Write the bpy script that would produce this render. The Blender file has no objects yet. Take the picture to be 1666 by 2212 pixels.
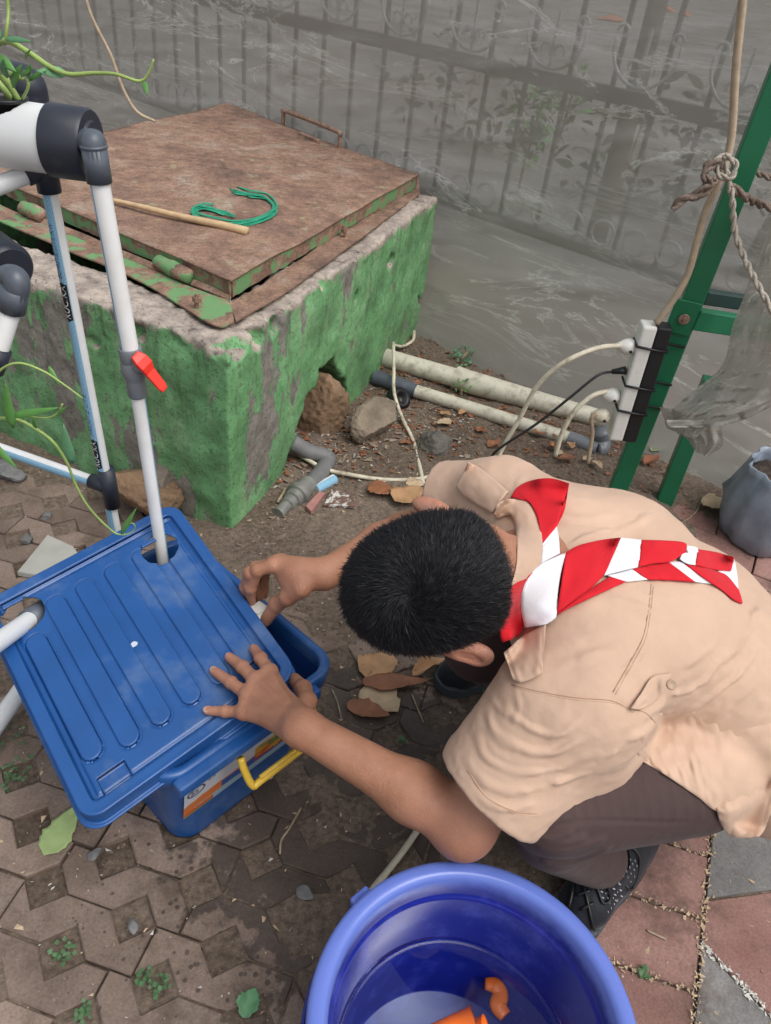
import bpy, math, random
import numpy as np
from mathutils import Vector, Matrix
from mathutils.bvhtree import BVHTree
random.seed(7); RNG = np.random.default_rng(7)
sc = bpy.context.scene
COL = sc.collection

# ------------------------------------------------------------------ camera
FPX, CX, CY, EYE = 1661.0, 833.0, 1106.0, 1.3
_n = np.array([-293., 2144., 1661.]); _n /= np.linalg.norm(_n)
_Z = -_n; _f = np.array([0., 0., 1.]); _Y = _f - _f.dot(_Z) * _Z; _Y /= np.linalg.norm(_Y); _X = np.cross(_Y, _Z)
MC = np.array([_X, _Y, _Z])
CAM = np.array([0., 0., EYE])
cam = bpy.data.cameras.new('camera'); camo = bpy.data.objects.new('camera', cam); COL.objects.link(camo)
R = np.column_stack([MC[:, 0], -MC[:, 1], -MC[:, 2]])
camo.matrix_world = Matrix([list(R[0]) + [0], list(R[1]) + [0], list(R[2]) + [EYE], [0, 0, 0, 1]])
cam.sensor_fit = 'HORIZONTAL'; cam.sensor_width = 36; cam.lens = 36 * FPX / 1666.0
cam.clip_start = 0.02; cam.clip_end = 500
sc.camera = camo

# ------------------------------------------------------------------ sky, sun, exposure
SUN_EL, SUN_ROT = math.radians(60), math.radians(125)
world = bpy.data.worlds.new('World'); sc.world = world; world.use_nodes = True
nt = world.node_tree; nt.nodes.clear()
sky = nt.nodes.new('ShaderNodeTexSky'); sky.sky_type = 'NISHITA'; sky.sun_disc = False
sky.sun_elevation = SUN_EL; sky.sun_rotation = SUN_ROT; sky.air_density = 1.0; sky.dust_density = 4.0; sky.ozone_density = 1.0
bg = nt.nodes.new('ShaderNodeBackground'); bg.inputs['Strength'].default_value = 0.13
out = nt.nodes.new('ShaderNodeOutputWorld')
hs = nt.nodes.new('ShaderNodeHueSaturation'); hs.inputs['Saturation'].default_value = 0.30
nt.links.new(sky.outputs[0], hs.inputs['Color']); nt.links.new(hs.outputs[0], bg.inputs[0]); nt.links.new(bg.outputs[0], out.inputs[0])
sun = bpy.data.lights.new('sun', 'SUN'); sun.energy = 1.0; sun.angle = math.radians(50); sun.color = (1, .97, .93)
suno = bpy.data.objects.new('sun', sun); COL.objects.link(suno)
# light travels from the sun direction (sky rotation is clockwise from +Y)
sd = Vector((math.sin(SUN_ROT) * math.cos(SUN_EL), math.cos(SUN_ROT) * math.cos(SUN_EL), math.sin(SUN_EL)))
suno.rotation_euler = sd.to_track_quat('Z', 'Y').to_euler()
sc.view_settings.view_transform = 'Standard'; sc.view_settings.look = 'None'
sc.view_settings.gamma = 1; sc.view_settings.use_curve_mapping = False
sc.view_settings.exposure = 0.45
sc.render.engine = 'CYCLES'
sc.cycles.max_bounces = 8; sc.cycles.transparent_max_bounces = 16; sc.cycles.caustics_reflective = False; sc.cycles.caustics_refractive = False

# ------------------------------------------------------------------ positions
def ray(u, v): return MC @ np.array([u - CX, v - CY, FPX])
def P(u, v, z=0.0):
    d = ray(u, v); return CAM + d * ((z - EYE) / d[2])
def PY(u, v, y):
    d = ray(u, v); return CAM + d * (y / d[1])
def PD(u, v, depth):
    return CAM + ray(u, v) * (depth / FPX)
def PP(u, v, n, k):
    d = ray(u, v); n = np.asarray(n, float); return CAM + d * ((k - CAM @ n) / (d @ n))
def nrm(a):
    a = np.asarray(a, float); return a / (np.linalg.norm(a) + 1e-12)

# ------------------------------------------------------------------ objects
def setp(o, label=None, cat=None, group=None, kind=None):
    if label: o['label'] = label
    if cat: o['category'] = cat
    if group: o['group'] = group
    if kind: o['kind'] = kind
    return o
def thing(name, label, cat, loc=(0, 0, 0), group=None):
    o = bpy.data.objects.new(name, None); COL.objects.link(o); o.location = [float(x) for x in loc]
    o.empty_display_size = .05
    return setp(o, label, cat, group)
def wloc(o):
    v = Vector((0, 0, 0))
    while o is not None:
        v += Vector(o.location); o = o.parent
    return np.array(v)
def mk(name, V, F, mat, parent=None, smooth=True, loc=None, midx=None):
    """one mesh object; V in world metres; children keep local = world - parent location"""
    V = np.asarray(V, float).reshape(-1, 3)
    base = wloc(parent) if parent is not None else (np.asarray(loc, float) if loc is not None else np.zeros(3))
    me = bpy.data.meshes.new(name)
    me.from_pydata((V - base).tolist(), [], [tuple(int(i) for i in f) for f in F])
    mats = mat if isinstance(mat, (list, tuple)) else [mat]
    for m in mats: me.materials.append(m)
    if midx is not None: me.polygons.foreach_set('material_index', list(midx))
    me.polygons.foreach_set('use_smooth', [bool(smooth)] * len(me.polygons))
    me.update()
    o = bpy.data.objects.new(name, me); COL.objects.link(o)
    if parent is not None: o.parent = parent
    elif loc is not None: o.location = [float(x) for x in loc]
    return o
def mk_np(name, V, Q, mat, parent=None, loc=None):
    V = np.asarray(V, np.float32); Q = np.asarray(Q, np.int32)
    base = wloc(parent) if parent is not None else (np.asarray(loc, float) if loc is not None else np.zeros(3))
    V = V - base.astype(np.float32)
    k = Q.shape[1]
    me = bpy.data.meshes.new(name)
    me.vertices.add(len(V)); me.vertices.foreach_set('co', V.ravel())
    me.loops.add(Q.size); me.loops.foreach_set('vertex_index', Q.ravel())
    me.polygons.add(len(Q)); me.polygons.foreach_set('loop_start', np.arange(0, Q.size, k, dtype=np.int32))
    me.polygons.foreach_set('use_smooth', np.ones(len(Q), bool))
    me.update(calc_edges=True); me.validate()
    me.materials.append(mat)
    o = bpy.data.objects.new(name, me); COL.objects.link(o)
    if parent is not None: o.parent = parent
    elif loc is not None: o.location = [float(x) for x in loc]
    return o
class MB:
    def __init__(s): s.V = []; s.F = []; s.M = []
    def add(s, V, F, m=0):
        b = len(s.V); s.V.extend([tuple(map(float, v)) for v in V]); s.F.extend([tuple(i + b for i in f) for f in F]); s.M.extend([m] * len(F)); return s
    def build(s, name, mat, parent=None, smooth=True, loc=None):
        return mk(name, s.V, s.F, mat, parent, smooth, loc, s.M if isinstance(mat, (list, tuple)) else None)
def frame(d):
    d = nrm(d); a = np.array([0, 0, 1.]) if abs(d[2]) < .9 else np.array([1., 0, 0])
    x = nrm(np.cross(a, d)); return x, np.cross(d, x), d
def spline(pts, n=8):
    """Catmull-Rom through pts"""
    p = np.asarray(pts, float)
    if len(p) < 3: 
        t = np.linspace(0, 1, n + 1)[:, None]; return p[0] * (1 - t) + p[-1] * t
    q = np.vstack([2 * p[0] - p[1], p, 2 * p[-1] - p[-2]]); out = []
    for i in range(1, len(q) - 2):
        for t in np.linspace(0, 1, n, endpoint=False):
            a, b, c, d = q[i - 1], q[i], q[i + 1], q[i + 2]
            out.append(.5 * (2 * b + (c - a) * t + (2 * a - 5 * b + 4 * c - d) * t * t + (3 * b - 3 * c + d - a) * t ** 3))
    out.append(p[-1]); return np.array(out)
def sweep(pts, r, seg=12, caps=True, flat=1.0, up=None):
    pts = np.asarray(pts, float); n = len(pts); r = np.broadcast_to(r, (n,))
    T = np.gradient(pts, axis=0); T /= (np.linalg.norm(T, axis=1)[:, None] + 1e-12)
    x = frame(T[0])[0] if up is None else nrm(np.cross(up, T[0]))
    V = []; F = []
    for i in range(n):
        x = nrm(x - T[i] * x.dot(T[i])); y = np.cross(T[i], x)
        for k in range(seg):
            a = 2 * math.pi * k / seg; V.append(pts[i] + r[i] * (math.cos(a) * x + flat * math.sin(a) * y))
    for i in range(n - 1):
        for k in range(seg):
            a = i * seg + k; b = i * seg + (k + 1) % seg; F.append((a, b, b + seg, a + seg))
    if caps:
        F.append(tuple(range(seg - 1, -1, -1))); F.append(tuple(range((n - 1) * seg, n * seg)))
    return V, F
def tube(name, pts, r, mat, parent=None, seg=12, sm=6, flat=1.0, loc=None, up=None):
    p = spline(pts, sm) if sm > 1 else np.asarray(pts, float)
    rr = np.interp(np.linspace(0, 1, len(p)), np.linspace(0, 1, len(np.atleast_1d(r))), np.atleast_1d(r)) if np.ndim(r) else r
    V, F = sweep(p, rr, seg, True, flat, up); o = mk(name, V, F, mat, parent, True, loc)
    return o
def lathe_vf(prof, c, axis=(0, 0, 1), seg=32, cap0=False, cap1=False):
    x, y, d = frame(axis); c = np.asarray(c, float); V = []; F = []
    for (r, h) in prof:
        for k in range(seg):
            a = 2 * math.pi * k / seg; V.append(c + d * h + r * (math.cos(a) * x + math.sin(a) * y))
    n = len(prof)
    for i in range(n - 1):
        for k in range(seg):
            a = i * seg + k; b = i * seg + (k + 1) % seg; F.append((a, b, b + seg, a + seg))
    if cap0: F.append(tuple(range(seg - 1, -1, -1)))
    if cap1: F.append(tuple(range((n - 1) * seg, n * seg)))
    return V, F
def flatedges(o, deg=35):
    me = o.data; 
    try: me.set_sharp_from_angle(angle=math.radians(deg))
    except Exception: pass
    return o
def box_vf(c, ax, ay, az, sx, sy, sz):
    c = np.asarray(c, float); ax, ay, az = map(nrm, (ax, ay, az)); V = []
    for dx in (-1, 1):
        for dy in (-1, 1):
            for dz in (-1, 1): V.append(c + ax * dx * sx / 2 + ay * dy * sy / 2 + az * dz * sz / 2)
    F = [(0, 1, 3, 2), (4, 6, 7, 5), (0, 4, 5, 1), (2, 3, 7, 6), (0, 2, 6, 4), (1, 5, 7, 3)]
    return V, F
def bevel(o, w=.002, seg=2, deg=40):
    m = o.modifiers.new('bevel', 'BEVEL'); m.width = w; m.segments = seg; m.limit_method = 'ANGLE'; m.angle_limit = math.radians(deg); return o
def prism_vf(poly, z0, z1, top_in=0.0, zmid=None):
    """poly: list of (x,y); optional chamfer of top"""
    p = np.asarray(poly, float); n = len(p)
    if (np.roll(p[:, 0], -1) * p[:, 1] - p[:, 0] * np.roll(p[:, 1], -1)).sum() > 0: p = p[::-1]
    V = [(x, y, z0) for x, y in p]
    if top_in > 0:
        c = p.mean(0); e = np.roll(p, -1, 0) - p; nn = np.column_stack([-e[:, 1], e[:, 0]]); nn /= np.linalg.norm(nn, axis=1)[:, None] + 1e-9
        vn = nn + np.roll(nn, 1, 0); vn /= np.linalg.norm(vn, axis=1)[:, None] + 1e-9
        q = p + vn * top_in
        V += [(x, y, z1 - top_in) for x, y in p] + [(x, y, z1) for x, y in q]; L = 3
    else:
        V += [(x, y, z1) for x, y in p]; L = 2
    F = []
    for l in range(L - 1):
        for i in range(n):
            j = (i + 1) % n; F.append((l * n + i, l * n + j, (l + 1) * n + j, (l + 1) * n + i))
    F.append(tuple(range((L - 1) * n, L * n)))
    return V, F

# ------------------------------------------------------------------ noise + signed distance modelling
_perm = RNG.random((64, 64, 64)).astype(np.float32)
def vnoise(p):
    p = np.asarray(p, np.float32); i = np.floor(p).astype(np.int32); f = p - i; f = f * f * (3 - 2 * f)
    i &= 63; j = (i + 1) & 63
    r = 0
    for dx in (0, 1):
        for dy in (0, 1):
            for dz in (0, 1):
                w = (f[..., 0] if dx else 1 - f[..., 0]) * (f[..., 1] if dy else 1 - f[..., 1]) * (f[..., 2] if dz else 1 - f[..., 2])
                r = r + w * _perm[(j if dx else i)[..., 0], (j if dy else i)[..., 1], (j if dz else i)[..., 2]]
    return r * 2 - 1
def fbm(p, o=4, g=.5):
    r = 0; a = 1.; s = 0
    for k in range(o): r = r + a * vnoise(p * 2 ** k + 17.3 * k); s += a; a *= g
    return r / s
def smin(a, b, k):
    h = np.maximum(k - np.abs(a - b), 0) / k; return np.minimum(a, b) - h * h * k * .25
def smax(a, b, k): return -smin(-a, -b, k)
def s_cap(p, a, b, ra, rb):
    a = np.asarray(a, np.float32); b = np.asarray(b, np.float32); ab = b - a; L = float(ab @ ab) + 1e-12
    t = np.clip((p - a) @ ab / L, 0, 1); q = p - a - t[:, None] * ab
    return np.sqrt((q * q).sum(1)) - (ra + (rb - ra) * t)
def s_ell(p, c, r, Rm=None):
    q = p - np.asarray(c, np.float32)
    if Rm is not None: q = q @ np.asarray(Rm, np.float32).T
    r = np.asarray(r, np.float32); k0 = np.sqrt(((q / r) ** 2).sum(1)); k1 = np.sqrt(((q / (r * r)) ** 2).sum(1)) + 1e-9
    return k0 * (k0 - 1) / k1
def s_box(p, c, h, Rm=None, rad=0.0):
    q = p - np.asarray(c, np.float32)
    if Rm is not None: q = q @ np.asarray(Rm, np.float32).T
    q = np.abs(q) - (np.asarray(h, np.float32) - rad)
    return np.sqrt((np.maximum(q, 0) ** 2).sum(1)) + np.minimum(q.max(1), 0) - rad
def s_poly(p, pts, rs, k=.01):
    d = None
    for i in range(len(pts) - 1):
        e = s_cap(p, pts[i], pts[i + 1], rs[i], rs[i + 1]); d = e if d is None else smin(d, e, k)
    return d
def s_line(p, pts):
    pts = np.asarray(pts, np.float32); d = None
    for i in range(len(pts) - 1):
        e = s_cap(p, pts[i], pts[i + 1], 0, 0); d = e if d is None else np.minimum(d, e)
    return d
def nets(f, lo, hi, h, fine=None):
    lo = np.asarray(lo, np.float32); hi = np.asarray(hi, np.float32); B = 6; H = B * h
    nb = np.ceil((hi - lo) / H).astype(int); n = nb * B + 1
    g = np.stack(np.meshgrid(*[np.arange(k) for k in nb], indexing='ij'), -1).reshape(-1, 3)
    cen = lo + (g + .5) * H
    d = f(cen.astype(np.float32)); act = (np.abs(d) < H * .87 * 1.25 + 2 * h)
    D = np.where(d < 0, -1., 1.).astype(np.float32).reshape(nb)
    D = np.repeat(np.repeat(np.repeat(D, B, 0), B, 1), B, 2)
    D = np.pad(D, ((0, 1),) * 3, mode='edge')
    am = act.reshape(nb); am = np.repeat(np.repeat(np.repeat(am, B, 0), B, 1), B, 2)
    m = np.zeros(tuple(n), bool); 
    for dx in (0, 1):
        for dy in (0, 1):
            for dz in (0, 1): m[dx:n[0] - 1 + dx, dy:n[1] - 1 + dy, dz:n[2] - 1 + dz] |= am
    idx = np.argwhere(m); pts = (lo + idx * h).astype(np.float32)
    vals = np.concatenate([f(c) for c in np.array_split(pts, max(1, len(pts) // 400000))])
    D[m] = vals
    # cells of active blocks
    cid = np.argwhere(am)
    off = np.array([[x, y, z] for x in (0, 1) for y in (0, 1) for z in (0, 1)])
    c8 = np.stack([D[cid[:, 0] + o[0], cid[:, 1] + o[1], cid[:, 2] + o[2]] for o in off], 1)
    s = c8 < 0; mix = s.any(1) & ~s.all(1); cid = cid[mix]; c8 = c8[mix]; s = s[mix]
    edges = [(0, 1), (2, 3), (4, 5), (6, 7), (0, 2), (1, 3), (4, 6), (5, 7), (0, 4), (1, 5), (2, 6), (3, 7)]
    acc = np.zeros((len(cid), 3), np.float32); cnt = np.zeros(len(cid), np.float32)
    for a, b in edges:
        x = s[:, a] != s[:, b]; t = c8[:, a] / (c8[:, a] - c8[:, b] + 1e-12)
        pt = off[a] + t[:, None] * (off[b] - off[a]); acc[x] += pt[x]; cnt[x] += 1
    V = lo + (cid + acc / cnt[:, None]) * h
    ci = -np.ones(tuple(n - 1), np.int32); ci[cid[:, 0], cid[:, 1], cid[:, 2]] = np.arange(len(cid))
    Q = []
    S = D < 0
    for ax in range(3):
        o1, o2 = [(1, 2), (2, 0), (0, 1)][ax]
        sl0 = [slice(None)] * 3; sl1 = [slice(None)] * 3; sl0[ax] = slice(0, -1); sl1[ax] = slice(1, None)
        A = S[tuple(sl0)]; Bm = S[tuple(sl1)]; e = np.argwhere(A != Bm)
        e = e[(e[:, o1] > 0) & (e[:, o2] > 0) & (e[:, o1] < n[o1] - 1) & (e[:, o2] < n[o2] - 1)]
        fl = A[e[:, 0], e[:, 1], e[:, 2]]
        u = np.zeros(3, int); u[o1] = 1; w = np.zeros(3, int); w[o2] = 1
        q = [ci[tuple((e - k).T)] for k in (u + w, w, np.zeros(3, int), u)]
        q = np.stack(q, 1); q[~fl] = q[~fl][:, ::-1]; Q.append(q[(q >= 0).all(1)])
    Q = np.vstack(Q)
    # pull the vertices onto the surface and relax
    for _ in range(1):
        e = h * .5; d0 = f(V.astype(np.float32)); G = np.stack([f((V + np.eye(3, dtype=np.float32)[k] * e).astype(np.float32)) for k in range(3)], 1) - d0[:, None]
        G /= e; g2 = (G * G).sum(1) + 1e-6; st = -(d0 / g2)[:, None] * G; ln = np.linalg.norm(st, axis=1)[:, None]
        V = V + st * np.minimum(1, h * .5 / (ln + 1e-9)) * .9
    return V.astype(np.float32), Q
def march(f, u, v, t0=.3, t1=4., it=90):
    d = ray(u, v); d = d / np.linalg.norm(d); t = t0
    for _ in range(it):
        s = float(f((CAM + d * t)[None, :].astype(np.float32))[0])
        if s < 4e-4: return CAM + d * t
        t += s * .8
        if t > t1: return None
    return CAM + d * t
# ------------------------------------------------------------------ materials
def _new(name):
    m = bpy.data.materials.new(name); m.use_nodes = True; nt = m.node_tree; nt.nodes.clear()
    o = nt.nodes.new('ShaderNodeOutputMaterial'); b = nt.nodes.new('ShaderNodeBsdfPrincipled'); nt.links.new(b.outputs[0], o.inputs[0])
    return m, nt, b, o
def coords(nt, kind='Object', scale=(1, 1, 1)):
    t = nt.nodes.new('ShaderNodeTexCoord'); mp = nt.nodes.new('ShaderNodeMapping'); mp.inputs['Scale'].default_value = scale
    nt.links.new(t.outputs[kind], mp.inputs[0]); return mp.outputs[0]
def noise(nt, vec, scale, detail=5, rough=.55, dist=0.0):
    n = nt.nodes.new('ShaderNodeTexNoise'); n.inputs['Scale'].default_value = scale; n.inputs['Detail'].default_value = detail
    n.inputs['Roughness'].default_value = rough; n.inputs['Distortion'].default_value = dist
    nt.links.new(vec, n.inputs['Vector']); return n.outputs['Fac']
def ramp(nt, fac, stops, interp='LINEAR'):
    r = nt.nodes.new('ShaderNodeValToRGB'); e = r.color_ramp.elements; r.color_ramp.interpolation = interp
    while len(e) < len(stops): e.new(.5)
    for k, (p, c) in enumerate(stops):
        e[k].position = p; e[k].color = (c, c, c, 1) if not hasattr(c, '__len__') else (*c, 1)
    nt.links.new(fac, r.inputs[0]); return r.outputs[0]
def mixc(nt, fac, a, b):
    m = nt.nodes.new('ShaderNodeMix'); m.data_type = 'RGBA'
    for s, x in ((m.inputs[0], fac), (m.inputs[6], a), (m.inputs[7], b)):
        if hasattr(x, 'links'): nt.links.new(x, s)
        elif hasattr(x, '__len__'): s.default_value = (*x, 1)
        else: s.default_value = x
    return m.outputs[2]
def mathn(nt, op, a, b=0.0, c=None):
    m = nt.nodes.new('ShaderNodeMath'); m.operation = op
    for s, x in zip(m.inputs, (a, b, c)):
        if x is None: continue
        if hasattr(x, 'links'): nt.links.new(x, s)
        else: s.default_value = x
    return m.outputs[0]
def bumpn(nt, b, h, strength=.3, dist=.002):
    n = nt.nodes.new('ShaderNodeBump'); n.inputs['Strength'].default_value = strength; n.inputs['Distance'].default_value = dist
    nt.links.new(h, n.inputs['Height']); nt.links.new(n.outputs[0], b.inputs['Normal']); return n
def simple(name, col, rough=.5, var=.12, vs=30, bump=.15, bs=200, metal=0.0, spec=.5, dirt=None, dirt_s=8, dirt_t=(.5, .7), sss=0.0, bd=.001, coat=0.0):
    m, nt, b, o = _new(name); v = coords(nt)
    c0 = tuple(max(0, x * (1 - var)) for x in col); c1 = tuple(min(1, x * (1 + var)) for x in col)
    f = ramp(nt, noise(nt, v, vs), [(.3, 0.0), (.7, 1.0)]); c = mixc(nt, f, c0, c1)
    if dirt:
        f2 = ramp(nt, noise(nt, v, dirt_s, 6, .65), [(dirt_t[0], 0.0), (dirt_t[1], 1.0)]); c = mixc(nt, f2, c, dirt)
    nt.links.new(c, b.inputs['Base Color']); b.inputs['Roughness'].default_value = rough; b.inputs['Metallic'].default_value = metal
    b.inputs['Specular IOR Level'].default_value = spec
    if coat: b.inputs['Coat Weight'].default_value = coat; b.inputs['Coat Roughness'].default_value = .15
    if sss: b.inputs['Subsurface Weight'].default_value = sss; b.inputs['Subsurface Radius'].default_value = (.012, .005, .003); b.inputs['Subsurface Scale'].default_value = .5
    if bump: bumpn(nt, b, noise(nt, v, bs, 4), bump, bd)
    return m
M = {}
# soil and ground
m, nt, b, o = _new('soil'); v = coords(nt)
big = ramp(nt, noise(nt, v, 2.2, 6), [(.35, (.11, .082, .062)), (.65, (.20, .155, .12))])
far = ramp(nt, noise(nt, v, 1.1, 5), [(.4, (.16, .155, .145)), (.62, (.26, .25, .235))])
sep = nt.nodes.new('ShaderNodeSeparateXYZ'); nt.links.new(v, sep.inputs[0])
fx = mathn(nt, 'MULTIPLY_ADD', sep.outputs[0], .7, sep.outputs[1]); ff = ramp(nt, mathn(nt, 'MULTIPLY_ADD', fx, .25, -.35), [(.56, 0.0), (.72, 1.0)])
c = mixc(nt, ff, big, far)
fine = ramp(nt, noise(nt, v, 90, 4, .7), [(.3, .55), (.7, 1.5)])
mu = nt.nodes.new('ShaderNodeMix'); mu.data_type = 'RGBA'; mu.blend_type = 'MULTIPLY'; mu.inputs[0].default_value = 1
nt.links.new(c, mu.inputs[6]); nt.links.new(fine, mu.inputs[7]); c = mu.outputs[2]
sp = ramp(nt, noise(nt, v, 260, 2, .5), [(.70, 0.0), (.74, 1.0)]); c = mixc(nt, sp, c, (.32, .29, .25))
nt.links.new(c, b.inputs['Base Color']); b.inputs['Roughness'].default_value = .95; b.inputs['Specular IOR Level'].default_value = .2
bumpn(nt, b, noise(nt, v, 120, 6, .7), .8, .006); M['soil'] = m
def paver_mat(name, c0, c1, wet=True):
    m, nt, b, o = _new(name); v = coords(nt); oi = nt.nodes.new('ShaderNodeObjectInfo')
    c = ramp(nt, noise(nt, v, 9, 6), [(.35, c0), (.68, c1)])
    fine = ramp(nt, noise(nt, v, 220, 4, .7), [(.3, .75), (.7, 1.25)])
    mu = nt.nodes.new('ShaderNodeMix'); mu.data_type = 'RGBA'; mu.blend_type = 'MULTIPLY'; mu.inputs[0].default_value = 1
    nt.links.new(c, mu.inputs[6]); nt.links.new(fine, mu.inputs[7]); c = mu.outputs[2]
    hs = nt.nodes.new('ShaderNodeHueSaturation'); nt.links.new(c, hs.inputs['Color'])
    nt.links.new(mathn(nt, 'MULTIPLY_ADD', oi.outputs['Random'], .35, .82), hs.inputs['Value']); c = hs.outputs[0]
    # pale grit and mud
    sp = ramp(nt, noise(nt, v, 300, 2, .5), [(.72, 0.0), (.76, 1.0)]); c = mixc(nt, sp, c, (.38, .34, .3))
    mud = ramp(nt, noise(nt, v, 6, 9, .75), [(.50, 0.0), (.66, .75)]); c = mixc(nt, mud, c, (.085, .06, .045))
    ro = .85
    if wet:
        # spilled water: one big patch under the worker and drops beside it
        g = nt.nodes.new('ShaderNodeMapping'); g.inputs['Location'].default_value = (-.02 / .30, -.80 / .36, 0); g.inputs['Scale'].default_value = (1 / .30, 1 / .36, 1)
        nt.links.new(v, g.inputs[0]); le = nt.nodes.new('ShaderNodeVectorMath'); le.operation = 'LENGTH'; nt.links.new(g.outputs[0], le.inputs[0])
        w = mathn(nt, 'ADD', le.outputs['Value'], mathn(nt, 'MULTIPLY_ADD', noise(nt, v, 16, 6, .6), 1.6, -.8))
        wf = ramp(nt, w, [(.86, 1.0), (.96, 0.0)])
        vo = nt.nodes.new('ShaderNodeTexVoronoi'); vo.inputs['Scale'].default_value = 55; nt.links.new(v, vo.inputs[0])
        thr = ramp(nt, le.outputs['Value'], [(.2, .22), (.95, .0)])
        l2 = mathn(nt, 'ADD', vo.outputs['Distance'], mathn(nt, 'MULTIPLY', le.outputs['Value'], .2))
        df = ramp(nt, l2, [(.40, 1.0), (.46, 0.0)])
        wf = mathn(nt, 'MAXIMUM', wf, df)
        c = mixc(nt, mathn(nt, 'MULTIPLY', wf, .64), c, (.012, .010, .009))
        nt.links.new(mathn(nt, 'MULTIPLY_ADD', wf, -.38, .85), b.inputs['Roughness'])
    else: b.inputs['Roughness'].default_value = .85
    nt.links.new(c, b.inputs['Base Color']); b.inputs['Specular IOR Level'].default_value = .35
    bumpn(nt, b, noise(nt, v, 160, 7, .7), .55, .003); return m
M['paver'] = paver_mat('brown_paver', (.165, .120, .094), (.275, .208, .168))
M['red_brick'] = paver_mat('red_brick', (.25, .13, .11), (.34, .20, .17), False)
M['grey_paver'] = paver_mat('grey_paver', (.17, .165, .16), (.26, .25, .24), False)
# painted rough concrete of the pit wall
m, nt, b, o = _new('painted_concrete'); v = coords(nt)
green = ramp(nt, noise(nt, v, 7, 7, .6), [(.3, (.10, .22, .095)), (.5, (.165, .38, .165)), (.72, (.26, .53, .26))])
grey = ramp(nt, noise(nt, v, 24, 7, .7), [(.3, (.14, .13, .11)), (.7, (.34, .32, .28))])
geo = nt.nodes.new('ShaderNodeNewGeometry'); sep = nt.nodes.new('ShaderNodeSeparateXYZ'); nt.links.new(v, sep.inputs[0])
vv = coords(nt, scale=(1, 1, .33))
pn = noise(nt, vv, 6.5, 8, .62)
p2 = noise(nt, coords(nt, scale=(1, 1, .6)), 30, 6, .7); pn = mathn(nt, 'ADD', pn, mathn(nt, 'MULTIPLY_ADD', p2, .16, -.08)); pm = ramp(nt, pn, [(.558, 0.0), (.574, 1.0)])
green = mixc(nt, ramp(nt, noise(nt, coords(nt, scale=(1, 1, .4)), 13, 8, .7), [(.5, 0.0), (.72, .75)]), green, (.30, .42, .24)); green = mixc(nt, ramp(nt, noise(nt, v, 55, 6, .7), [(.55, 0.0), (.62, .6)]), green, (.10, .16, .08)); c = mixc(nt, pm, green, grey)
ms = ramp(nt, noise(nt, coords(nt, scale=(1, 1, .5)), 4, 6), [(.45, 0.0), (.7, .75)]); zl = ramp(nt, sep.outputs[2], [(.0, 1.0), (.22, 0.0)])
c = mixc(nt, mathn(nt, 'MULTIPLY', ms, zl), c, (.05, .045, .025))
sn = nt.nodes.new('ShaderNodeSeparateXYZ'); nt.links.new(geo.outputs['Normal'], sn.inputs[0]); tz = mathn(nt, 'ADD', sep.outputs[2], mathn(nt, 'MULTIPLY_ADD', noise(nt, v, 10, 9, .72), .13, -.065)); tp = mathn(nt, 'MAXIMUM', ramp(nt, tz, [(.503, 0.0), (.510, 1.0)]), ramp(nt, mathn(nt, 'ADD', sn.outputs[2], mathn(nt, 'MULTIPLY_ADD', noise(nt, v, 30, 6, .7), .6, -.3)), [(.60, 0.0), (.66, 1.0)]))
topc = ramp(nt, noise(nt, v, 18, 8, .75), [(.33, (.08, .065, .055)), (.41, (.27, .23, .20)), (.58, (.46, .39, .33)), (.72, (.60, .53, .45))])
dk = ramp(nt, noise(nt, coords(nt, scale=(1, 1, .07)), 34, 5, .6), [(.56, 0.0), (.70, .7)]); c = mixc(nt, mathn(nt, 'MULTIPLY', dk, ramp(nt, sep.outputs[2], [(.15, 0.0), (.48, 1.0)])), c, (.06, .075, .045)); c = mixc(nt, tp, c, topc)
pit = ramp(nt, noise(nt, v, 110, 3, .6), [(.33, .4), (.42, 1.0)])
mu = nt.nodes.new('ShaderNodeMix'); mu.data_type = 'RGBA'; mu.blend_type = 'MULTIPLY'; mu.inputs[0].default_value = .8
nt.links.new(c, mu.inputs[6]); nt.links.new(pit, mu.inputs[7]); c = mu.outputs[2]
nt.links.new(c, b.inputs['Base Color']); b.inputs['Roughness'].default_value = .75; b.inputs['Specular IOR Level'].default_value = .3
hh = mathn(nt, 'ADD', mathn(nt, 'MULTIPLY', noise(nt, v, 60, 8, .7), 1.0), mathn(nt, 'MULTIPLY', pm, -.35)); bumpn(nt, b, hh, .8, .005); M['concrete'] = m
# rust
def rust_mat(name, green_amt, top=False):
    m, nt, b, o = _new(name); v = coords(nt)
    c = ramp(nt, noise(nt, v, 5 if top else 14, 9, .68, .4), [(.28, (.12, .078, .060)), (.42, (.20, .125, .093)), (.52, (.27, .165, .115)), (.6, (.29, .205, .155)), (.75, (.38, .32, .24))])
    c2 = ramp(nt, mathn(nt, 'MULTIPLY_ADD', noise(nt, v, 140, 4, .7), .45, mathn(nt, 'MULTIPLY', noise(nt, v, 30, 8, .72), .55)), [(.36, .50), (.5, 1.0), (.64, 1.5)])
    mu = nt.nodes.new('ShaderNodeMix'); mu.data_type = 'RGBA'; mu.blend_type = 'MULTIPLY'; mu.inputs[0].default_value = 1
    nt.links.new(c, mu.inputs[6]); nt.links.new(c2, mu.inputs[7]); c = mu.outputs[2]
    g = ramp(nt, noise(nt, v, 16, 7, .65), [(1 - green_amt, 0.0), (1.03 - green_amt, 1.0)]); c = mixc(nt, g, c, (.15, .30, .13) if not top else (.30, .27, .17))
    nt.links.new(c, b.inputs['Base Color']); b.inputs['Roughness'].default_value = .72; b.inputs['Metallic'].default_value = .0
    b.inputs['Specular IOR Level'].default_value = .35
    bumpn(nt, b, noise(nt, v, 90, 8, .7), .5, .003); return m
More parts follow.
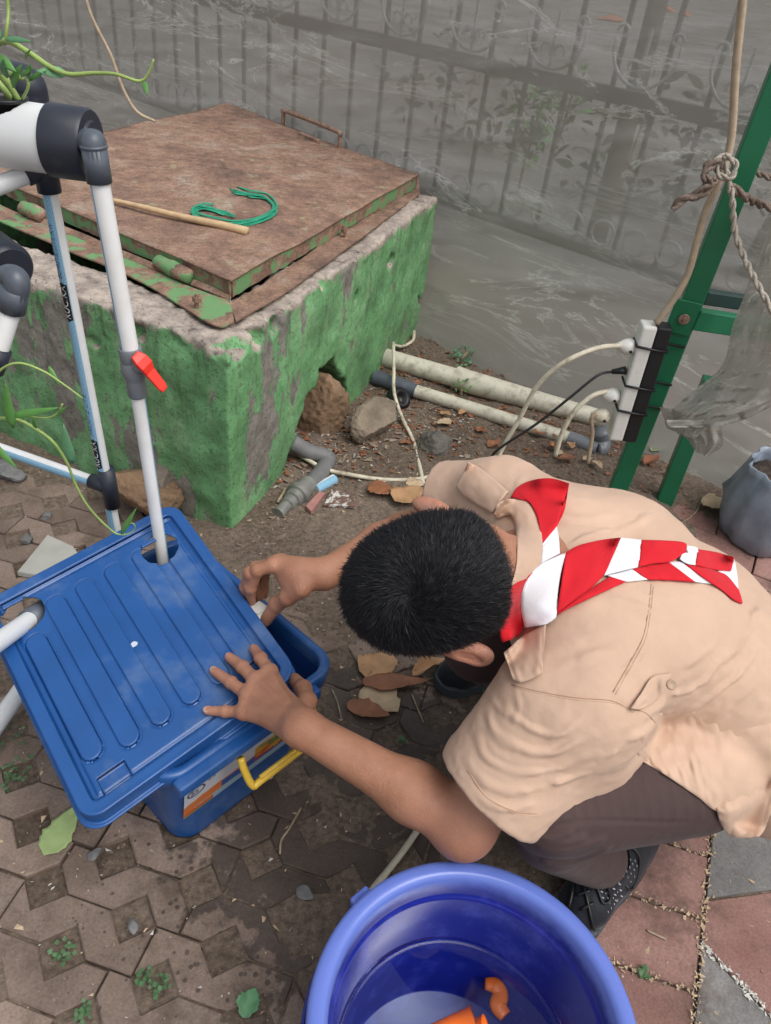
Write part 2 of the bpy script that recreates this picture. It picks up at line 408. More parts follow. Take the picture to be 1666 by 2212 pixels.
M['rust_top'] = rust_mat('rusted_sheet', .38, True); M['rust_green'] = rust_mat('rust_with_green_paint', .50); M['rust'] = rust_mat('rusted_steel', .30)
M['stone'] = simple('broken_stone', (.24, .19, .14), .9, .35, 14, .9, 60, bd=.006, dirt=(.12, .1, .075), dirt_s=9)
M['stone_brown'] = simple('brown_stone', (.23, .145, .085), .9, .35, 14, .9, 60, bd=.006, dirt=(.10, .07, .045), dirt_s=7)
M['blue'] = simple('blue_tub_plastic', (.015, .082, .27), .32, .10, 12, .12, 140, dirt=(.10, .17, .32), dirt_s=9, dirt_t=(.54, .78), bd=.0008)
M['blue_in'] = simple('blue_tub_inside', (.010, .045, .20), .35, .08, 12, .1, 140)
M['bucket'] = simple('blue_bucket_plastic', (.012, .022, .25), .2, .06, 10, .08, 200, dirt=(.06, .08, .45), dirt_s=18, dirt_t=(.5, .8), bd=.0006)
M['yellow'] = simple('yellow_plastic', (.72, .47, .06), .38, .08, 20, .08)
M['white_pvc'] = simple('white_pvc', (.72, .74, .74), .35, .04, 9, .04, 100, dirt=(.5, .5, .46), dirt_s=14, dirt_t=(.6, .9))
M['cream_pvc'] = simple('weathered_pvc', (.60, .57, .46), .5, .12, 14, .15, 90, dirt=(.20, .16, .10), dirt_s=22, dirt_t=(.52, .78))
M['grey_pvc'] = simple('grey_fitting', (.085, .10, .125), .38, .1, 20, .08, dirt=(.18, .19, .19), dirt_s=25, dirt_t=(.55, .9))
M['dark_pvc'] = simple('dark_fitting', (.022, .027, .040), .42, .1, 20, .08, dirt=(.07, .075, .08), dirt_s=25, dirt_t=(.6, .9))
M['mid_pvc'] = simple('valve_grey', (.17, .185, .20), .36, .06, 20, .06)
M['red'] = simple('red_plastic', (.75, .035, .02), .3, .06, 20, .05)
M['black'] = simple('black_plastic', (.012, .012, .014), .42, .1, 20, .08)
M['green_steel'] = simple('green_painted_steel', (.012, .15, .068), .35, .1, 8, .12, 40, dirt=(.20, .22, .17), dirt_s=26, dirt_t=(.68, .74))
M['cord'] = simple('tan_cord', (.42, .33, .23), .7, .15, 60, .2)
M['cord_pale'] = simple('pale_cord', (.62, .57, .44), .6, .15, 40, .2, dirt=(.3, .25, .18), dirt_s=30)
M['rope'] = simple('fibre_rope', (.40, .36, .30), .9, .35, 160, .8, 700, bd=.002)
M['rope_dark'] = simple('dirty_rope', (.20, .15, .12), .95, .5, 200, .9, 700, bd=.002)
M['white_plastic'] = simple('white_plastic', (.72, .71, .66), .4, .05, 30, .06, dirt=(.42, .38, .3), dirt_s=30, dirt_t=(.58, .85))
M['old_white'] = simple('yellowed_plastic', (.62, .58, .45), .45, .08, 30, .06, dirt=(.25, .2, .13), dirt_s=45, dirt_t=(.52, .7))
M['wood'] = simple('bare_stick', (.55, .39, .22), .6, .15, 40, .3, 160)
M['straw'] = simple('green_twine', (.02, .30, .17), .35, .3, 300, .2, 400)
M['leaf_g'] = simple('green_leaf', (.10, .27, .06), .45, .2, 30, .2, 120)
M['leaf_b'] = simple('bluish_leaf', (.11, .27, .13), .5, .2, 30, .2, 120)
M['leaf_pale'] = simple('pale_fallen_leaf', (.30, .40, .16), .6, .12, 30, .25, 90)
M['stem'] = simple('green_stem', (.30, .42, .12), .45, .2, 40, .1)
M['dry1'] = simple('tan_dry_leaf', (.40, .23, .115), .65, .2, 30, .5, 90, bd=.003, dirt=(.2, .1, .05), dirt_s=60, dirt_t=(.6, .7))
M['dry2'] = simple('brown_dry_leaf', (.24, .095, .045), .5, .25, 30, .5, 90, bd=.003)
M['dry3'] = simple('pale_dry_leaf', (.48, .36, .23), .7, .2, 30, .5, 90, bd=.003)
M['twig'] = simple('dry_twig', (.34, .27, .18), .85, .3, 60, .3)
M['fence'] = simple('dark_fence_iron', (.11, .105, .098), .6, .3, 20, .2)
M['scroll'] = simple('silver_scroll', (.72, .78, .80), .35, .1, 60, .2)
M['bag'] = simple('grey_polybag', (.24, .28, .34), .25, .25, 10, .5, 25, bd=.004, dirt=(.2, .24, .28), dirt_s=6, dirt_t=(.45, .75))
M['potsoil'] = simple('potting_soil', (.06, .045, .035), .95, .5, 60, 1., 90, bd=.008)
M['card'] = simple('pale_board', (.40, .40, .36), .8, .1, 20, .2)
M['orange'] = simple('orange_plastic', (.85, .16, .015), .3, .06, 20, .05)
M['paper'] = simple('white_chips', (.55, .55, .5), .7, .3, 300, .1)
# skin
m, nt, b, o = _new('skin'); v = coords(nt)
c = ramp(nt, noise(nt, v, 18, 5, .6), [(.3, (.33, .15, .088)), (.5, (.40, .19, .115)), (.7, (.46, .225, .14))])
at = nt.nodes.new('ShaderNodeAttribute'); at.attribute_name = 'tint'; c = mixc(nt, mathn(nt, 'MULTIPLY', at.outputs['Fac'], .7), c, (.62, .27, .19))
at2 = nt.nodes.new('ShaderNodeAttribute'); at2.attribute_name = 'scalp'; c = mixc(nt, at2.outputs['Fac'], c, (.012, .011, .012))
nt.links.new(c, b.inputs['Base Color']); nt.links.new(ramp(nt, noise(nt, v, 35, 5, .6), [(.3, .38), (.7, .58)]), b.inputs['Roughness']); b.inputs['Specular IOR Level'].default_value = .45
b.inputs['Subsurface Weight'].default_value = .18; b.inputs['Subsurface Radius'].default_value = (.010, .004, .002); b.inputs['Subsurface Scale'].default_value = .6
bumpn(nt, b, mathn(nt, 'ADD', noise(nt, v, 420, 4, .6), mathn(nt, 'MULTIPLY', noise(nt, v, 60, 4, .6), .8)), .5, .0024); M['skin'] = m
M['nail'] = simple('fingernail', (.58, .36, .30), .3, .05, 30, 0)
# cloth
def cloth(name, col, rough=.85, weave=1100, var=.08, sheen=.1, bump=.4):
    m, nt, b, o = _new(name); v = coords(nt)
    c0 = tuple(x * (1 - var) for x in col); c1 = tuple(min(1, x * (1 + var)) for x in col)
    c = ramp(nt, noise(nt, v, 7, 5), [(.35, c0), (.65, c1)]); nt.links.new(c, b.inputs['Base Color'])
    b.inputs['Roughness'].default_value = rough; b.inputs['Specular IOR Level'].default_value = .25; b.inputs['Sheen Weight'].default_value = sheen; b.inputs['Sheen Roughness'].default_value = .4
    cr = mathn(nt, 'ABSOLUTE', mathn(nt, 'SUBTRACT', noise(nt, v, 11, 3, .5, 1.2), .5)); h = mathn(nt, 'ADD', mathn(nt, 'MULTIPLY', noise(nt, v, weave, 2), .25), mathn(nt, 'ADD', noise(nt, v, 45, 4, .55), mathn(nt, 'MULTIPLY', ramp(nt, cr, [(.0, 0.0), (.12, 1.0)]), .22))); bumpn(nt, b, h, bump, .0028); return m
M['shirt'] = cloth('tan_uniform_cloth', (.57, .395, .290)); M['shirt_dk'] = cloth('tan_seam_thread', (.46, .29, .19))
M['pants'] = cloth('dark_brown_trousers', (.070, .045, .043), .85, sheen=.08)
M['scarf_r'] = cloth('red_neckerchief', (.60, .012, .022), .8, sheen=.1, bump=.35); M['scarf_w'] = cloth('white_neckerchief', (.76, .76, .80), .85, sheen=.1, bump=.35)
M['shoe'] = cloth('black_knit_shoe', (.014, .016, .022), .6, sheen=.2, bump=.4); M['sole'] = simple('dark_sole', (.045, .055, .065), .6)
M['reflect'] = simple('pale_shoe_mark', (.38, .40, .42), .4)
m, nt, b, o = _new('hair'); v = coords(nt); oi = nt.nodes.new('ShaderNodeAttribute'); oi.attribute_name = 'tone'
c = mixc(nt, oi.outputs['Fac'], (.006, .0065, .009), (.045, .040, .038)); nt.links.new(c, b.inputs['Base Color']); b.inputs['Roughness'].default_value = .5; b.inputs['Specular IOR Level'].default_value = .28; M['hair'] = m
# shade net
def net_mat(name, col, a0, a1, weave=True, tr=.35):
    m, nt, b, o = _new(name); v = coords(nt)
    uv = nt.nodes.new('ShaderNodeTexCoord'); 
    mp = nt.nodes.new('ShaderNodeMapping'); mp.inputs['Scale'].default_value = (.8, 3.6, 1); mp.inputs['Rotation'].default_value = (0, 0, .12); nt.links.new(uv.outputs['UV'], mp.inputs[0])
    st = noise(nt, mp.outputs[0], 1.6, 7, .62, .9)
    pp = mathn(nt, 'PINGPONG', mathn(nt, 'MULTIPLY', st, 6.5), .5); crease = mathn(nt, 'MULTIPLY', ramp(nt, pp, [(.0, 1.0), (.05, .35), (.13, .0)]), ramp(nt, noise(nt, mp.outputs[0], .9, 3), [(.42, .05), (.62, 1.0)]))
    lw = nt.nodes.new('ShaderNodeLayerWeight'); lw.inputs[0].default_value = .35
    den = mathn(nt, 'ADD', mathn(nt, 'MULTIPLY_ADD', noise(nt, v, 2.4, 4), .25, a0 - .12), mathn(nt, 'MULTIPLY', crease, a1))
    den = mathn(nt, 'ADD', den, mathn(nt, 'MULTIPLY', lw.outputs['Facing'], .22))
    if weave:
        w = nt.nodes.new('ShaderNodeTexWave'); w.inputs['Scale'].default_value = 95; w.inputs['Distortion'].default_value = 1.5; w.inputs['Detail'].default_value = 1; w.inputs['Detail Scale'].default_value = .5; w.bands_direction = 'Y'
        nt.links.new(uv.outputs['UV'], w.inputs[0]); den = mathn(nt, 'ADD', den, mathn(nt, 'MULTIPLY_ADD', w.outputs['Fac'], .18, -.09))
    den = mathn(nt, 'MINIMUM', mathn(nt, 'MAXIMUM', den, .05), .97)
    tb = nt.nodes.new('ShaderNodeBsdfTransparent'); df = nt.nodes.new('ShaderNodeBsdfDiffuse'); tl = nt.nodes.new('ShaderNodeBsdfTranslucent')
    cc_ = mixc(nt, crease, col, tuple(min(.85, x * 2.2) for x in col)); nt.links.new(cc_, df.inputs[0]); nt.links.new(cc_, tl.inputs[0])
    m1 = nt.nodes.new('ShaderNodeMixShader'); m1.inputs[0].default_value = tr; nt.links.new(df.outputs[0], m1.inputs[1]); nt.links.new(tl.outputs[0], m1.inputs[2])
    gl = nt.nodes.new('ShaderNodeBsdfGlossy'); gl.inputs['Roughness'].default_value = .5; gl.inputs[0].default_value = (.6, .62, .64, 1)
    m3 = nt.nodes.new('ShaderNodeMixShader'); m3.inputs[0].default_value = .10; nt.links.new(m1.outputs[0], m3.inputs[1]); nt.links.new(gl.outputs[0], m3.inputs[2])
    m2 = nt.nodes.new('ShaderNodeMixShader'); nt.links.new(den, m2.inputs[0]); nt.links.new(tb.outputs[0], m2.inputs[1]); nt.links.new(m3.outputs[0], m2.inputs[2])
    nt.links.new(m2.outputs[0], o.inputs[0]); return m
M['net'] = net_mat('shade_net', (.42, .395, .35), .73, .40, tr=.4)
M['net_cloth'] = net_mat('bunched_shade_net', (.40, .375, .33), .80, .10)
# water
m, nt, b, o = _new('water'); fr_ = nt.nodes.new('ShaderNodeFresnel'); fr_.inputs[0].default_value = 1.36; tb = nt.nodes.new('ShaderNodeBsdfTransparent'); tb.inputs[0].default_value = (.82, .88, .95, 1)
gl = nt.nodes.new('ShaderNodeBsdfGlossy'); gl.inputs['Roughness'].default_value = .015; gl.inputs[0].default_value = (1, 1, 1, 1); bm = nt.nodes.new('ShaderNodeBump'); bm.inputs['Strength'].default_value = .05; bm.inputs['Distance'].default_value = .004
nt.links.new(noise(nt, coords(nt), 14, 2), bm.inputs['Height']); nt.links.new(bm.outputs[0], gl.inputs['Normal']); nt.links.new(bm.outputs[0], fr_.inputs['Normal'])
mx = nt.nodes.new('ShaderNodeMixShader'); nt.links.new(fr_.outputs[0], mx.inputs[0]); nt.links.new(tb.outputs[0], mx.inputs[1]); nt.links.new(gl.outputs[0], mx.inputs[2]); nt.links.new(mx.outputs[0], o.inputs[0]); M['water'] = m
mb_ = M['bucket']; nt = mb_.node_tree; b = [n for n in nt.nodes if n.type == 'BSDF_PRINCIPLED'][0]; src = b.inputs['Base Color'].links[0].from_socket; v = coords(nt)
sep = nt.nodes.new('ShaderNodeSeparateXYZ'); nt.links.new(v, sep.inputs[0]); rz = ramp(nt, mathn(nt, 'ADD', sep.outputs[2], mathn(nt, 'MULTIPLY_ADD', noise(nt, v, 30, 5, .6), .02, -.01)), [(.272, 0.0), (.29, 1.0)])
nt.links.new(mixc(nt, mathn(nt, 'MULTIPLY', rz, .75), src, (.16, .24, .66)), b.inputs['Base Color'])  # paler blue by height toward the rim: its sky highlight put into the colour
# printed pipe: blue dashes in a strip along the pipe (UV: x around, y along in metres)
def pipe_print(name, c0, c1):
    m, nt, b, o = _new(name); uv = nt.nodes.new('ShaderNodeTexCoord'); sep = nt.nodes.new('ShaderNodeSeparateXYZ'); nt.links.new(uv.outputs['UV'], sep.inputs[0])
    inb = mathn(nt, 'MULTIPLY', mathn(nt, 'GREATER_THAN', sep.outputs[0], c0), mathn(nt, 'LESS_THAN', sep.outputs[0], c1))
    br = nt.nodes.new('ShaderNodeTexBrick'); br.inputs['Scale'].default_value = 1; br.inputs['Brick Width'].default_value = .0055; br.inputs['Row Height'].default_value = .0022; br.inputs['Mortar Size'].default_value = .00055; br.inputs['Mortar Smooth'].default_value = .2
    br.inputs['Color1'].default_value = (.03, .22, .42, 1); br.inputs['Color2'].default_value = (.05, .30, .52, 1); br.inputs['Mortar'].default_value = (.40, .60, .72, 1)
    cb = nt.nodes.new('ShaderNodeCombineXYZ'); nt.links.new(sep.outputs[1], cb.inputs[0]); nt.links.new(mathn(nt, 'MULTIPLY', sep.outputs[0], .0817), cb.inputs[1]); nt.links.new(cb.outputs[0], br.inputs[0])
    c = mixc(nt, inb, ramp(nt, noise(nt, coords(nt), 9, 5), [(.4, (.80, .81, .81)), (.7, (.70, .70, .66))]), br.outputs[0]); nt.links.new(c, b.inputs['Base Color']); b.inputs['Roughness'].default_value = .33
    return m
M['print_a'] = pipe_print('printed_pipe_wide', .0, .42); M['print_b'] = pipe_print('printed_pipe_narrow', .0, .30)
# ================================================================== SETTING
def sstep(a, b, x): t = np.clip((x - a) / (b - a), 0, 1); return t * t * (3 - 2 * t)
FDIR = nrm((1, -.7, 0)); FNRM = nrm((-.7, -1, 0)); FP0 = np.array([0, 3.15, 0.])      # fence line
def fence_pt(s, off, z): return FP0 + FDIR * s + FNRM * off + np.array([0, 0, z])
BF = P(500, 1155)[:2]; BR = P(905, 715)[:2]; BL = np.array([-1.75, 2.08]); BK = np.array([-1.0, 3.68])   # pit corners on the ground
def dirt_raise(x, y):
    a = sstep(1.16, 1.34, y + .12 * x) * sstep(-.55, -.40, x) * (1 - sstep(.75, .95, x))
    b = sstep(2.15, 2.4, y + .4 * x) * .9
    return np.maximum(a, b)
def ground_h(x, y):
    p = np.stack([x, y, 0 * x], -1); n = fbm(p * 9, 4) * .010 + fbm(p * 3.1 + 5, 3) * .018 + fbm(p * 60 + 9, 3, .6) * .006
    h = -.0045 + n + dirt_raise(x, y) * .019; return np.where((x > .46) & (y < 1.15), np.minimum(h, -.004), h)
def spread(lo, hi, st, far):
    c = list(np.arange(lo, hi + st / 2, st)); a = c[0]; b = c[-1]; s = st
    L = []; Rr = []
    while a > -far or b < far:
        s *= 1.6; a -= s; b += s; L.append(a); Rr.append(b)
    return np.array(L[::-1] + c + Rr)
gx = spread(-1.7, 1.6, .0125, 60); gy = spread(.1, 3.3, .0125, 60)
X, Y = np.meshgrid(gx, gy, indexing='ij'); Hh = ground_h(X, Y)
near = (np.abs(X) < 2) & (Y > -.2) & (Y < 3.6); Hh = np.where(near, Hh, -.004)
V = np.stack([X, Y, Hh], -1).reshape(-1, 3); nx, ny = len(gx), len(gy)
I = np.arange(nx * ny).reshape(nx, ny); Q = np.stack([I[:-1, :-1], I[1:, :-1], I[1:, 1:], I[:-1, 1:]], -1).reshape(-1, 4)
ground = mk_np('ground', V, Q, M['soil']); ground['kind'] = 'structure'

# brown interlocking pavers (zigzag blocks with square soil pockets between them)
paving = bpy.data.objects.new('paving', None); COL.objects.link(paving); paving['kind'] = 'structure'
H0 = np.array([-.465, .581]); LA = np.array([.154, -.030]); LB = np.array([.064, -.093])
def zig(k, t):          # lower boundary of row k at parameter t (in periods of LA)
    ph = t - math.floor(t); d = abs(ph if ph < .5 else ph - 1)          # distance to the nearest pocket centre in periods
    return H0 + LB * k + LA * t, max(0, .25 - d)
npv = 0
perp = nrm(np.append(LB - LA * .514, 0))[:2] * -1      # towards row k-1 ... away from the camera
def row_edge(k, t0, t1, side):
    pts = []; ts = {t0, t1}
    for j in range(math.floor(t0) - 1, math.ceil(t1) + 2):
        for q in (-.25, -.21, 0, .21, .25):
            if t0 + .03 < j + q < t1 - .03: ts.add(j + q)
    for t in sorted(ts):
        c, h = zig(k, t); pts.append(c + side * perp * (h * .157 * 1.0 + .0018))
    return pts
for k in range(-13, 9):
    for j in range(-8, 8):
        off = (k % 2) * .75; t0 = j * 1.5 + off; t1 = t0 + 1.5
        # row k is bounded by line k (near pockets of row k) and line k-1
        lo = row_edge(k, t0 + .012, t1 - .012, +1)
        s = .514
        hi = row_edge(k - 1, t0 + s + .012, t1 + s - .012, -1)
        poly = np.array(lo + hi[::-1]); c = poly.mean(0)
        if not (-1.45 < c[0] < .50 and .22 < c[1] < 1.62): continue
        if c[0] > .40 + .1 * (c[1] - .5): continue
        if c[1] > 1.30 and c[0] > -.45: continue
        # outside the picture
        d = np.array([c[0], c[1], 0]) - CAM; q = MC.T @ d; uu = CX + FPX * q[0] / q[2]; vv = CY + FPX * q[1] / q[2]
        if uu < -230 or uu > 1800 or vv > 2500: continue
        dz = random.uniform(-.0015, .0015)
        Vp, Fp = prism_vf(poly + np.array([random.uniform(-.001, .001), random.uniform(-.001, .001)]), -.035, .0 + dz, .0025)
        ta_, tb_ = random.uniform(-.012, .012), random.uniform(-.012, .012); cx_, cy_ = poly.mean(0); Vp = [(x, y, z + (ta_ * (x - cx_) + tb_ * (y - cy_))) for x, y, z in Vp]; mk('paver', Vp, Fp, M['paver'], paving, False); npv += 1
# red and grey blocks on the right
brick_walk = bpy.data.objects.new('brick_path', None); COL.objects.link(brick_walk); brick_walk['kind'] = 'structure'
def shrink(poly, g=.0022):
    p = np.asarray(poly, float)
    if (np.roll(p[:, 0], -1) * p[:, 1] - p[:, 0] * np.roll(p[:, 1], -1)).sum() > 0: p = p[::-1]
    e = np.roll(p, -1, 0) - p; nn = np.column_stack([-e[:, 1], e[:, 0]]); nn /= np.linalg.norm(nn, axis=1)[:, None]
    out = []
    for i in range(len(p)):
        a, b = nn[i - 1], nn[i]; m = a + b; m /= max(.35, 1 + a @ b); out.append(p[i] + m * g)
    return np.array(out)
def brick(poly, mat):
    dz = random.uniform(-.0015, .002); Vp, Fp = prism_vf(shrink(poly), -.04, .002 + dz, .0025); mk('brick', Vp, Fp, mat, brick_walk, False)
U0 = np.array([.596, .552]); U1 = nrm((.081, .238, 0))[:2]; E1 = nrm((.138, -.030, 0))[:2]
for r in range(-3, 8):
    a = U0 + U1 * (.1255 * r); b = a + U1 * .1255
    brick([a - E1 * .25, a, b, b - E1 * .25], M['red_brick'])
J = U0 + U1 * .083            # where the diagonal joint leaves the long joint
G0 = U0 + U1 * .165; G1 = G0 + nrm((.12, .031, 0))[:2] * .26
brick([G0, G1, G1 + U1 * .20, G0 + U1 * .20], M['grey_paver'])
brick([G0 + U1 * .20, G1 + U1 * .20, G1 + U1 * .33, G0 + U1 * .33], M['red_brick'])
Dg = nrm((.082, -.092, 0))[:2]
brick([G0, J, J + Dg * .26, J + Dg * .26 + np.array([.12, .12]), G1], M['red_brick'])
brick([J, U0 - U1 * .25, U0 - U1 * .25 + np.array([.24, -.06]), J + Dg * .26], M['grey_paver'])
brick([J + Dg * .26, U0 - U1 * .25 + np.array([.24, -.06]), U0 + np.array([.42, -.1]), J + Dg * .26 + np.array([.12, .12])], M['red_brick'])
e1 = nrm((.15, -.0675, 0))[:2]; e2 = np.array([-e1[1], e1[0]]); o0 = np.array([1.086, 2.383])
for r in range(-12, 5):
    for cc in range(-3, 5):
        if (r % 5) == 99: continue
        a = o0 + e2 * (.118 * r) + e1 * (.236 * cc + (.118 if r % 2 else 0)); c = a + e1 * .11 + e2 * .05
        edge = .78 + .08 * (c[1] - 1.0) + .02 * math.sin(9 * c[1])
        if c[1] < (1.03 if c[0] < .95 else .85) or c[0] < edge or c[0] > 1.75 or c[1] > 2.30 - .15 * (c[0] - 1.) + .4: continue
        brick([a, a + e1 * .236, a + e1 * .236 + e2 * .118, a + e2 * .118], M['red_brick'])

# ------------------------------------------------------------------ loose grit, chips (too many to count)
def gh(x, y): return float(Hh[min(nx - 1, np.searchsorted(gx, x)), min(ny - 1, np.searchsorted(gy, y))])
def scatter_chips(name, n, zone, size, mat, seed, zoff=0.0):
    r = np.random.default_rng(seed); Vv = []; Ff = []
    for _ in range(n):
        x, y = zone(r); z = max(gh(x, y), -.006 if y > 1.2 else .0) + zoff
        s = size * r.uniform(.5, 1.6); a = r.uniform(0, 6.28); q = r.normal(size=(4, 3)) * s * .6; q[:, 2] = np.abs(q[:, 2]) * .5
        b = len(Vv); Vv.extend((q + [x, y, z]).tolist()); Ff.extend([(b, b + 1, b + 2), (b, b + 2, b + 3), (b, b + 3, b + 1), (b + 1, b + 3, b + 2)])
    o = mk(name, Vv, Ff, mat, None, False); o['kind'] = 'stuff'; return o
scatter_chips('pale_grit', 1500, lambda r: (r.uniform(-1.1, .8), r.uniform(.3, 2.6)), .0022, M['paper'], 1)
scatter_chips('gravel', 2600, lambda r: (r.uniform(-.5, .9), r.uniform(1.2, 2.75)), .0055, M['stone'], 2)
scatter_chips('leaf_crumbs', 1500, lambda r: (r.uniform(-.35, .95), 2.45 - .35 * r.uniform(-.3, .9) + r.normal() * .22), .0085, M['dry2'], 3, .003)
scatter_chips('straw_crumbs', 900, lambda r: (r.uniform(-1., .9), r.uniform(.35, 2.6)), .0045, M['dry3'], 4, .001)
def pocket(r):
    k = r.integers(-8, 8); j = r.integers(-7, 6); c = H0 + LB * k + LA * j; return c[0] + r.normal() * .014, c[1] + r.normal() * .014
scatter_chips('brick_grit', 1300, lambda r: (lambda k, t: (U0 + U1 * (.1255 * k) - E1 * .25 * t + r.normal(size=2) * .004))(r.integers(-3, 6), r.uniform(0, 1)) if r.random() < .6 else (G0 + U1 * r.uniform(-.45, .4) + r.normal(size=2) * .004), .0034, M['dry3'], 14, .003); scatter_chips('brick_chips', 500, lambda r: (lambda k, t: (U0 + U1 * (.1255 * k) - E1 * .25 * t + r.normal(size=2) * .006))(r.integers(-3, 6), r.uniform(0, 1)), .0034, M['stone'], 15, .002); scatter_chips('diag_grit', 300, lambda r: J + Dg * r.uniform(0, .27) + r.normal(size=2) * .004, .0036, M['paper'], 16, .003)
scatter_chips('pocket_gravel', 1700, pocket, .0036, M['stone'], 5, -.012); scatter_chips('pocket_chips', 600, pocket, .003, M['paper'], 6, -.010)
def ruin(r): u = r.uniform(560, 1030); v = r.normal() * 45 + 1000 - .25 * (u - 620); q = P(u, v, 0); return q[0], q[1]
scatter_chips('rubble_chips', 170, ruin, .012, M['stone'], 41, .001); scatter_chips('plaster_crumbs', 420, ruin, .0055, M['card'], 42, .002); scatter_chips('leaf_scraps', 260, ruin, .010, M['dry2'], 43, .003); scatter_chips('foot_crumbs', 500, lambda r: (lambda t: (BF[0] + (BR[0] - BF[0]) * t + .05 + abs(r.normal()) * .05, BF[1] + (BR[1] - BF[1]) * t + r.normal() * .03))(r.uniform()), .006, M['stone'], 44, .002)
def weeds(name, spots, n, size, mat):
    r = np.random.default_rng(9); Vv = []; Ff = []
    for (x, y, rad) in spots:
        for _ in range(n):
            a = r.uniform(0, 6.28); d = rad * math.sqrt(r.uniform()); px, py = x + d * math.cos(a), y + d * math.sin(a); z = r.uniform(-.004, .012); s = size * r.uniform(.6, 1.3); b = len(Vv); t = r.uniform(0, 6.28)
            u = np.array([math.cos(t), math.sin(t), r.uniform(-.3, .5)]) * s; w = np.array([-math.sin(t), math.cos(t), r.uniform(-.3, .3)]) * s * .5; c = np.array([px, py, z])
            Vv.extend([c, c + u * .5 + w, c + u, c + u * .5 - w]); Ff.append((b, b + 1, b + 2, b + 3))
    o = mk(name, Vv, Ff, mat, None, False); o['kind'] = 'stuff'; return o
def hp(x, y, z=0): return tuple(P(x * .3581, 1616 + y * .3581)[:2])
weeds('ground_weeds', [(*hp(390, 1240), .018), (*hp(870, 1390), .012), (*hp(960, 1450), .018), (*hp(500, 1610), .014), (*P(20, 1600)[:2], .03), (*P(45, 1660)[:2], .025), (*P(15, 1690)[:2], .03), (*P(1030, 1480)[:2], .03), (*P(560, 1140)[:2], .025), (*P(600, 1120)[:2], .02), (*P(870, 1600)[:2], .006), (*P(1640, 1290)[:2], .03), (*P(1390, 2105)[:2], .007)], 24, .0075, simple('weed_leaf', (.07, .15, .06), .6, .3, 40, .1))

# ================================================================== CONCRETE PIT
pit = thing('concrete_pit', 'green painted concrete pit with crumbling plaster top and a broken hole in its side', 'concrete pit', (*BF, 0))
def pface(u, v, A=BF, B=BR):
    d = nrm((B[0] - A[0], B[1] - A[1], 0)); n = np.array([d[1], -d[0], 0.]); return PP(u, v, n, n @ np.array([A[0], A[1], 0.]))
hole = [pface(*q) for q in ((724, 772), (705, 792), (690, 800), (683, 835), (664, 852), (655, 890), (640, 925), (636, 965), (622, 985), (620, 1040), (660, 1030), (710, 985), (775, 940), (772, 905), (752, 870), (748, 825), (732, 805))]
base_cut = [pface(*q) for q in ((905, 640), (918, 700), (880, 745), (845, 770), (830, 800), (800, 870), (850, 960), (960, 900), (1000, 700))]
rd = nrm((BR[0] - BF[0], BR[1] - BF[1], 0)); ru = np.array([0, 0, 1.]); rn = np.array([rd[1], -rd[0], 0.])
def to2(p): p = np.asarray(p) - np.array([BF[0], BF[1], 0]); return np.stack([p @ rd, p[..., 2]], -1)
def s_poly2(q, poly):
    poly = np.asarray(poly, np.float32); n = len(poly); d = np.full(len(q), 1e9, np.float32); ins = np.zeros(len(q), bool)
    for i in range(n):
        a, b = poly[i], poly[(i + 1) % n]; e = b - a; w = q - a; t = np.clip((w @ e) / (e @ e), 0, 1); r = w - t[:, None] * e; d = np.minimum(d, (r * r).sum(1))
        c = ((a[1] <= q[:, 1]) != (b[1] <= q[:, 1])) & (q[:, 0] < (b[0] - a[0]) * (q[:, 1] - a[1]) / (b[1] - a[1] + 1e-12) + a[0]); ins ^= c
    return np.sqrt(d) * np.where(ins, -1, 1)
hole2 = to2(np.array(hole)); cut2 = to2(np.array(base_cut)); PITP = np.array([BF, BR, BK, BL]); TOPZ = .522
cin = PITP.mean(0); PITI = cin + (PITP - cin) * .80
chips = [(pface(*q), r) for q, r in (((845, 560), .03), ((770, 640), .02), ((520, 745), .05), ((600, 700), .035), ((930, 440), .03), ((560, 735), .04), ((700, 610), .03))]
lf = lambda u, v: PP(u, v, nrm((-(BL[1] - BF[1]), BL[0] - BF[0], 0)), nrm((-(BL[1] - BF[1]), BL[0] - BF[0], 0)) @ np.array([BF[0], BF[1], 0.]))
chips += [(lf(*q), r) for q, r in (((205, 742), .022), ((470, 750), .03), ((390, 700), .03), ((300, 660), .03), ((190, 590), .022), ((90, 570), .02), ((228, 735), .012), ((300, 720), .03))]
crack = [lf(*q) for q in ((170, 735), (200, 740), (225, 738), (250, 725), (262, 712))]; crack2 = [lf(*q) for q in ((60, 560), (85, 552), (110, 575), (150, 580), (200, 600), (230, 620))]; crack3 = [lf(*q) for q in ((85, 690), (105, 715), (120, 725))]
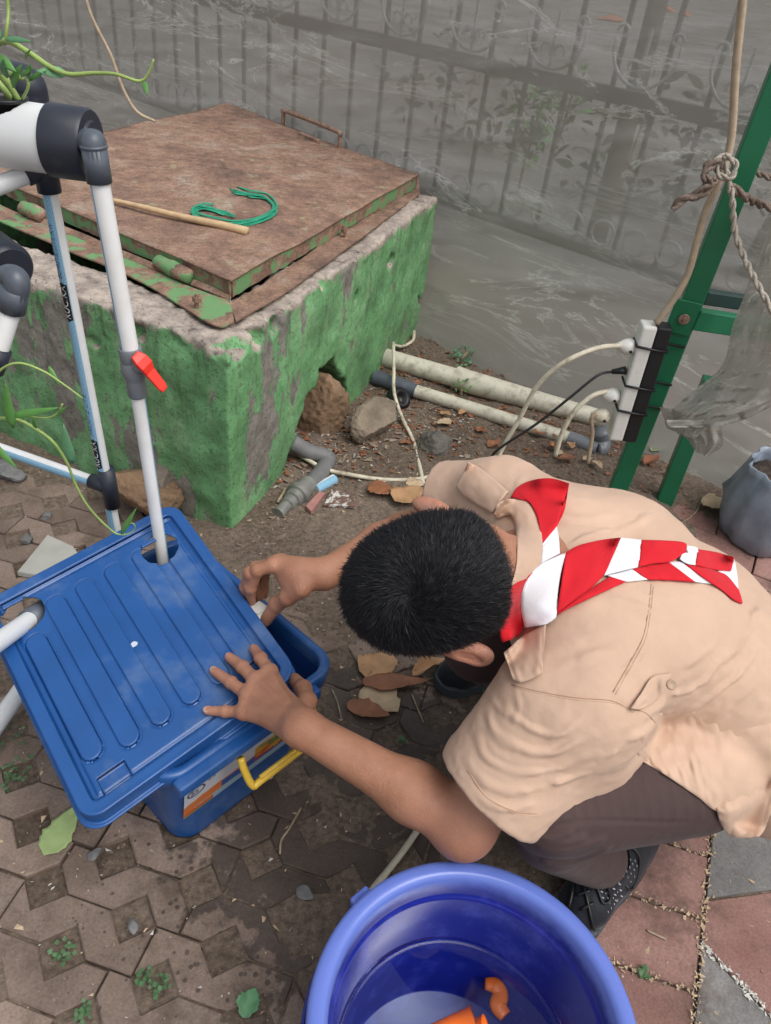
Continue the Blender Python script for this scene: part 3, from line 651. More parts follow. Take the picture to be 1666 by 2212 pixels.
def f_pit(p):
    w = p + np.stack([fbm(p * 14, 3), fbm(p * 14 + 40, 3), fbm(p * 14 + 80, 3)], -1) * .006
    d2 = s_poly2(w[:, :2], PITP); di = s_poly2(w[:, :2], PITI); top = w[:, 2] - TOPZ - fbm(p * 5 + 3, 3) * .012; bot = -.06 - p[:, 2]
    d = smax(smax(d2, top, .012), bot, .01); d = smax(d, -di, .01)
    q = np.stack([(p - np.array([BF[0], BF[1], 0], np.float32)) @ rd.astype(np.float32), p[:, 2]], -1); dep = (p - np.array([BF[0], BF[1], 0], np.float32)) @ rn.astype(np.float32)
    qn = q + np.stack([fbm(p * 30, 3), fbm(p * 30 + 9, 3)], -1) * .014
    h = np.maximum(s_poly2(qn, hole2), -dep - .13); d = smax(d, -h, .008)
    h = np.maximum(s_poly2(qn, cut2), -dep - .10); d = smax(d, -h, .01)
    n1 = fbm(p * 22, 4)
    for c, r in chips: d = smax(d, -(np.linalg.norm(p - c.astype(np.float32), axis=1) - r * (1 + .6 * n1) * .8), .006)
    for cr in (crack, crack2, crack3): d = smax(d, -(s_line(p + n1[:, None] * .008, cr) - .0045), .003)
    # worn front corner, ragged plaster edge round the top
    d = d + .004 * n1 + np.where(p[:, 2] > TOPZ - .035, .008 * fbm(p * 40, 3), 0)
    return d.astype(np.float32)
V, Q = nets(f_pit, (-1.85, 1.42, -.07), (.12, 3.9, .58), .0095)
mk_np('wall', V, Q, M['concrete'], pit)
# inner floor so that the gap under the lid is dark
Vp, Fp = prism_vf(PITP * .9 + cin * .1, -.05, -.03); mk('floor', Vp, Fp, M['soil'], pit, False)

# rusted steel frame and lid
LZ = .58
lid = thing('hatch_plate', 'rusted brown sheet steel lid with green flaking edge lying on the concrete pit', 'metal lid', (*P(500, 610, LZ)[:2], .53))
C_, B_, A_ = P(500, 608, LZ), P(905, 378, LZ), P(490, 222, LZ); D_ = np.array([-1.41, 2.36, LZ])
def quad_grid(a, b, c, d, n, m, zf=None):
    V = []; F = []
    for i in range(n + 1):
        for j in range(m + 1):
            s, t = i / n, j / m; p = (a * (1 - s) + b * s) * (1 - t) + (d * (1 - s) + c * s) * t
            V.append(p + np.array([0, 0, zf(p) if zf else 0]))
    for i in range(n):
        for j in range(m): k = i * (m + 1) + j; F.append((k, k + m + 1, k + m + 2, k + 1))
    return V, F
sag = lambda p: float(fbm(np.array([p * 2.3]), 2)[0]) * .012 + float(fbm(np.array([p * 14]), 2)[0]) * .002
V, F = quad_grid(C_, B_, A_, D_, 60, 60, sag); n = len(V); V2 = [np.array(v) - [0, 0, .004] for v in V]; F = list(F) + [tuple(i + n for i in f[::-1]) for f in F]
def rim_idx(n_, m_): return [i * (m_ + 1) for i in range(n_ + 1)] + [n_ * (m_ + 1) + j for j in range(1, m_ + 1)] + [i * (m_ + 1) + m_ for i in range(n_ - 1, -1, -1)] + [j for j in range(m_ - 1, 0, -1)]
ri = rim_idx(60, 60); 
for a, b in zip(ri, ri[1:] + ri[:1]): F.append((b, a, a + n, b + n))
mk('sheet', V + V2, F, M['rust_top'], lid)
# folded edges: thin ragged strips hanging from the sheet
def edge_strip(a, b, n, h, mat, name, tk=.004, inset=.004, rag=.004):
    d = nrm(b - a); nn = np.array([d[1], -d[0], 0.]); V = []; F = []
    for i in range(n + 1):
        p = a + (b - a) * i / n; zt = sag(p) - .0045; w = float(fbm(np.array([p * 20]), 3)[0]); q = p + nn * (w * .002 - inset)
        bot = h * (1 + .12 * w) + rag * float(fbm(np.array([p * 70 + 5]), 2)[0])
        for o_, z_ in ((0, zt), (tk, zt), (tk, -bot), (0, -bot)): V.append(q - nn * o_ + np.array([0, 0, z_]))
    for i in range(n):
        for k in range(4): F.append((i * 4 + k, i * 4 + (k + 1) % 4, i * 4 + 4 + (k + 1) % 4, i * 4 + 4 + k))
    F += [(3, 2, 1, 0), tuple(n * 4 + k for k in range(4))]; return mk(name, V, F, mat, lid, False)
edge_strip(C_, B_, 90, .044, M['rust_green'], 'edge_flange'); edge_strip(D_, C_, 90, .040, M['rust_green'], 'edge_flange'); edge_strip(B_, A_, 60, .04, M['rust'], 'edge_flange'); edge_strip(A_, D_, 60, .04, M['rust'], 'edge_flange')
hA, hB = P(612, 268, LZ), P(733, 318, LZ); hA[2] = hB[2] = LZ
hu = np.array([0, 0, .052])
tube('handle', [hA - hu * .2, hA + hu * .75, hA + hu + (hB - hA) * .07, hB + hu - (hB - hA) * .07, hB + hu * .75, hB - hu * .2], .0085, M['rust'], lid, 10, 5)
ho = nrm(hB - hA); ax_ = nrm(hA - P(630, 400, LZ))
for k in range(1):
    a = P(668, 298, LZ); V, F = box_vf(a + [0, 0, .002], (hB - hA), (0, 0, 1), np.cross(hB - hA, (0, 0, 1)), .13, .012, .02); mk('torn_edge', V, F, M['rust'], lid, False)
# hinge barrels on the front-left edge
for (u0, v0, u1, v1) in ((340, 565, 412, 598), (50, 448, 92, 466)):
    a, b = P(u0, v0, LZ - .028), P(u1, v1, LZ - .028); a2 = a + (b - a) * .05
    V, F = lathe_vf([(.0, 0), (.017, .001), (.02, .006), (.019, .3 * np.linalg.norm(b - a)), (.022, .5 * np.linalg.norm(b - a)), (.019, .8 * np.linalg.norm(b - a)), (.018, np.linalg.norm(b - a)), (0, np.linalg.norm(b - a))], a, b - a, 14)
    o = mk('hinge', V, F, M['rust_green'], lid); md = o.modifiers.new('d', 'DISPLACE'); tx = bpy.data.textures.new('lump', 'CLOUDS'); tx.noise_scale = .02; md.texture = tx; md.strength = .012; md.texture_coords = 'LOCAL'
V, F = lathe_vf([(.008, 0), (.01, .0), (.01, .004), (.006, .009), (.0, .011)], P(716, 716 - 329, LZ) + [0, 0, .001], (0, 0, 1), 10); 
# frame under the lid
fr = bpy.data.objects.new('steel_frame', None); COL.objects.link(fr); fr.parent = pit; fr.location = (0, 0, .52)
def flange(name, pts_in, pts_out, n, mat, lift=.0, t=.004):
    a = spline(pts_in, n); b = spline(pts_out, n); V = []; F = []
    for p, q in zip(a, b):
        for w_, z_ in ((p, 0), (q, 0), (q, -t), (p, -t)): V.append(w_ + [0, 0, z_ + lift + .003 * float(fbm(np.array([w_ * 12]), 2)[0])])
    for i in range(len(a) - 1):
        for k in range(4): F.append((i * 4 + k, i * 4 + (k + 1) % 4, i * 4 + 4 + (k + 1) % 4, i * 4 + 4 + k))
    F += [(3, 2, 1, 0), tuple((len(a) - 1) * 4 + k for k in range(4))]; return mk(name, V, F, mat, fr, False)
FZ = .534
flange('frame_side', [P(u, v, FZ) for u, v in ((905, 385), (760, 480), (620, 580), (497, 655))], [P(u, v, FZ) for u, v in ((907, 418), (770, 520), (640, 615), (510, 693))], 12, M['rust'])
flange('frame_side', [P(u, v, FZ) for u, v in ((500, 650), (420, 622), (270, 555), (110, 490), (-60, 415))], [P(u, v, FZ) for u, v in ((506, 694), (455, 697), (300, 605), (100, 520), (-70, 445))], 12, M['rust_green'])
flange('frame_side', [P(497, 655, FZ), P(495, 650, FZ), P(440, 625, FZ), P(250, 548, FZ), P(60, 470, FZ)], [P(497, 640, FZ + .010), P(492, 637, FZ + .010), P(440, 612, FZ + .010), P(250, 534, FZ + .010), P(60, 456, FZ + .01)], 10, M['rust'], .001)
def bolt(u, v, z, h, parent, tilt=(.1, 0)):
    a = P(u, v, z); pr = [(0, -.02), (.0055, -.02), (.0055, h * .5), (.011, h * .5), (.011, h * .8), (.0058, h * .8), (.005, h), (0, h)]; V, F = lathe_vf(pr, a, nrm((tilt[0], tilt[1], 1)), 8); return mk('bolt', V, F, M['rust'], parent, False)
bolt(424, 665, FZ, .035, fr); bolt(747, 512, FZ, .035, fr, (-.25, -.1))

# ================================================================== FENCE, NET
fence = thing('iron_fence', 'dark iron bar fence with silver scrolls standing behind the grey shade net', 'fence', fence_pt(0, 0, 0))
def bar(name, a, b, w, mat, t=None):
    d = b - a; L = np.linalg.norm(d); x = FDIR if abs(nrm(d)[2]) > .5 else np.array([0, 0, 1.]); V, F = box_vf((a + b) / 2, d, x, np.cross(nrm(d), x), L, w, t or w); return mk(name, V, F, mat, fence, False)
S0, S1 = -3.6, 2.0
for z, w in ((.935, .045), (1.30, .03), (.46, .035)): bar('rail', fence_pt(S0, 0, z), fence_pt(S1, 0, z), w, M['fence'], .03)
bpx = [(115, 0), (230, 60), (345, 80), (868, 200), (940, 230), (1010, 240), (1083, 270), (1155, 290), (1220, 310), (1290, 330), (1356, 350), (1430, 370), (1500, 380)]
sb = []
for k in range(-26, 16): sb.append(.155 * k + .02)
for s in sb:
    thick = abs((s / .155 - .13) % 5) < .5; bar('post' if thick else 'bar', fence_pt(s, -.003, .2 if thick else .47), fence_pt(s, -.003, 1.32), .04 if thick else .013, M['fence'])
def curl(c, r, a0, a1, r1=None):
    pts = []
    for t in np.linspace(0, 1, 14): a = a0 + (a1 - a0) * t; rr = r + ((r1 if r1 is not None else r) - r) * t; pts.append(c + FDIR * rr * math.cos(a) + np.array([0, 0, rr * math.sin(a)]))
    return pts
for k in range(-11, 7):
    s = .31 * k + .09 + .02
    o3 = .022
    c = fence_pt(s, o3, 1.075)
    tube('scroll', curl(c, .105, math.pi * .95, math.pi * 2.05), .0055, M['scroll'], fence, 6, 2, 1.0)
    for sg in (-1, 1):
        tube('scroll', curl(c + FDIR * sg * .085 + np.array([0, 0, .03]), .022, math.pi * (.0 if sg > 0 else 1), math.pi * (1.5 if sg > 0 else -.5), .010), .005, M['scroll'], fence, 6, 2)
        tube('scroll', curl(c + FDIR * sg * .028 + np.array([0, 0, -.055]), .024, math.pi * (1.2 if sg > 0 else -.2), math.pi * (-.2 if sg > 0 else 1.2), .014), .005, M['scroll'], fence, 6, 2)
    bar('bar', c + np.array([0, 0, -.10]), c + np.array([0, 0, .05]), .009, M['scroll'])
for k in range(-22, 13):
    tube('ring', curl(fence_pt(.12 * k + .03, o3, .535), .040, 0, math.tau * .98), .005, M['scroll'], fence, 6, 2)
# net
net = thing('shade_net', 'grey see-through shade net hanging along the iron fence', 'net', fence_pt(0, .06, 0))
ns, nz = 330, 110; ss = np.linspace(-3.9, 1.95, ns); zz = np.linspace(0, 1, nz); Sg, Tg = np.meshgrid(ss, zz, indexing='ij'); Zg = .005 + Tg ** 1.15 * 1.6
pn = np.stack([Sg * 1.2 + Zg * .6, Zg * 3.2 - Sg * .5, 0 * Sg], -1).reshape(-1, 3)
fold = (fbm(pn, 5, .6) * .035 + .012 * fbm(pn * [3, 9, 1], 3)).reshape(Sg.shape); ridge = (1 - np.abs(fbm(pn * [.9, 2.6, 1] + 7, 3).reshape(Sg.shape)) * 4).clip(0, 1) ** 3 * .022
low = np.clip(1 - Zg / .42, 0, 1) ** 1.6; off = .085 + low * (.17 + .09 * sstep(.4, 1.3, Sg)) * sstep(-1.2, -.1, Sg) + (fold * .55 + ridge * .5) * (.3 + .7 * np.clip(Zg / .2, 0, 1))
off = np.maximum(off, .042)
V = FP0 + FDIR * Sg[..., None] + FNRM * off[..., None] + np.array([0, 0, 1.]) * (Zg + .004 + low * .012 * fbm(pn * 2.5, 3).reshape(Sg.shape))[..., None]
I = np.arange(ns * nz).reshape(ns, nz); Q = np.stack([I[:-1, :-1], I[1:, :-1], I[1:, 1:], I[:-1, 1:]], -1).reshape(-1, 4)
no = mk_np('net_sheet', V.reshape(-1, 3), Q, M['net'], net); uvl = no.data.uv_layers.new(name='uv')
li = np.empty(len(no.data.loops), np.int32); no.data.loops.foreach_get('vertex_index', li); UVv = np.stack([Sg, Zg], -1).reshape(-1, 2)[li].astype(np.float32); uvl.data.foreach_set('uv', UVv.ravel())
# bunched net on the right, tied up
def cloth_poly(name, gl, gr, mat, parent, n=40, m=30, amp=.012, yoff=0.0, seed=3, fq=(30, 8)):
    a = spline(gl, 8); b = spline(gr, 8); a = a[np.linspace(0, len(a) - 1, n).astype(int)]; b = b[np.linspace(0, len(b) - 1, n).astype(int)]
    V = []; F = []; UVs = []
    nd = nrm((-.25, -1, .1))
    for i in range(n):
        for j in range(m):
            t = j / (m - 1); p = a[i] * (1 - t) + b[i] * t; w = float(fbm(np.array([[t * 5 + seed, i / n * 2.2 + t * 1.5, seed]]), 4)[0]) + .15 * math.sin(t * fq[1] * 3 + i / n * 3)
            V.append(p + nd * amp * w * 2); UVs.append((t, i / n * 2))
    for i in range(n - 1):
        for j in range(m - 1): k = i * m + j; F.append((k, k + 1, k + m + 1, k + m))
    o = mk(name, V, F, mat, parent); ul = o.data.uv_layers.new(name='uv')
    for lp in o.data.loops: ul.data[lp.index].uv = UVs[lp.vertex_index]
    return o
bn = thing('tied_net', 'brownish bundle of shade net gathered and tied beside the green post', 'net', P(1560, 1000, .05))
YB = 1.79
cloth_poly('net_fold', [PY(u, v, YB) for u, v in ((1700, 360), (1640, 560), (1585, 700), (1560, 790), (1490, 850), (1440, 900), (1440, 925))], [PY(u, v, YB - .12) for u, v in ((1760, 380), (1740, 560), (1720, 700), (1700, 790), (1670, 860), (1560, 905), (1500, 950))], M['net_cloth'], bn, 60, 50, .009)
cloth_poly('net_fold', [PY(u, v, YB - .02) for u, v in ((1425, 880), (1440, 915), (1480, 945), (1500, 975))], [PY(u, v, YB - .04) for u, v in ((1560, 900), (1560, 930), (1560, 960), (1530, 985))], M['net_cloth'], bn, 24, 24, .012, seed=8)
cloth_poly('net_hem', [PY(u, v, YB - .1) for u, v in ((1440, 908), (1540, 905), (1620, 880), (1690, 830))], [PY(u, v, YB - .1) for u, v in ((1445, 925), (1545, 922), (1625, 900), (1695, 858))], M['net_cloth'], bn, 30, 10, .006, seed=12)

# ================================================================== GREEN POSTS, SOCKETS, ROPES
rack = thing('green_steel_rack', 'green painted steel rack with two posts and a bolted cross bar', 'rack', P(1335, 1100))
def slab(name, a, b, wdir, w, t, mat, parent, bv=.0):
    d = b - a; ww = nrm(np.asarray(wdir) - nrm(d) * np.dot(wdir, nrm(d))); V, F = box_vf((a + b) / 2, d, ww, np.cross(nrm(d), ww), np.linalg.norm(d), w, t); o = mk(name, V, F, mat, parent, False)
    if bv: bevel(o, bv)
    return o
pA, pB = PY(1322, 1090, 1.86), PY(1660, 230, 1.86); pB = pA + (pB - pA) * 1.35
WD = np.array([1., -.2, 0]); slab('post', pA, pB, WD, .050, .045, M['green_steel'], rack, .003)
qA, qB = PY(1420, 1120, 1.93), PY(1493, 935, 1.93); qB = qA + (qB - qA) * 1.55; slab('post', qA, qB, WD, .047, .045, M['green_steel'], rack, .003)
slab('cross_bar', PY(1500, 688, 1.835), PY(1720, 722, 1.92), (0, 0, 1), .05, .03, M['green_steel'], rack, .003); slab('cross_bar', PY(1520, 640, 1.93), PY(1740, 672, 1.98), (0, 0, 1), .035, .03, simple('dark_green_steel', (.02, .045, .04), .5), rack, .003)
slab('joint_plate', PY(1462, 720, 1.834), PY(1490, 650, 1.834), WD, .062, .006, M['green_steel'], rack, .002)
bc = PY(1478, 690, 1.825); V, F = lathe_vf([(0, .012), (.005, .012), (.007, .004), (.012, .003), (.014, 0)], bc, (-.1, -1, 0), 10); mk('bolt', V, F, M['rust'], rack, False)
# extension socket strip
ext = thing('power_strip', 'white and black socket strip cable-tied upright to the green post', 'power strip', PY(1320, 950, 1.80))
YS = 1.80
sA, sB = PY(1345, 945, YS), PY(1422, 700, YS); sdn = nrm(sB - sA)
xl = nrm(np.cross(sdn, (0, 1, 0))); 
if xl[0] > 0: xl = -xl
o = slab('socket_body', sA + xl * .022, sB + xl * .022, xl, .036, .05, M['white_plastic'], ext, .006); o = slab('back_channel', sA - xl * .014, sB - xl * .014, xl, .036, .046, M['black'], ext, .004)
L = np.linalg.norm(sB - sA)
for f_ in (.02, .42, .66, .985):
    pass
for f_ in (.28, .50, .83):
    c = sA + (sB - sA) * f_; ring = [c + xl * a_ + np.array([0, -1, 0]) * b_ + sdn * (.004 * a_ / .04) for a_, b_ in ((.042, -.0), (.042, .029), (.0, .029), (-.034, .026), (-.040, -.030), (-.090, -.030), (-.092, -.06), (-.04, -.05), (.042, -.02), (.042, 0))]
    tube('cable_tie', ring, .0032, M['black'], ext, 6, 1)
def plug(u, v, r, mat, du, dv, label):
    c = PY(u, v, YS); t = thing('plug', label, 'plug', c, 'round plugs in the socket strip'); d = nrm(PY(u + du, v + dv, YS) - c)
    V, F = lathe_vf([(0, -.012), (r * .75, -.012), (r, -.002), (r, .008), (r * .8, .018), (r * .45, .028), (r * .3, .034), (0, .035)], c, -xl * -1, 20); mk('plug_body', V, F, mat, t)
    V, F = lathe_vf([(0, .004), (.004, .004), (.004, 0)], c + np.array([.0, -r * .93, -.004]), (0, -1, 0), 10); mk('screw_hole', V, F, M['black'], t); return c
c1 = plug(1361, 749, .020, M['white_plastic'], -10, 0, 'clean white round plug, uppermost in the socket strip')
c2 = plug(1327, 855, .020, M['white_plastic'], -10, 0, 'white round plug in the middle of the socket strip')
c3 = plug(1305, 898, .020, M['old_white'], -10, 0, 'yellowed stained round plug, lowest in the socket strip')
def cord(name, px, r, mat, label, cat='cord', group=None, seg=8):
    pts = [PY(u, v, y) if m_ == 'y' else P(u, v, y) for (u, v, y, m_) in px]; o = tube(name, pts, r, mat, None, seg, 7, loc=pts[0]); return setp(o, label, cat, group)
cord('power_cord', [(1350, 746, 1.80, 'y'), (1290, 752, 1.76, 'y'), (1215, 785, 1.74, 'y'), (1160, 835, 1.75, 'y'), (1125, 900, 1.76, 'y'), (1085, 970, 1.76, 'y'), (1070, 1010, 1.74, 'y')], .0062, M['cord_pale'], 'cream cord arching from the uppermost plug down behind the back')
cord('power_cord', [(1345, 800, 1.80, 'y'), (1322, 803, 1.80, 'y'), (1290, 812, 1.78, 'y'), (1230, 860, 1.76, 'y'), (1160, 915, 1.75, 'y'), (1080, 968, 1.74, 'y'), (1060, 990, 1.74, 'y')], .0035, M['black'], 'thin black cord plugged into the white socket strip')
tube('plug_sleeve', [PY(1352, 800, 1.80), PY(1340, 801, 1.80), PY(1322, 803, 1.80)], [.011, .009, .006], M['black'], bpy.data.objects['power_cord.001'], 10, 1)
cord('power_cord', [(1315, 845, 1.80, 'y'), (1280, 855, 1.78, 'y'), (1240, 890, 1.77, 'y'), (1215, 935, 1.77, 'y'), (1200, 985, 1.77, 'y')], .0065, M['cord_pale'], 'cream cord dropping from the middle plug behind the shirt')
cord('power_cord', [(1290, 892, 1.79, 'y'), (1278, 905, 1.79, 'y'), (1280, 940, 1.80, 'y'), (1270, 1000, 1.8, 'y')], .0058, M['cord'], 'short brown cord hanging from the yellowed plug')
cord('supply_cable', [(1418, 698, 1.79, 'y'), (1450, 655, 1.79, 'y'), (1487, 590, 1.79, 'y'), (1520, 470, 1.79, 'y'), (1558, 380, 1.79, 'y'), (1580, 300, 1.80, 'y'), (1590, 150, 1.80, 'y'), (1605, 0, 1.80, 'y'), (1612, -90, 1.80, 'y')], .0085, M['cord'], 'thick tan cable running up the green post from the socket strip')
cord('wall_cord', [(180, -20, 2.6, 'y'), (200, 40, 2.6, 'y'), (240, 120, 2.6, 'y'), (265, 190, 2.6, 'y'), (295, 240, 2.6, 'y'), (335, 262, 2.6, 'y')], .005, M['cord'], 'thin brown cord hanging down the net behind the pit')
# cords on the soil
cord('ground_cord', [(640, 978, .05, 'z'), (700, 1012, .035, 'z'), (760, 1026, .03, 'z'), (830, 1036, .025, 'z'), (900, 1035, .02, 'z'), (960, 1022, .02, 'z'), (1010, 1010, .02, 'z'), (1040, 1005, .02, 'z')], .0062, M['cord_pale'], 'grimy cream cord lying from the pit hole toward the shirt shoulder')
cord('ground_cord', [(850, 740, .12, 'z'), (851, 800, .08, 'z'), (852, 850, .06, 'z'), (870, 905, .03, 'z'), (892, 950, .02, 'z'), (905, 1000, .015, 'z'), (918, 1060, .015, 'z')], .0062, M['cord_pale'], 'grimy cream cord running down past the stones from the pit corner')
cord('ground_cord', [(895, 715, .05, 'z'), (892, 735, .03, 'z'), (870, 748, .03, 'z'), (850, 745, .06, 'z')], .006, M['cord_pale'], 'curled end of cream cord tucked behind the pit corner')
cord('bucket_cord', [(905, 1790, .01, 'z'), (870, 1840, .012, 'z'), (835, 1885, .014, 'z'), (800, 1930, .016, 'z'), (770, 2010, .02, 'z')], .0058, M['cord_pale'], 'pale hose end lying on wet pavers beside the blue bucket')
# rope knot
rope = thing('rope', 'frayed beige rope knotted round the green post and supply cable', 'rope', PY(1570, 345, 1.78))
def strand(name, px, r, mat, y, parent):
    base = spline([PY(u, v, y + (dy if True else 0)) for u, v, dy in px], 14)
    T = np.gradient(base, axis=0); T /= np.linalg.norm(T, axis=1)[:, None]; x = frame(T[0])[0]; acc = 0; A = []; Bp = []
    for i in range(len(base)):
        x = nrm(x - T[i] * x.dot(T[i])); yv = np.cross(T[i], x); 
        if i: acc += np.linalg.norm(base[i] - base[i - 1])
        a = acc / (r * 5) * math.tau * .6; A.append(base[i] + r * .5 * (math.cos(a) * x + math.sin(a) * yv)); Bp.append(base[i] - r * .5 * (math.cos(a) * x + math.sin(a) * yv))
    for q in (A, Bp): V, F = sweep(q, r * .62, 7); mk(name, V, F, mat, parent)
strand('strand', [(1560, 340, -.01), (1572, 380, -.02), (1582, 430, -.03), (1588, 500, -.03), (1610, 560, -.06), (1640, 620, -.12), (1680, 690, -.16)], .0068, M['rope'], 1.78, rope)
strand('strand', [(1578, 400, -.03), (1610, 425, -.03), (1640, 440, .02), (1690, 455, .06)], .009, M['rope_dark'], 1.79, rope)
strand('strand', [(1600, 355, .02), (1640, 375, .05), (1690, 392, .08)], .007, M['rope_dark'], 1.84, rope)
strand('strand', [(1575, 335, -.01), (1548, 345, -.03), (1552, 375, -.04), (1578, 385, -.05), (1590, 355, -.04), (1565, 335, -.04)], .0062, M['rope'], 1.775, rope)
strand('strand', [(1560, 360, -.03), (1530, 355, -.03), (1525, 385, -.04), (1545, 390, -.05), (1525, 400, -.05), (1505, 420, -.05), (1480, 430, -.05), (1465, 440, -.05), (1454, 452, -.05)], .0085, M['rope_dark'], 1.775, rope)
strand('strand', [(1555, 345, -.04), (1520, 375, -.05), (1538, 400, -.05), (1510, 425, -.05), (1480, 425, -.05), (1460, 442, -.05)], .0075, M['rope_dark'], 1.775, rope)

# ================================================================== DRAIN PIPES ON THE SOIL
def rod(name, a, b, r, mat, parent=None, label=None, cat=None, group=None, seg=20, ends=()):
    V, F = sweep([a, b], [r, r], seg); o = mk(name, V, F, mat, parent, True, None if parent else a); flatedges(o)
    return setp(o, label, cat, group)
dp = thing('drain_pipe', 'thick weathered cream pipe lying along the foot of the net', 'pipe', P(850, 785, .04))
a, m1, m2, b = P(830, 772, .045), P(985, 815, .045), P(1010, 824, .045), P(1300, 905, .045)
rod('pipe_length', a, m2, .034, M['cream_pvc'], dp); V, F = sweep([m1, m2, m2 + (b - m2) * .25, m2 + (b - m2) * .55, b], [.041, .041, .038, .034, .03], 20); flatedges(mk('socket_length', V, F, M['cream_pvc'], dp))
dp2 = thing('water_pipe', 'thinner white pipe with grey fittings lying in front of the cream pipe', 'pipe', P(840, 825, .03))
a, m1, b, e = P(810, 815, .028), P(900, 845, .028), P(1232, 948, .028), P(1290, 970, .028)
rod('grey_socket', a, m1, .026, M['grey_pvc'], dp2); rod('pipe_length', m1 - (b - m1) * .02, b, .0225, M['cream_pvc'], dp2); rod('grey_socket', b - (b - m1) * .01, e, .025, M['mid_pvc'], dp2)
tube('elbow', [e, P(1300, 968, .03), P(1302, 950, .05), P(1298, 930, .085)], .0265, M['mid_pvc'], dp2, 16, 6)
coil = thing('black_fitting', 'round black ribbed fitting wedged between pipe and stone', 'fitting', P(860, 860, .03))
V, F = lathe_vf([(0, -.03), (.03, -.03), (.04, -.02), (.04, .01), (.033, .012), (.033, .02), (.02, .02), (.018, 0), (0, 0)], P(862, 862, .03), (.5, -.5, .6), 18); mk('fitting_body', V, F, M['black'], coil)
gp = thing('broken_pipe', 'grey pipe elbow and metal coupling running out of the pit hole', 'pipe', P(650, 960, .03))
tube('elbow', [P(630, 955, .09), P(665, 975, .06), P(700, 985, .045), P(708, 995, .035), P(690, 1025, .03), P(660, 1055, .026)], .024, simple('dull_grey_pipe', (.15, .15, .15), .6, .2, 20, .3), gp, 16, 6)
mt = simple('corroded_metal', (.24, .24, .22), .45, .3, 30, .4, 60, metal=.3)
c0, c1 = P(668, 1045, .028), P(600, 1110, .024); cd = nrm(c1 - c0); cL = np.linalg.norm(c1 - c0)
V, F = lathe_vf([(0, 0), (.026, 0), (.028, .01), (.028, cL * .28), (.034, cL * .30), (.034, cL * .42), (.027, cL * .44), (.027, cL * .56), (.022, cL * .58), (.022, cL * .72), (.017, cL * .74), (.017, cL), (0, cL)], c0, cd, 18); flatedges(mk('coupling', V, F, mt, gp))
bp = thing('pipe_offcut', 'short offcut of white pipe with blue print on the soil', 'pipe offcut', P(700, 1050, .02))
def print_pipe(name, pts, r, mat, parent, up, seg=24, sm=1):
    p = spline(pts, sm) if sm > 1 else np.asarray(pts, float); V, F = sweep(p, r, seg, True); 
    # first ring direction
    T = nrm(p[1] - p[0]); x = nrm(np.asarray(up, float) - T * np.dot(up, T)); 
    V = []; n = len(p); Tn = np.gradient(p, axis=0); acc = np.concatenate([[0], np.cumsum(np.linalg.norm(np.diff(p, axis=0), axis=1))])
    for i in range(n):
        Ti = nrm(Tn[i]); x = nrm(x - Ti * x.dot(Ti)); y = np.cross(Ti, x)
        for k in range(seg): a = math.tau * k / seg; V.append(p[i] + r * (math.cos(a) * x + math.sin(a) * y))
    o = mk(name, V, F, mat, parent); ul = o.data.uv_layers.new(name='uv')
    nq = (n - 1) * seg
    for pi, poly in enumerate(o.data.polygons):
        if pi < nq:
            i, k = divmod(pi, seg); uvs = ((k / seg, acc[i]), ((k + 1) / seg, acc[i]), ((k + 1) / seg, acc[i + 1]), (k / seg, acc[i + 1]))
        else: uvs = [(.9, 0)] * len(poly.loop_indices)
        for l, w in zip(poly.loop_indices, uvs): ul.data[l].uv = w
    flatedges(o); return o
print_pipe('pipe_wall', [P(682, 1058, .02), P(722, 1035, .02)], .015, M['print_a'], bp, (0, 0, 1))
V, F = lathe_vf([(.0125, .0), (.0, .0)], P(722, 1035, .02) + nrm(P(722, 1035, .02) - P(682, 1058, .02)) * .0006, P(722, 1035, .02) - P(682, 1058, .02), 16); mk('dark_end_disc', V, F, M['black'], bp)  # black disc on the capped end paints in the shade of the bore

# ================================================================== STONES
def rock(name, c, r, label, mat, seed, rot=0.0, cut=.35, group=None, cat='stone'):
    rg = np.random.default_rng(seed); pl = rg.normal(size=(9, 3)); pl /= np.linalg.norm(pl, axis=1)[:, None]; ds = rg.uniform(.52, .85, 9); r = np.asarray(r, float); ca, sa = math.cos(rot), math.sin(rot)
    Rm = np.array([[ca, sa, 0], [-sa, ca, 0], [0, 0, 1]])
    c = np.asarray(c, float)
    def f(p):
        q = (p - c.astype(np.float32)) @ Rm.T.astype(np.float32) / r; d = np.linalg.norm(q, axis=1) - 1.05
        for n_, d_ in zip(pl, ds): d = smax(d, q @ n_.astype(np.float32) - d_, .012)
        d = np.maximum(d, -(q[:, 2] + .75)); return ((d + .05 * fbm(p / r.mean() * 1.7 + seed, 4) + .05 * fbm(p / r.mean() * 9, 2)) * r.min()).astype(np.float32)
    b = r.max() * 1.35; V, Q = nets(f, c - b, c + b, r.min() / 16); o = mk_np(name, V, Q, mat, None, (c[0], c[1], 0)); return setp(o, label, cat, group)
rock('stone', P(815, 905, .06), (.066, .128, .062), 'long grey-brown rubble stone leaning beside the grey cord', M['stone'], 11, -.5)
rock('stone', P(938, 955, .03), (.085, .062, .055), 'dark angular rubble stone, rightmost of those on the soil', simple('grey_stone', (.14, .13, .11), .9, .35, 14, .9, 60, bd=.006), 15, .3)
hc = pface(705, 900); rock('stone', hc - rn * .035 + [0, 0, -.005], (.105, .09, .14), 'large orange-brown stone filling the hole in the pit side', M['stone_brown'], 21, .4)
rock('hollow_stone', P(290, 1055, .07), (.125, .07, .075), 'broken orange-brown block behind the rear white pipe', M['stone_brown'], 31, -.2, cat='broken block')
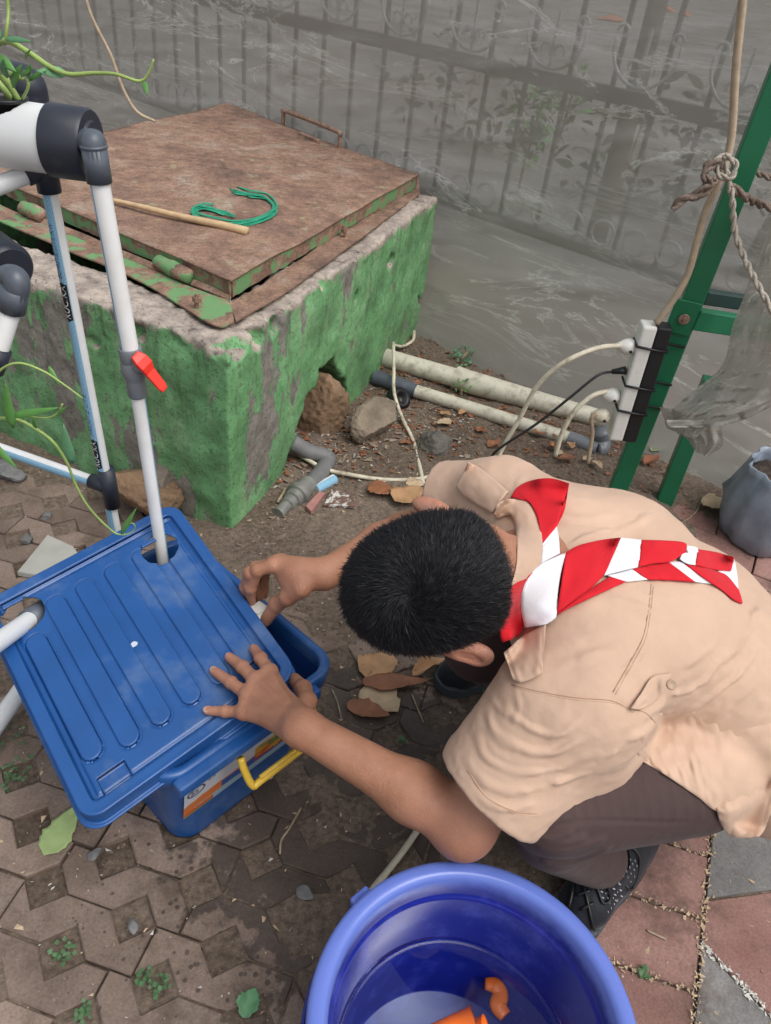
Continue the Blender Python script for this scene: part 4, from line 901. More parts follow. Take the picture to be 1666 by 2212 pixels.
rock('hollow_stone', P(345, 1050, .08), (.045, .06, .07), 'smooth grey-brown broken block between pit corner and tub', simple('dull_block', (.17, .14, .115), .9, .3, 14, .7, 60, bd=.004), 37, .5, cat='broken block')
for i, (u, v, r_, lb) in enumerate(((15, 1020, .04, 'dark lump of stone at the far left under the low pipe'), (100, 1115, .012, 'small round pebble on the pavers left of the tub'), (60, 1165, .014, 'grey pebble beside the pale board corner'), (90, 1200, .012, 'tiny dark pebble touching the pale board'), (205, 1845, .010, 'bluish pebble in the soil pocket under the lid corner'), (285, 2000, .010, 'flat grey pebble in a soil pocket below the tub'), (660, 1930, .012, 'dark pebble touching the hose near the bucket'), (680, 1065, .012, 'pinkish pebble near the coupling'))):
    rock('pebble', P(u, v, r_ * .4), (r_ * 1.3, r_, r_ * .7), lb, simple('pebble_%d' % i, (.16, .16, .16), .8, .3, 40, .3), 50 + i, i, group='pebbles', cat='pebble')
# pale board corner
bd = thing('board', 'pale grey broken board lying on pavers behind the tub lid', 'board', P(95, 1200, .0)); poly = [P(u, v, 0)[:2] for u, v in ((40, 1245), (105, 1165), (160, 1190), (185, 1225), (130, 1260))]; Vp, Fp = prism_vf(poly, .002, .016, .002); mk('board_piece', Vp, Fp, M['card'], bd, False)

# ================================================================== STICK AND TWINE ON THE LID
st0, st1 = P(232, 430, LZ + .014), P(535, 500, LZ + .014)
pts = [st0 + (st1 - st0) * t + np.array([0, 0, .001 * math.sin(t * 9)]) for t in np.linspace(0, 1, 14)]
V, F = sweep(pts, np.linspace(.006, .0115, 14) * (1 + .025 * RNG.normal(size=14)), 12); setp(mk('stick', V, F, M['wood'], None, True, st0), 'peeled wooden stick lying across the rusted lid', 'stick')
tw = thing('raffia_twine', 'shiny green raffia twine looped loosely on the rusted lid', 'twine', P(520, 480, LZ))
path = [(505, 413), (535, 420), (570, 425), (590, 440), (592, 455), (570, 470), (530, 482), (490, 485), (455, 478), (425, 468), (418, 456), (432, 447), (455, 450), (480, 458), (506, 464)]
for k in range(16):
    r_ = np.random.default_rng(k); j = r_.normal(size=2) * 3.2; e0 = r_.integers(0, 2); e1_ = len(path) - r_.integers(0, 3)
    wdt = np.interp(range(len(path)), [0, 3, 7, 10, 14], [1.4, .7, 1.3, .8, 1.6])
    q = [P(u + j[0] * wdt[i] + r_.normal() * .8, v + j[1] * wdt[i] * .8 + r_.normal() * .6, LZ + .006 + .004 * abs(r_.normal())) for i, (u, v) in enumerate(path)][e0:e1_]
    tube('ribbon', q, .0034, M['straw'], tw, 6, 5, .35)
# ================================================================== BLUE TUB
FR = P(645, 1457, .33); FL = P(188, 1785, .277); BKc = P(377, 1090, .386); BLc = FL + BKc - FR
el = BKc - FR; LL = np.linalg.norm(el); el = el / LL; es_ = FL - FR; WW = np.linalg.norm(es_); es_ /= WW; en = nrm(np.cross(es_, el)); en = en if en[2] > 0 else -en; LMI = np.linalg.inv(np.column_stack([es_, el, en]))
LC = FR + el * LL / 2 + es_ * WW / 2          # lid centre
def lid_local(p): return LMI @ (np.asarray(p) - LC)
def lid_at(u, v, h=0.0):
    q = PP(u, v, en, en @ (LC + en * h)); return q
def rrect(x, y, hx, hy, r):
    qx = np.abs(x) - hx + r; qy = np.abs(y) - hy + r; return np.sqrt(np.maximum(qx, 0) ** 2 + np.maximum(qy, 0) ** 2) + np.minimum(np.maximum(qx, qy), 0) - r
ribs = []
for k in range(6):
    ribs.append((-WW / 2 + .052 + k * (WW - .100) / 5.0))
hl1 = lid_local(lid_at(346, 1186)); hl2 = lid_local(lid_at(50, 1327)); rec = lid_local(lid_at(248, 1680))
def lid_h(x, y):
    d = -rrect(x, y, WW / 2, LL / 2, .03)
    h = .0065 * (1 - sstep(.018, .022, d)) - .0035 * np.exp(-((d - .026) / .0035) ** 2)
    for k, rx in enumerate(ribs):
        top = LL / 2 - .055 - (.05 if k == 5 else 0); bot = -LL / 2 + (.078 if k == 5 else .062)
        r = rrect(x - rx, y - (top + bot) / 2, .0165, (top - bot) / 2, .0165); h = h + .0045 * (1 - sstep(-.002, .0012, r)) - .0012 * np.exp(-((r - .002) / .0014) ** 2)
    r = rrect(x - rec[0], y - rec[1], .022, .015, .002); h = h - .006 * (1 - sstep(-.002, .001, r))
    return h
def f_lid(p):
    x, y, z = p[:, 0], p[:, 1], p[:, 2]; d2 = rrect(x, y, WW / 2, LL / 2, .03); h = lid_h(x, y)
    top = np.maximum(np.abs(z - h + .0015) - .0019, d2); sk = np.maximum(np.maximum(d2, -d2 - .0032), np.maximum(z - h, -.026 - z + .002 * fbm(p * 20, 2))); d = smin(top, sk, .003)
    lipy = np.maximum(np.maximum(rrect(x, y, WW / 2 + .007, LL / 2 + .007, .035), -d2), np.abs(z + .023) - .0018); d = smin(d, lipy, .002)
    a = np.arctan2(y - hl1[1], x - hl1[0]); d = np.maximum(d, -(np.sqrt((x - hl1[0]) ** 2 + (y - hl1[1]) ** 2) - .034 - .0005 * np.sin(a * 9)))
    a = np.arctan2(y - hl2[1], x - hl2[0]); d = np.maximum(d, -(np.sqrt((x - hl2[0]) ** 2 + (y - hl2[1]) ** 2) - .0345 - .0005 * np.sin(a * 7)))
    return d.astype(np.float32)
V, Q = nets(f_lid, (-WW / 2 - .014, -LL / 2 - .014, -.034), (WW / 2 + .014, LL / 2 + .014, .014), .0019)
V = LC + V[:, :1] * es_ + V[:, 1:2] * el + V[:, 2:] * en
if np.cross(es_, el) @ en < 0: Q = Q[:, ::-1]
tlid = thing('tub_lid', 'blue ribbed plastic tub lid with two cut holes, pushed left across its tub', 'lid', tuple(LC - en * .03))
mk_np('lid_panel', V, Q, M['blue'], tlid)
for (u, v, w_, h_, r_) in ((322, 1172, .030, .010, .5), (28, 1302, .034, .010, .6)):
    q = lid_at(u, v, .003); V, F = box_vf(q, nrm(es_ * -.2 + el + en * .1) * 1.0, es_, en, .008, w_, .004); bevel(mk('cut_flap', V, F, M['blue'], tlid, False), .001)
q = lid_at(291, 1392, .0015); rg = np.random.default_rng(5); V = [q + (es_ * math.cos(a) + el * math.sin(a)) * .0055 * rg.uniform(.8, 1.2) for a in np.linspace(0, math.tau, 10, endpoint=False)]; V += [p + en * .0015 for p in V]; F = [tuple(range(10, 20))] + [(i, (i + 1) % 10, (i + 1) % 10 + 10, i + 10) for i in range(10)]
mk('glue_spot', V, F, simple('pale_blob', (.55, .62, .72), .4), tlid, False)
# tub body
R1 = P(716, 1408, .286); F1 = P(338, 1740, .286); TW = .355; ts = nrm((-.625, -.78, 0)); tl = np.array([ts[1], -ts[0], 0.]); tl = tl if tl[0] < 0 else -tl; TL = .45
TC = R1 + ts * (TW / 2 + .006) + tl * (TL / 2 - .030); TC[2] = 0
tub = thing('tub', 'deep blue plastic tub with yellow handle and coloured sticker, half open', 'storage tub', TC)
def ring(hx, hy, r, z, n=10):
    pts = []
    for (sx, sy, a0) in ((1, 1, 0), (-1, 1, math.pi / 2), (-1, -1, math.pi), (1, -1, 1.5 * math.pi)):
        for k in range(n): a = a0 + math.pi / 2 * k / (n - 1); pts.append(TC + ts * (sx * (hx - r) + r * math.cos(a)) + tl * (sy * (hy - r) + r * math.sin(a)) + np.array([0, 0, z * .95]))
    return pts
def loft(rings, cap_end=True):
    n = len(rings[0]); V = [p for r in rings for p in r]; F = []
    for i in range(len(rings) - 1):
        for k in range(n): F.append((i * n + k, i * n + (k + 1) % n, (i + 1) * n + (k + 1) % n, (i + 1) * n + k))
    if cap_end: F.append(tuple(range((len(rings) - 1) * n, len(rings) * n)))
    return V, F
hx, hy = TW / 2, TL / 2
outer = [ring(hx - .055, hy - .055, .035, .004), ring(hx - .050, hy - .05, .04, .0), ring(hx - .05, hy - .05, .04, .004), ring(hx - .022, hy - .022, .04, .235), ring(hx - .020, hy - .020, .04, .262), ring(hx - .004, hy - .004, .045, .264), ring(hx - .002, hy - .002, .045, .268), ring(hx, hy, .045, .298), ring(hx - .002, hy - .002, .045, .302), ring(hx - .014, hy - .014, .035, .302), ring(hx - .016, hy - .016, .035, .298), ring(hx - .018, hy - .018, .034, .27)]
V, F = loft(outer, False); F = [tuple(range(39, -1, -1))] + F; mk('tub_wall', V, F, M['blue'], tub)
V, F = loft([ring(hx - .019, hy - .019, .034, .272), ring(hx - .024, hy - .024, .036, .25), ring(hx - .052, hy - .052, .038, .01)]); mk('tub_inside', V, F, M['blue_in'], tub)
# front ledge on the handle side, handle and sticker
fn = -tl
def side(a, z, o=0.0):           # point on the handle side: a along ts from the centre, z height
    ins = .05 - (.028 * min(z, .223) / .223); return TC + ts * a - tl * (hy - ins + o) + np.array([0, 0, z])
sideF = lambda u, v, o: PP(u, v, fn, fn @ (TC - tl * (hy - .03 + o)))
V, F = box_vf(TC - tl * (hy + .006) + np.array([0, 0, .270]) + ts * .02, ts, tl, (0, 0, 1), TW * .78, .022, .022); o = mk('ledge', V, F, M['blue'], tub, False); bevel(o, .004, 3)
ha, hb = TC - tl * (hy + .014) + ts * .048 + np.array([0, 0, .250]), TC - tl * (hy + .014) - ts * .10 + np.array([0, 0, .250])
q0 = ha + np.array([0, 0, -.055]) - tl * .022 ; q1 = hb + np.array([0, 0, -.055]) - tl * .022
tube('handle', [ha, ha * .6 + q0 * .4, q0 - ts * .006, q0 - ts * .022 - tl * .002, q1 + ts * .02 - tl * .002, q1 + ts * .006, hb * .6 + q1 * .4, hb], .0062, M['yellow'], tub, 12, 6)
tube('handle_rib', [q0 - ts * .02 - tl * .001 + [0, 0, .008], q1 + ts * .02 - tl * .001 + [0, 0, .008]], .0042, M['yellow'], tub, 8, 2)
# sticker: one flat print
m, nt, b, o = _new('sticker_print'); uv = nt.nodes.new('ShaderNodeTexCoord'); sep = nt.nodes.new('ShaderNodeSeparateXYZ'); nt.links.new(uv.outputs['UV'], sep.inputs[0]); X_, Y_ = sep.outputs[0], sep.outputs[1]
nz_ = noise(nt, uv.outputs['UV'], 5, 4); c = mixc(nt, ramp(nt, Y_, [(.0, 0.0), (.05, 1.0)]), (.05, .30, .05), (.50, .10, .03))
dg = mathn(nt, 'ADD', Y_, mathn(nt, 'MULTIPLY_ADD', nz_, .10, -.05))
c = mixc(nt, mathn(nt, 'GREATER_THAN', dg, .14), c, (.60, .17, .04)); c = mixc(nt, mathn(nt, 'GREATER_THAN', dg, .40), c, (.55, .56, .60))
# blue and pale waves to the right and below
wv = mathn(nt, 'MULTIPLY', mathn(nt, 'GREATER_THAN', X_, .28), mathn(nt, 'LESS_THAN', dg, .36)); c = mixc(nt, wv, c, (.03, .10, .35)); wv2 = mathn(nt, 'MULTIPLY', mathn(nt, 'GREATER_THAN', X_, .22), mathn(nt, 'LESS_THAN', dg, .17)); c = mixc(nt, wv2, c, (.30, .42, .48))
fr_ = mathn(nt, 'MULTIPLY', mathn(nt, 'GREATER_THAN', mathn(nt, 'ADD', X_, mathn(nt, 'MULTIPLY', nz_, .1)), .58), mathn(nt, 'MULTIPLY', mathn(nt, 'GREATER_THAN', Y_, .22), mathn(nt, 'LESS_THAN', Y_, .62)))
vo = nt.nodes.new('ShaderNodeTexVoronoi'); vo.inputs['Scale'].default_value = 16; nt.links.new(uv.outputs['UV'], vo.inputs[0]); fruit = ramp(nt, noise(nt, vo.outputs['Position'] if 'Position' in vo.outputs else vo.outputs[0], 3, 2), [(.3, (.45, .03, .03)), (.45, (.6, .3, .03)), (.55, (.1, .25, .05)), (.65, (.12, .03, .10))], 'CONSTANT'); c = mixc(nt, fr_, c, fruit)
nt.links.new(c, b.inputs['Base Color']); b.inputs['Roughness'].default_value = .35; M['sticker'] = m
a0, a1, z0, z1 = .128, -.14, .105, .212; SV = []; SUV = []; nn_ = 12
for i in range(nn_ + 1):
    for j in (0, 1):
        a_ = a0 + (a1 - a0) * i / nn_; z_ = z0 + (z1 - z0) * j - (0 if j == 0 else .018 * max(0, 1 - i / 2.5)); SV.append(side(a_, z_, .0018)); SUV.append((i / nn_, j))
SF = [(2 * i, 2 * i + 1, 2 * i + 3, 2 * i + 2) for i in range(nn_)]; so = mk('sticker', SV, SF, M['sticker'], tub, False); ul = so.data.uv_layers.new(name='uv')
for lp in so.data.loops: ul.data[lp.index].uv = SUV[lp.vertex_index]
def text_mesh(body, size, extr=0.0):
    cu = bpy.data.curves.new('txt', 'FONT'); cu.body = body; cu.size = size; cu.extrude = extr; cu.resolution_u = 3; to = bpy.data.objects.new('txt', cu); COL.objects.link(to)
    dg_ = bpy.context.evaluated_depsgraph_get(); me = bpy.data.meshes.new_from_object(to.evaluated_get(dg_)); V = np.array([v.co[:] for v in me.vertices]); F = [tuple(p.vertices) for p in me.polygons]; bpy.data.objects.remove(to); bpy.data.meshes.remove(me); return V, F
ink = simple('navy_ink', (.02, .03, .14), .4, 0.05, 10, 0)
def on_side(V2, a_, z_, o_=.0032, sk=1.0): return [side(a_ - x * sk, z_ + y, o_) for x, y, *_ in V2]
ee = [(math.cos(t) * .017, math.sin(t) * .0125) for t in np.linspace(0, math.tau, 28, endpoint=False)]; ei = [(x * .86, y * .82) for x, y in ee]
mk('logo_ring', on_side(ee + ei, .106, .176), [(i, (i + 1) % 28, (i + 1) % 28 + 28, i + 28) for i in range(28)], ink, tub, False)
V2, F2 = text_mesh('SS', .017); mk('logo_letters', on_side(V2 - [.0105, .006, 0], .106, .176), F2, ink, tub, False)
V2, F2 = text_mesh('L.S', .012); mk('print_letters', on_side(V2, .083, .182), F2, ink, tub, False)
V2, F2 = text_mesh('CONTAINER', .008); mk('print_letters', on_side(V2, .108, .122, .0034), F2, simple('pale_ink', (.6, .6, .6), .4), tub, False)

# white float held by the right hand
flo = thing('float_switch', 'small white plastic part held between the fingers over the tub', 'plastic part', P(557, 1322, .33))
V, F = box_vf(P(560, 1322, .335), nrm(P(575, 1335, .33) - P(540, 1310, .33)), ts, (0, 0, 1), .036, .034, .014); bevel(mk('float_top', V, F, M['white_plastic'], flo, False), .004, 3)
V, F = box_vf(P(558, 1328, .315), nrm(P(575, 1335, .33) - P(540, 1310, .33)), ts, (0, 0, 1), .030, .028, .03); bevel(mk('float_base', V, F, simple('pale_grey_plastic', (.42, .45, .45), .4), flo, False), .003)
V, F = box_vf(P(560, 1318, .3435), nrm(P(575, 1335, .33) - P(540, 1310, .33)), ts, (0, 0, 1), .016, .018, .002); mk('raised_square', V, F, M['white_plastic'], flo, False)
tube('float_wire', [P(574, 1340, .30), P(578, 1352, .25), P(582, 1362, .18)], .003, M['white_plastic'], flo, 8, 3)

# ================================================================== BUCKET
pa, pb_, pc = P(661, 2212, .30)[:2], P(1379, 2212, .30)[:2], P(1010, 1858, .30)[:2]
def circ(a, b, c):
    A = np.array([b - a, c - a]) * 2; r = np.array([b @ b - a @ a, c @ c - a @ a]); o_ = np.linalg.solve(A, r); return o_, np.linalg.norm(o_ - a)
bc_, BRr = circ(pa, pb_, pc); BC = np.array([bc_[0], bc_[1], 0.])
bucket = thing('bucket', 'round violet-blue plastic bucket half full of water beside the elbow', 'bucket', BC)
k_ = BRr / .2
prof = [(0, .004), (.13, .004), (.15, .0), (.152, .006), (.178, .26), (.181, .270), (.196, .272), (.200, .277), (.2005, .292), (.1985, .2985), (.193, .3005), (.183, .3005), (.178, .298), (.1745, .290), (.1725, .262), (.1715, .258), (.169, .256), (.1675, .252), (.146, .012), (.143, .009), (0, .009)]
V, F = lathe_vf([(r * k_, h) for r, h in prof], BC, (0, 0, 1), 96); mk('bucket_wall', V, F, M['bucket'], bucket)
ZW = .155; rw = (.146 + (.1675 - .146) * (ZW - .012) / .24) * k_ - .0004
V, F = lathe_vf([(0, .0), (rw * .5, 0), (rw * .955, 0), (rw * .975, .0006), (rw * .988, .0020), (rw * .996, .0040), (rw, .0058)], BC + [0, 0, ZW], (0, 0, 1), 72); Vb, Fb = lathe_vf([(rw * .995, 0), (.145 * k_, .010 - ZW), (0, .010 - ZW)], BC + [0, 0, ZW], (0, 0, 1), 72)
wt = mk('water', V, F, M['water'], None, True, tuple(BC + [0, 0, .01])); setp(wt, 'clear still water filling the lower half of the violet-blue bucket', 'water')
ea = math.radians(150); ed = np.array([math.cos(ea), math.sin(ea), 0.])
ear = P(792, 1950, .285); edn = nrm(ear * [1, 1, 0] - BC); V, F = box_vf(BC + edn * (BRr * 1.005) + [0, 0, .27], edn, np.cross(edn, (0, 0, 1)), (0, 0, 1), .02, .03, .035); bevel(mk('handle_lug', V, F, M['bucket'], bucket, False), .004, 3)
hp_ = []
for t in np.linspace(-.02, 1.0, 18):
    a = math.atan2(edn[1], edn[0]) + t * math.pi; hp_.append(BC + np.array([math.cos(a), math.sin(a), 0]) * (BRr * 1.012) + [0, 0, .258 - .03 * math.sin(t * math.pi)])
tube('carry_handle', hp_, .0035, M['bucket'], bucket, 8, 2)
dip = thing('orange_scoop', 'orange plastic scoop lying partly under the bucket water', 'scoop', P(1000, 2190, .16))
V, F = lathe_vf([(.010, 0), (.014, .02), (.019, .06), (.022, .085), (.0235, .086), (.0205, .084), (.0175, .06), (.0125, .02)], P(880, 2262, .225), nrm(P(985, 2230, .235) - P(880, 2262, .225)), 28); mk('scoop_neck', V, F, M['orange'], dip)
V, F = lathe_vf([(.013, 0), (.016, .03), (.017, .032), (.0145, .03), (.011, 0)], P(1000, 2236, .19), nrm(P(1050, 2224, .205) - P(1000, 2236, .19)), 20); mk('scoop_socket', V, F, M['orange'], dip)
tube('scoop_grip', [P(1048, 2125, .10), P(1070, 2130, .10), P(1082, 2148, .10), P(1076, 2172, .10), P(1092, 2195, .10)], [.008, .012, .011, .013, .010], M['orange'], dip, 14, 5, .6)

# ================================================================== GROW BAG ON THE RIGHT
gbx = P(1640, 1205)[:2] + np.array([.02, .10]); GB = np.array([gbx[0], gbx[1], 0.])
bagt = thing('grow_bag', 'grey-blue crinkled plastic grow bag full of dark soil', 'plant bag', GB)
V, F = lathe_vf([(.0, .0), (.085, .0), (.105, .012), (.118, .06), (.125, .12), (.118, .17), (.105, .215), (.104, .235), (.100, .235), (.098, .215), (.10, .19)], GB, (0, 0, 1), 72); V = np.array(V)
nn1 = fbm(V * [22, 22, 9], 4); nn2 = fbm(V * 60, 3); rr_ = V - GB; rr_[:, 2] = 0; V = V + rr_ / .12 * (nn1 * .030 + nn2 * .008)[:, None]; mk('bag_film', V, F, M['bag'], bagt)
V, F = lathe_vf([(.0, .008), (.04, .006), (.08, .0), (.103, -.006)], GB + [0, 0, .195], (0, 0, 1), 40); V = np.array(V); V[:, 2] += fbm(V * 40, 4) * .03; mk('soil_fill', V, F, M['potsoil'], bagt)

# ================================================================== PIPE GARDEN (left)
YH = 1.13
hyd = thing('pipe_planter', 'white hydroponic pipe frame with dark grey fittings, red valve and planting trough', 'pipe planter', PY(250, 1150, YH) * [1, 1, 0])
def along(name, pts, r, mat, up=(-1, 0, 0)): return print_pipe(name, pts, r, mat, hyd, up)
def fit(name, pts, r, mat, sm=6, seg=18): return tube(name, pts, r, mat, hyd, seg, sm)
M['print_c'] = pipe_print('printed_pipe_right', .47, .60); M['print_d'] = pipe_print('printed_pipe_low', .04, .335); M['print_e'] = pipe_print('printed_pipe_thin', .05, .135)
rp0, rp1 = PY(256, 1180, YH + .01), PY(101, 380, YH)
rd_ = nrm(rp1 - rp0); rL = np.linalg.norm(rp1 - rp0); RP = .0110
along('rear_upright', [rp0 - rd_ * .12, rp1], RP, M['print_d'], (-1, .1, 0))
tee = PY(236, 1052, YH + .008); fit('tee', [tee - rd_ * .045, tee + rd_ * .042], .0152, M['dark_pvc'], 1)
lp1 = PY(-60, 948, YH + .10); ld = nrm(lp1 - tee); fit('tee_branch', [tee, tee + ld * .040], .0148, M['dark_pvc'], 1); along('low_rail', [tee + ld * .03, lp1], RP, M['print_d'], (0, -.3, -1))
fit('tee', [rp1 - rd_ * .022, rp1 + rd_ * .03], .0168, M['dark_pvc'], 1)
br0 = rp1 + rd_ * .012; bl1 = PY(-40, 415, YH - .06); bd_ = nrm(bl1 - br0); fit('tee_branch', [br0, br0 + bd_ * .030], .0158, M['dark_pvc'], 1); along('cradle_pipe', [br0 + bd_ * .02, bl1], .0128, M['white_pvc']); fit('tee_branch', [br0 + bd_ * .088, bl1], .0165, M['dark_pvc'], 1)
# front pipe with ball valve
f0, f1, fv0, fv1 = PY(354, 1230, 1.045), PY(213, 380, 1.045), PY(297, 848, 1.045), PY(282, 760, 1.045); fd_ = nrm(f1 - f0)
along('drop_pipe', [f0 - fd_ * .1, fv0], .0110, M['print_c'], (-1, 0, 0)); along('drop_pipe', [fv1, f1], .0130, M['print_e'], (-1, -.15, 0))
vd = nrm(fv1 - fv0); vL = np.linalg.norm(fv1 - fv0)
V, F = lathe_vf([(.0135, -.006), (.0155, -.003), (.0155, .022), (.0160, .026), (.0185, .032), (.0192, .041), (.0185, .050), (.0165, .055), (.0178, .058), (.0178, vL + .004), (.0168, vL + .007), (.0138, vL + .007)], fv0, vd, 24); flatedges(mk('valve_body', V, F, M['mid_pvc'], hyd))
vc = fv0 + vd * .041; vx = nrm(PY(330, 775, 1.01) - PY(288, 800, 1.045)); V, F = lathe_vf([(.011, .01), (.011, .034), (.009, .036), (0, .036)], vc, vx, 16); mk('valve_stem', V, F, M['mid_pvc'], hyd)
hv = vc + vx * .036; hk = nrm(PY(370, 822, 1.0) - PY(325, 775, 1.0)); hw = np.cross(vx, hk)
V = []; 
for t, w_, o_, th in ((-.018, .008, .0, .006), (-.006, .012, .002, .008), (.006, .012, .002, .008), (.016, .0095, -.003, .006), (.045, .0085, -.008, .005), (.052, .006, -.009, .004)):
    for sx, sy in ((-1, -1), (1, -1), (1, 1), (-1, 1)): V.append(hv + hk * t + hw * sx * w_ + vx * (o_ + sy * th / 2))
F = [(0, 1, 2, 3)[::-1], (20, 21, 22, 23)]
for i in range(5):
    for k in range(4): F.append((i * 4 + k, i * 4 + (k + 1) % 4, i * 4 + 4 + (k + 1) % 4, i * 4 + 4 + k))
bevel(mk('valve_handle', V, F, M['red'], hyd, False), .0022, 3)
# trough with end cap, elbow
cc = PY(170, 311, 1.10); TRZ = cc[2]; tdir = nrm(np.array([-1, .02, 0.])); TR = .0435
tl_end = cc + tdir * .9
cupc = PY(32, 262, 1.12)
cupx = (cupc - cc) @ tdir
def f_tr(p):
    q = p - cc.astype(np.float32); a = q @ tdir.astype(np.float32); r = q - a[:, None] * tdir.astype(np.float32); rr = np.sqrt((r * r).sum(1)); d = np.maximum(rr - TR, -a + .02); d = np.maximum(d, a - .42); d = np.maximum(d, -(rr - TR + .004))
    cy = np.sqrt((a - cupx) ** 2 + q[:, 1] ** 2) - .029; return np.maximum(d, -np.maximum(cy, -q[:, 2])).astype(np.float32)
V, Q = nets(f_tr, cc - [.43, .05, .05], cc + [.0, .05, .05], .0022); mk_np('trough', V, Q, M['white_pvc'], hyd)
V, F = lathe_vf([(0, -.022), (.030, -.022), (.032, -.018), (.044, -.018), (.0465, -.014), (.047, .036), (.0445, .037), (.044, .03), (.0, .03)], cc, tdir, 48); flatedges(mk('end_cap', V, F, M['dark_pvc'], hyd))
V, F = lathe_vf([(.018, -.03), (.022, -.025), (.0275, .004), (.0305, .005), (.0305, .009), (.0275, .010), (.025, .004), (.02, -.03)], cc + tdir * cupx + [0, 0, TR - .006], (0, 0, 1), 28, True); mk('net_cup', V, F, M['black'], hyd)
e0 = PY(180, 318, 1.06); e1 = PY(207, 330, 1.05); e2 = f1 + fd_ * .05
fit('elbow', [cc + np.array([.005, -.004, .0]), PY(186, 306, 1.075), PY(203, 312, 1.055), f1 + fd_ * .04, f1 + fd_ * .0], .0158, M['grey_pvc'], 8)
V, F = lathe_vf([(.0160, 0), (.0176, .001), (.0176, .0035), (.0160, .0045)], f1 + fd_ * .034, fd_, 24); mk('elbow_collar', V, F, M['grey_pvc'], hyd); fit('elbow_socket', [f1 - fd_ * .008, f1 + fd_ * .036], .0166, M['grey_pvc'], 1)
# far trough elbow behind
fit('rear_elbow', [PY(-30, 190, 1.32), PY(20, 172, 1.30), PY(55, 180, 1.28), PY(66, 205, 1.28), PY(72, 270, 1.28)], .026, M['dark_pvc'], 8)
# second trough at the left edge
c2_ = PY(12, 572, 1.07); V, F = lathe_vf([(0, -.02), (.03, -.02), (.034, -.016), (.036, -.01), (.036, .05), (0, .05)], c2_, (-.75, .62, .05), 36); flatedges(mk('end_cap', V, F, M['dark_pvc'], hyd)); V, F = lathe_vf([(.0345, .045), (.0345, .3)], c2_, (-.75, .62, .05), 30); mk('trough', V, F, M['white_pvc'], hyd)
fit('elbow', [PY(-8, 622, 1.03), PY(8, 604, 1.02), PY(26, 598, 1.01), PY(37, 612, 1.0), PY(28, 662, 1.0)], .0175, M['grey_pvc'], 8); fit('elbow_socket', [PY(33, 622, 1.0), PY(25, 668, 1.0)], .0195, M['grey_pvc'], 1)
along('side_pipe', [PY(25, 664, 1.0), PY(-14, 790, .97)], .0142, M['print_d'], (-1, -.2, 0)); fit('pipe_socket', [PY(-2, 752, .975), PY(-20, 800, .965)], .018, M['dark_pvc'], 1)
# pipe entering the lid hole, pipe beneath
i0, i1, i2 = lid_at(72, 1330, -.01), PY(30, 1350, .84), PY(-60, 1435, .77)
ia, ib = P(88, 1322, .300), P(-40, 1412, .385); sdr = nrm(ib - ia); fit('inlet_socket', [ia - sdr * .03, ia + sdr * .045], .0190, M['grey_pvc'], 1); along('inlet_pipe', [ia + sdr * .03, ia + sdr * .4], .0150, M['white_pvc'])
along('low_pipe', [P(70, 1455, .05), P(-60, 1640, .06)], .0165, M['white_pvc'])
# print on the rear upright
def on_pipe(V2, base, T, x, r, a_mid, h0):
    T = nrm(T); x = nrm(x - T * np.dot(x, T)); y = np.cross(T, x); out = []
    for vx_, vy_ in V2: a = a_mid - vy_ / r; out.append(base + T * (h0 + vx_) + (r + .0005) * (math.cos(a) * x + math.sin(a) * y))
    return out
def label_on_pipe(vpx, word, more):
    hgt = (PY(*vpx, YH) - rp0) @ rd_; Lb = .066
    pts = []; F = []; n = 16
    for i in range(n + 1):
        t = i / n; w = .0078 * min(1, math.sqrt(max(0, 1 - (max(0, abs(t - .5) - .44) / .06) ** 2)) if abs(t - .5) > .44 else 1) + .0004
        for j in range(6): pts.append((t * Lb, (j / 5 * 2 - 1) * w))
    for i in range(n):
        for j in range(5): k = i * 6 + j; F.append((k, k + 6, k + 7, k + 1))
    X0 = np.array([-1, .1, 0]); mk('black_label', on_pipe(pts, rp0, rd_, X0, RP, math.tau * .195, hgt), F, M['black'], hyd)
    V2, F2 = text_mesh(word, .0160); s = (Lb - .010) / V2[:, 0].max(); mk('label_letters', on_pipe([(x * s + .005, y - .0055) for x, y, _ in V2], rp0, rd_, X0, RP + .0004, math.tau * .195, hgt), F2, M['white_pvc'], hyd, False)
    V2, F2 = text_mesh(more, .0120); s = .085 / V2[:, 0].max(); mk('printed_letters', on_pipe([(x * s + Lb + .006, y - .0035) for x, y, _ in V2], rp0, rd_, X0, RP, math.tau * .195, hgt), F2, ink, hyd, False)
label_on_pipe((166, 693), 'RUCIKA', 'SCHUTZ LITE AW'); label_on_pipe((222, 1013), 'RUCIKA', 'PACUTZ LITE')

# ================================================================== PLANTS IN THE PIPES
def leaf_vf(base, d, up, L, W, curl=.2, fold=.15, n=8, tip=1.0):
    d = nrm(d); s_ = nrm(np.cross(up, d)); u_ = np.cross(d, s_); V = []; F = []
    for i in range(n + 1):
        t = i / n; w = W * (math.sin(math.pi * min(1, t * 1.0) ** .8) ** .9) * (1 - .25 * t) + 1e-4; c = base + d * L * t + u_ * (-curl * L * t * t)
        V += [c - s_ * w + u_ * fold * w, c, c + s_ * w + u_ * fold * w]
    for i in range(n): k = i * 3; F += [(k, k + 1, k + 4, k + 3), (k + 1, k + 2, k + 5, k + 4)]
    return V, F
def leaf(name, a, b, W, mat, parent, up=(0, -.5, 1), curl=.15, fold=.3, loc=None):
    a = np.asarray(a, float); b = np.asarray(b, float); V, F = leaf_vf(a, b - a, nrm(up), np.linalg.norm(b - a), W, curl, fold); o = mk(name, V, F, mat, parent, True, loc); sd = o.modifiers.new('s', 'SOLIDIFY'); sd.thickness = .0006; return o
pl1 = thing('water_spinach', 'green leafy stems growing out of the upper white trough', 'plant', cupc)
YP = 1.08
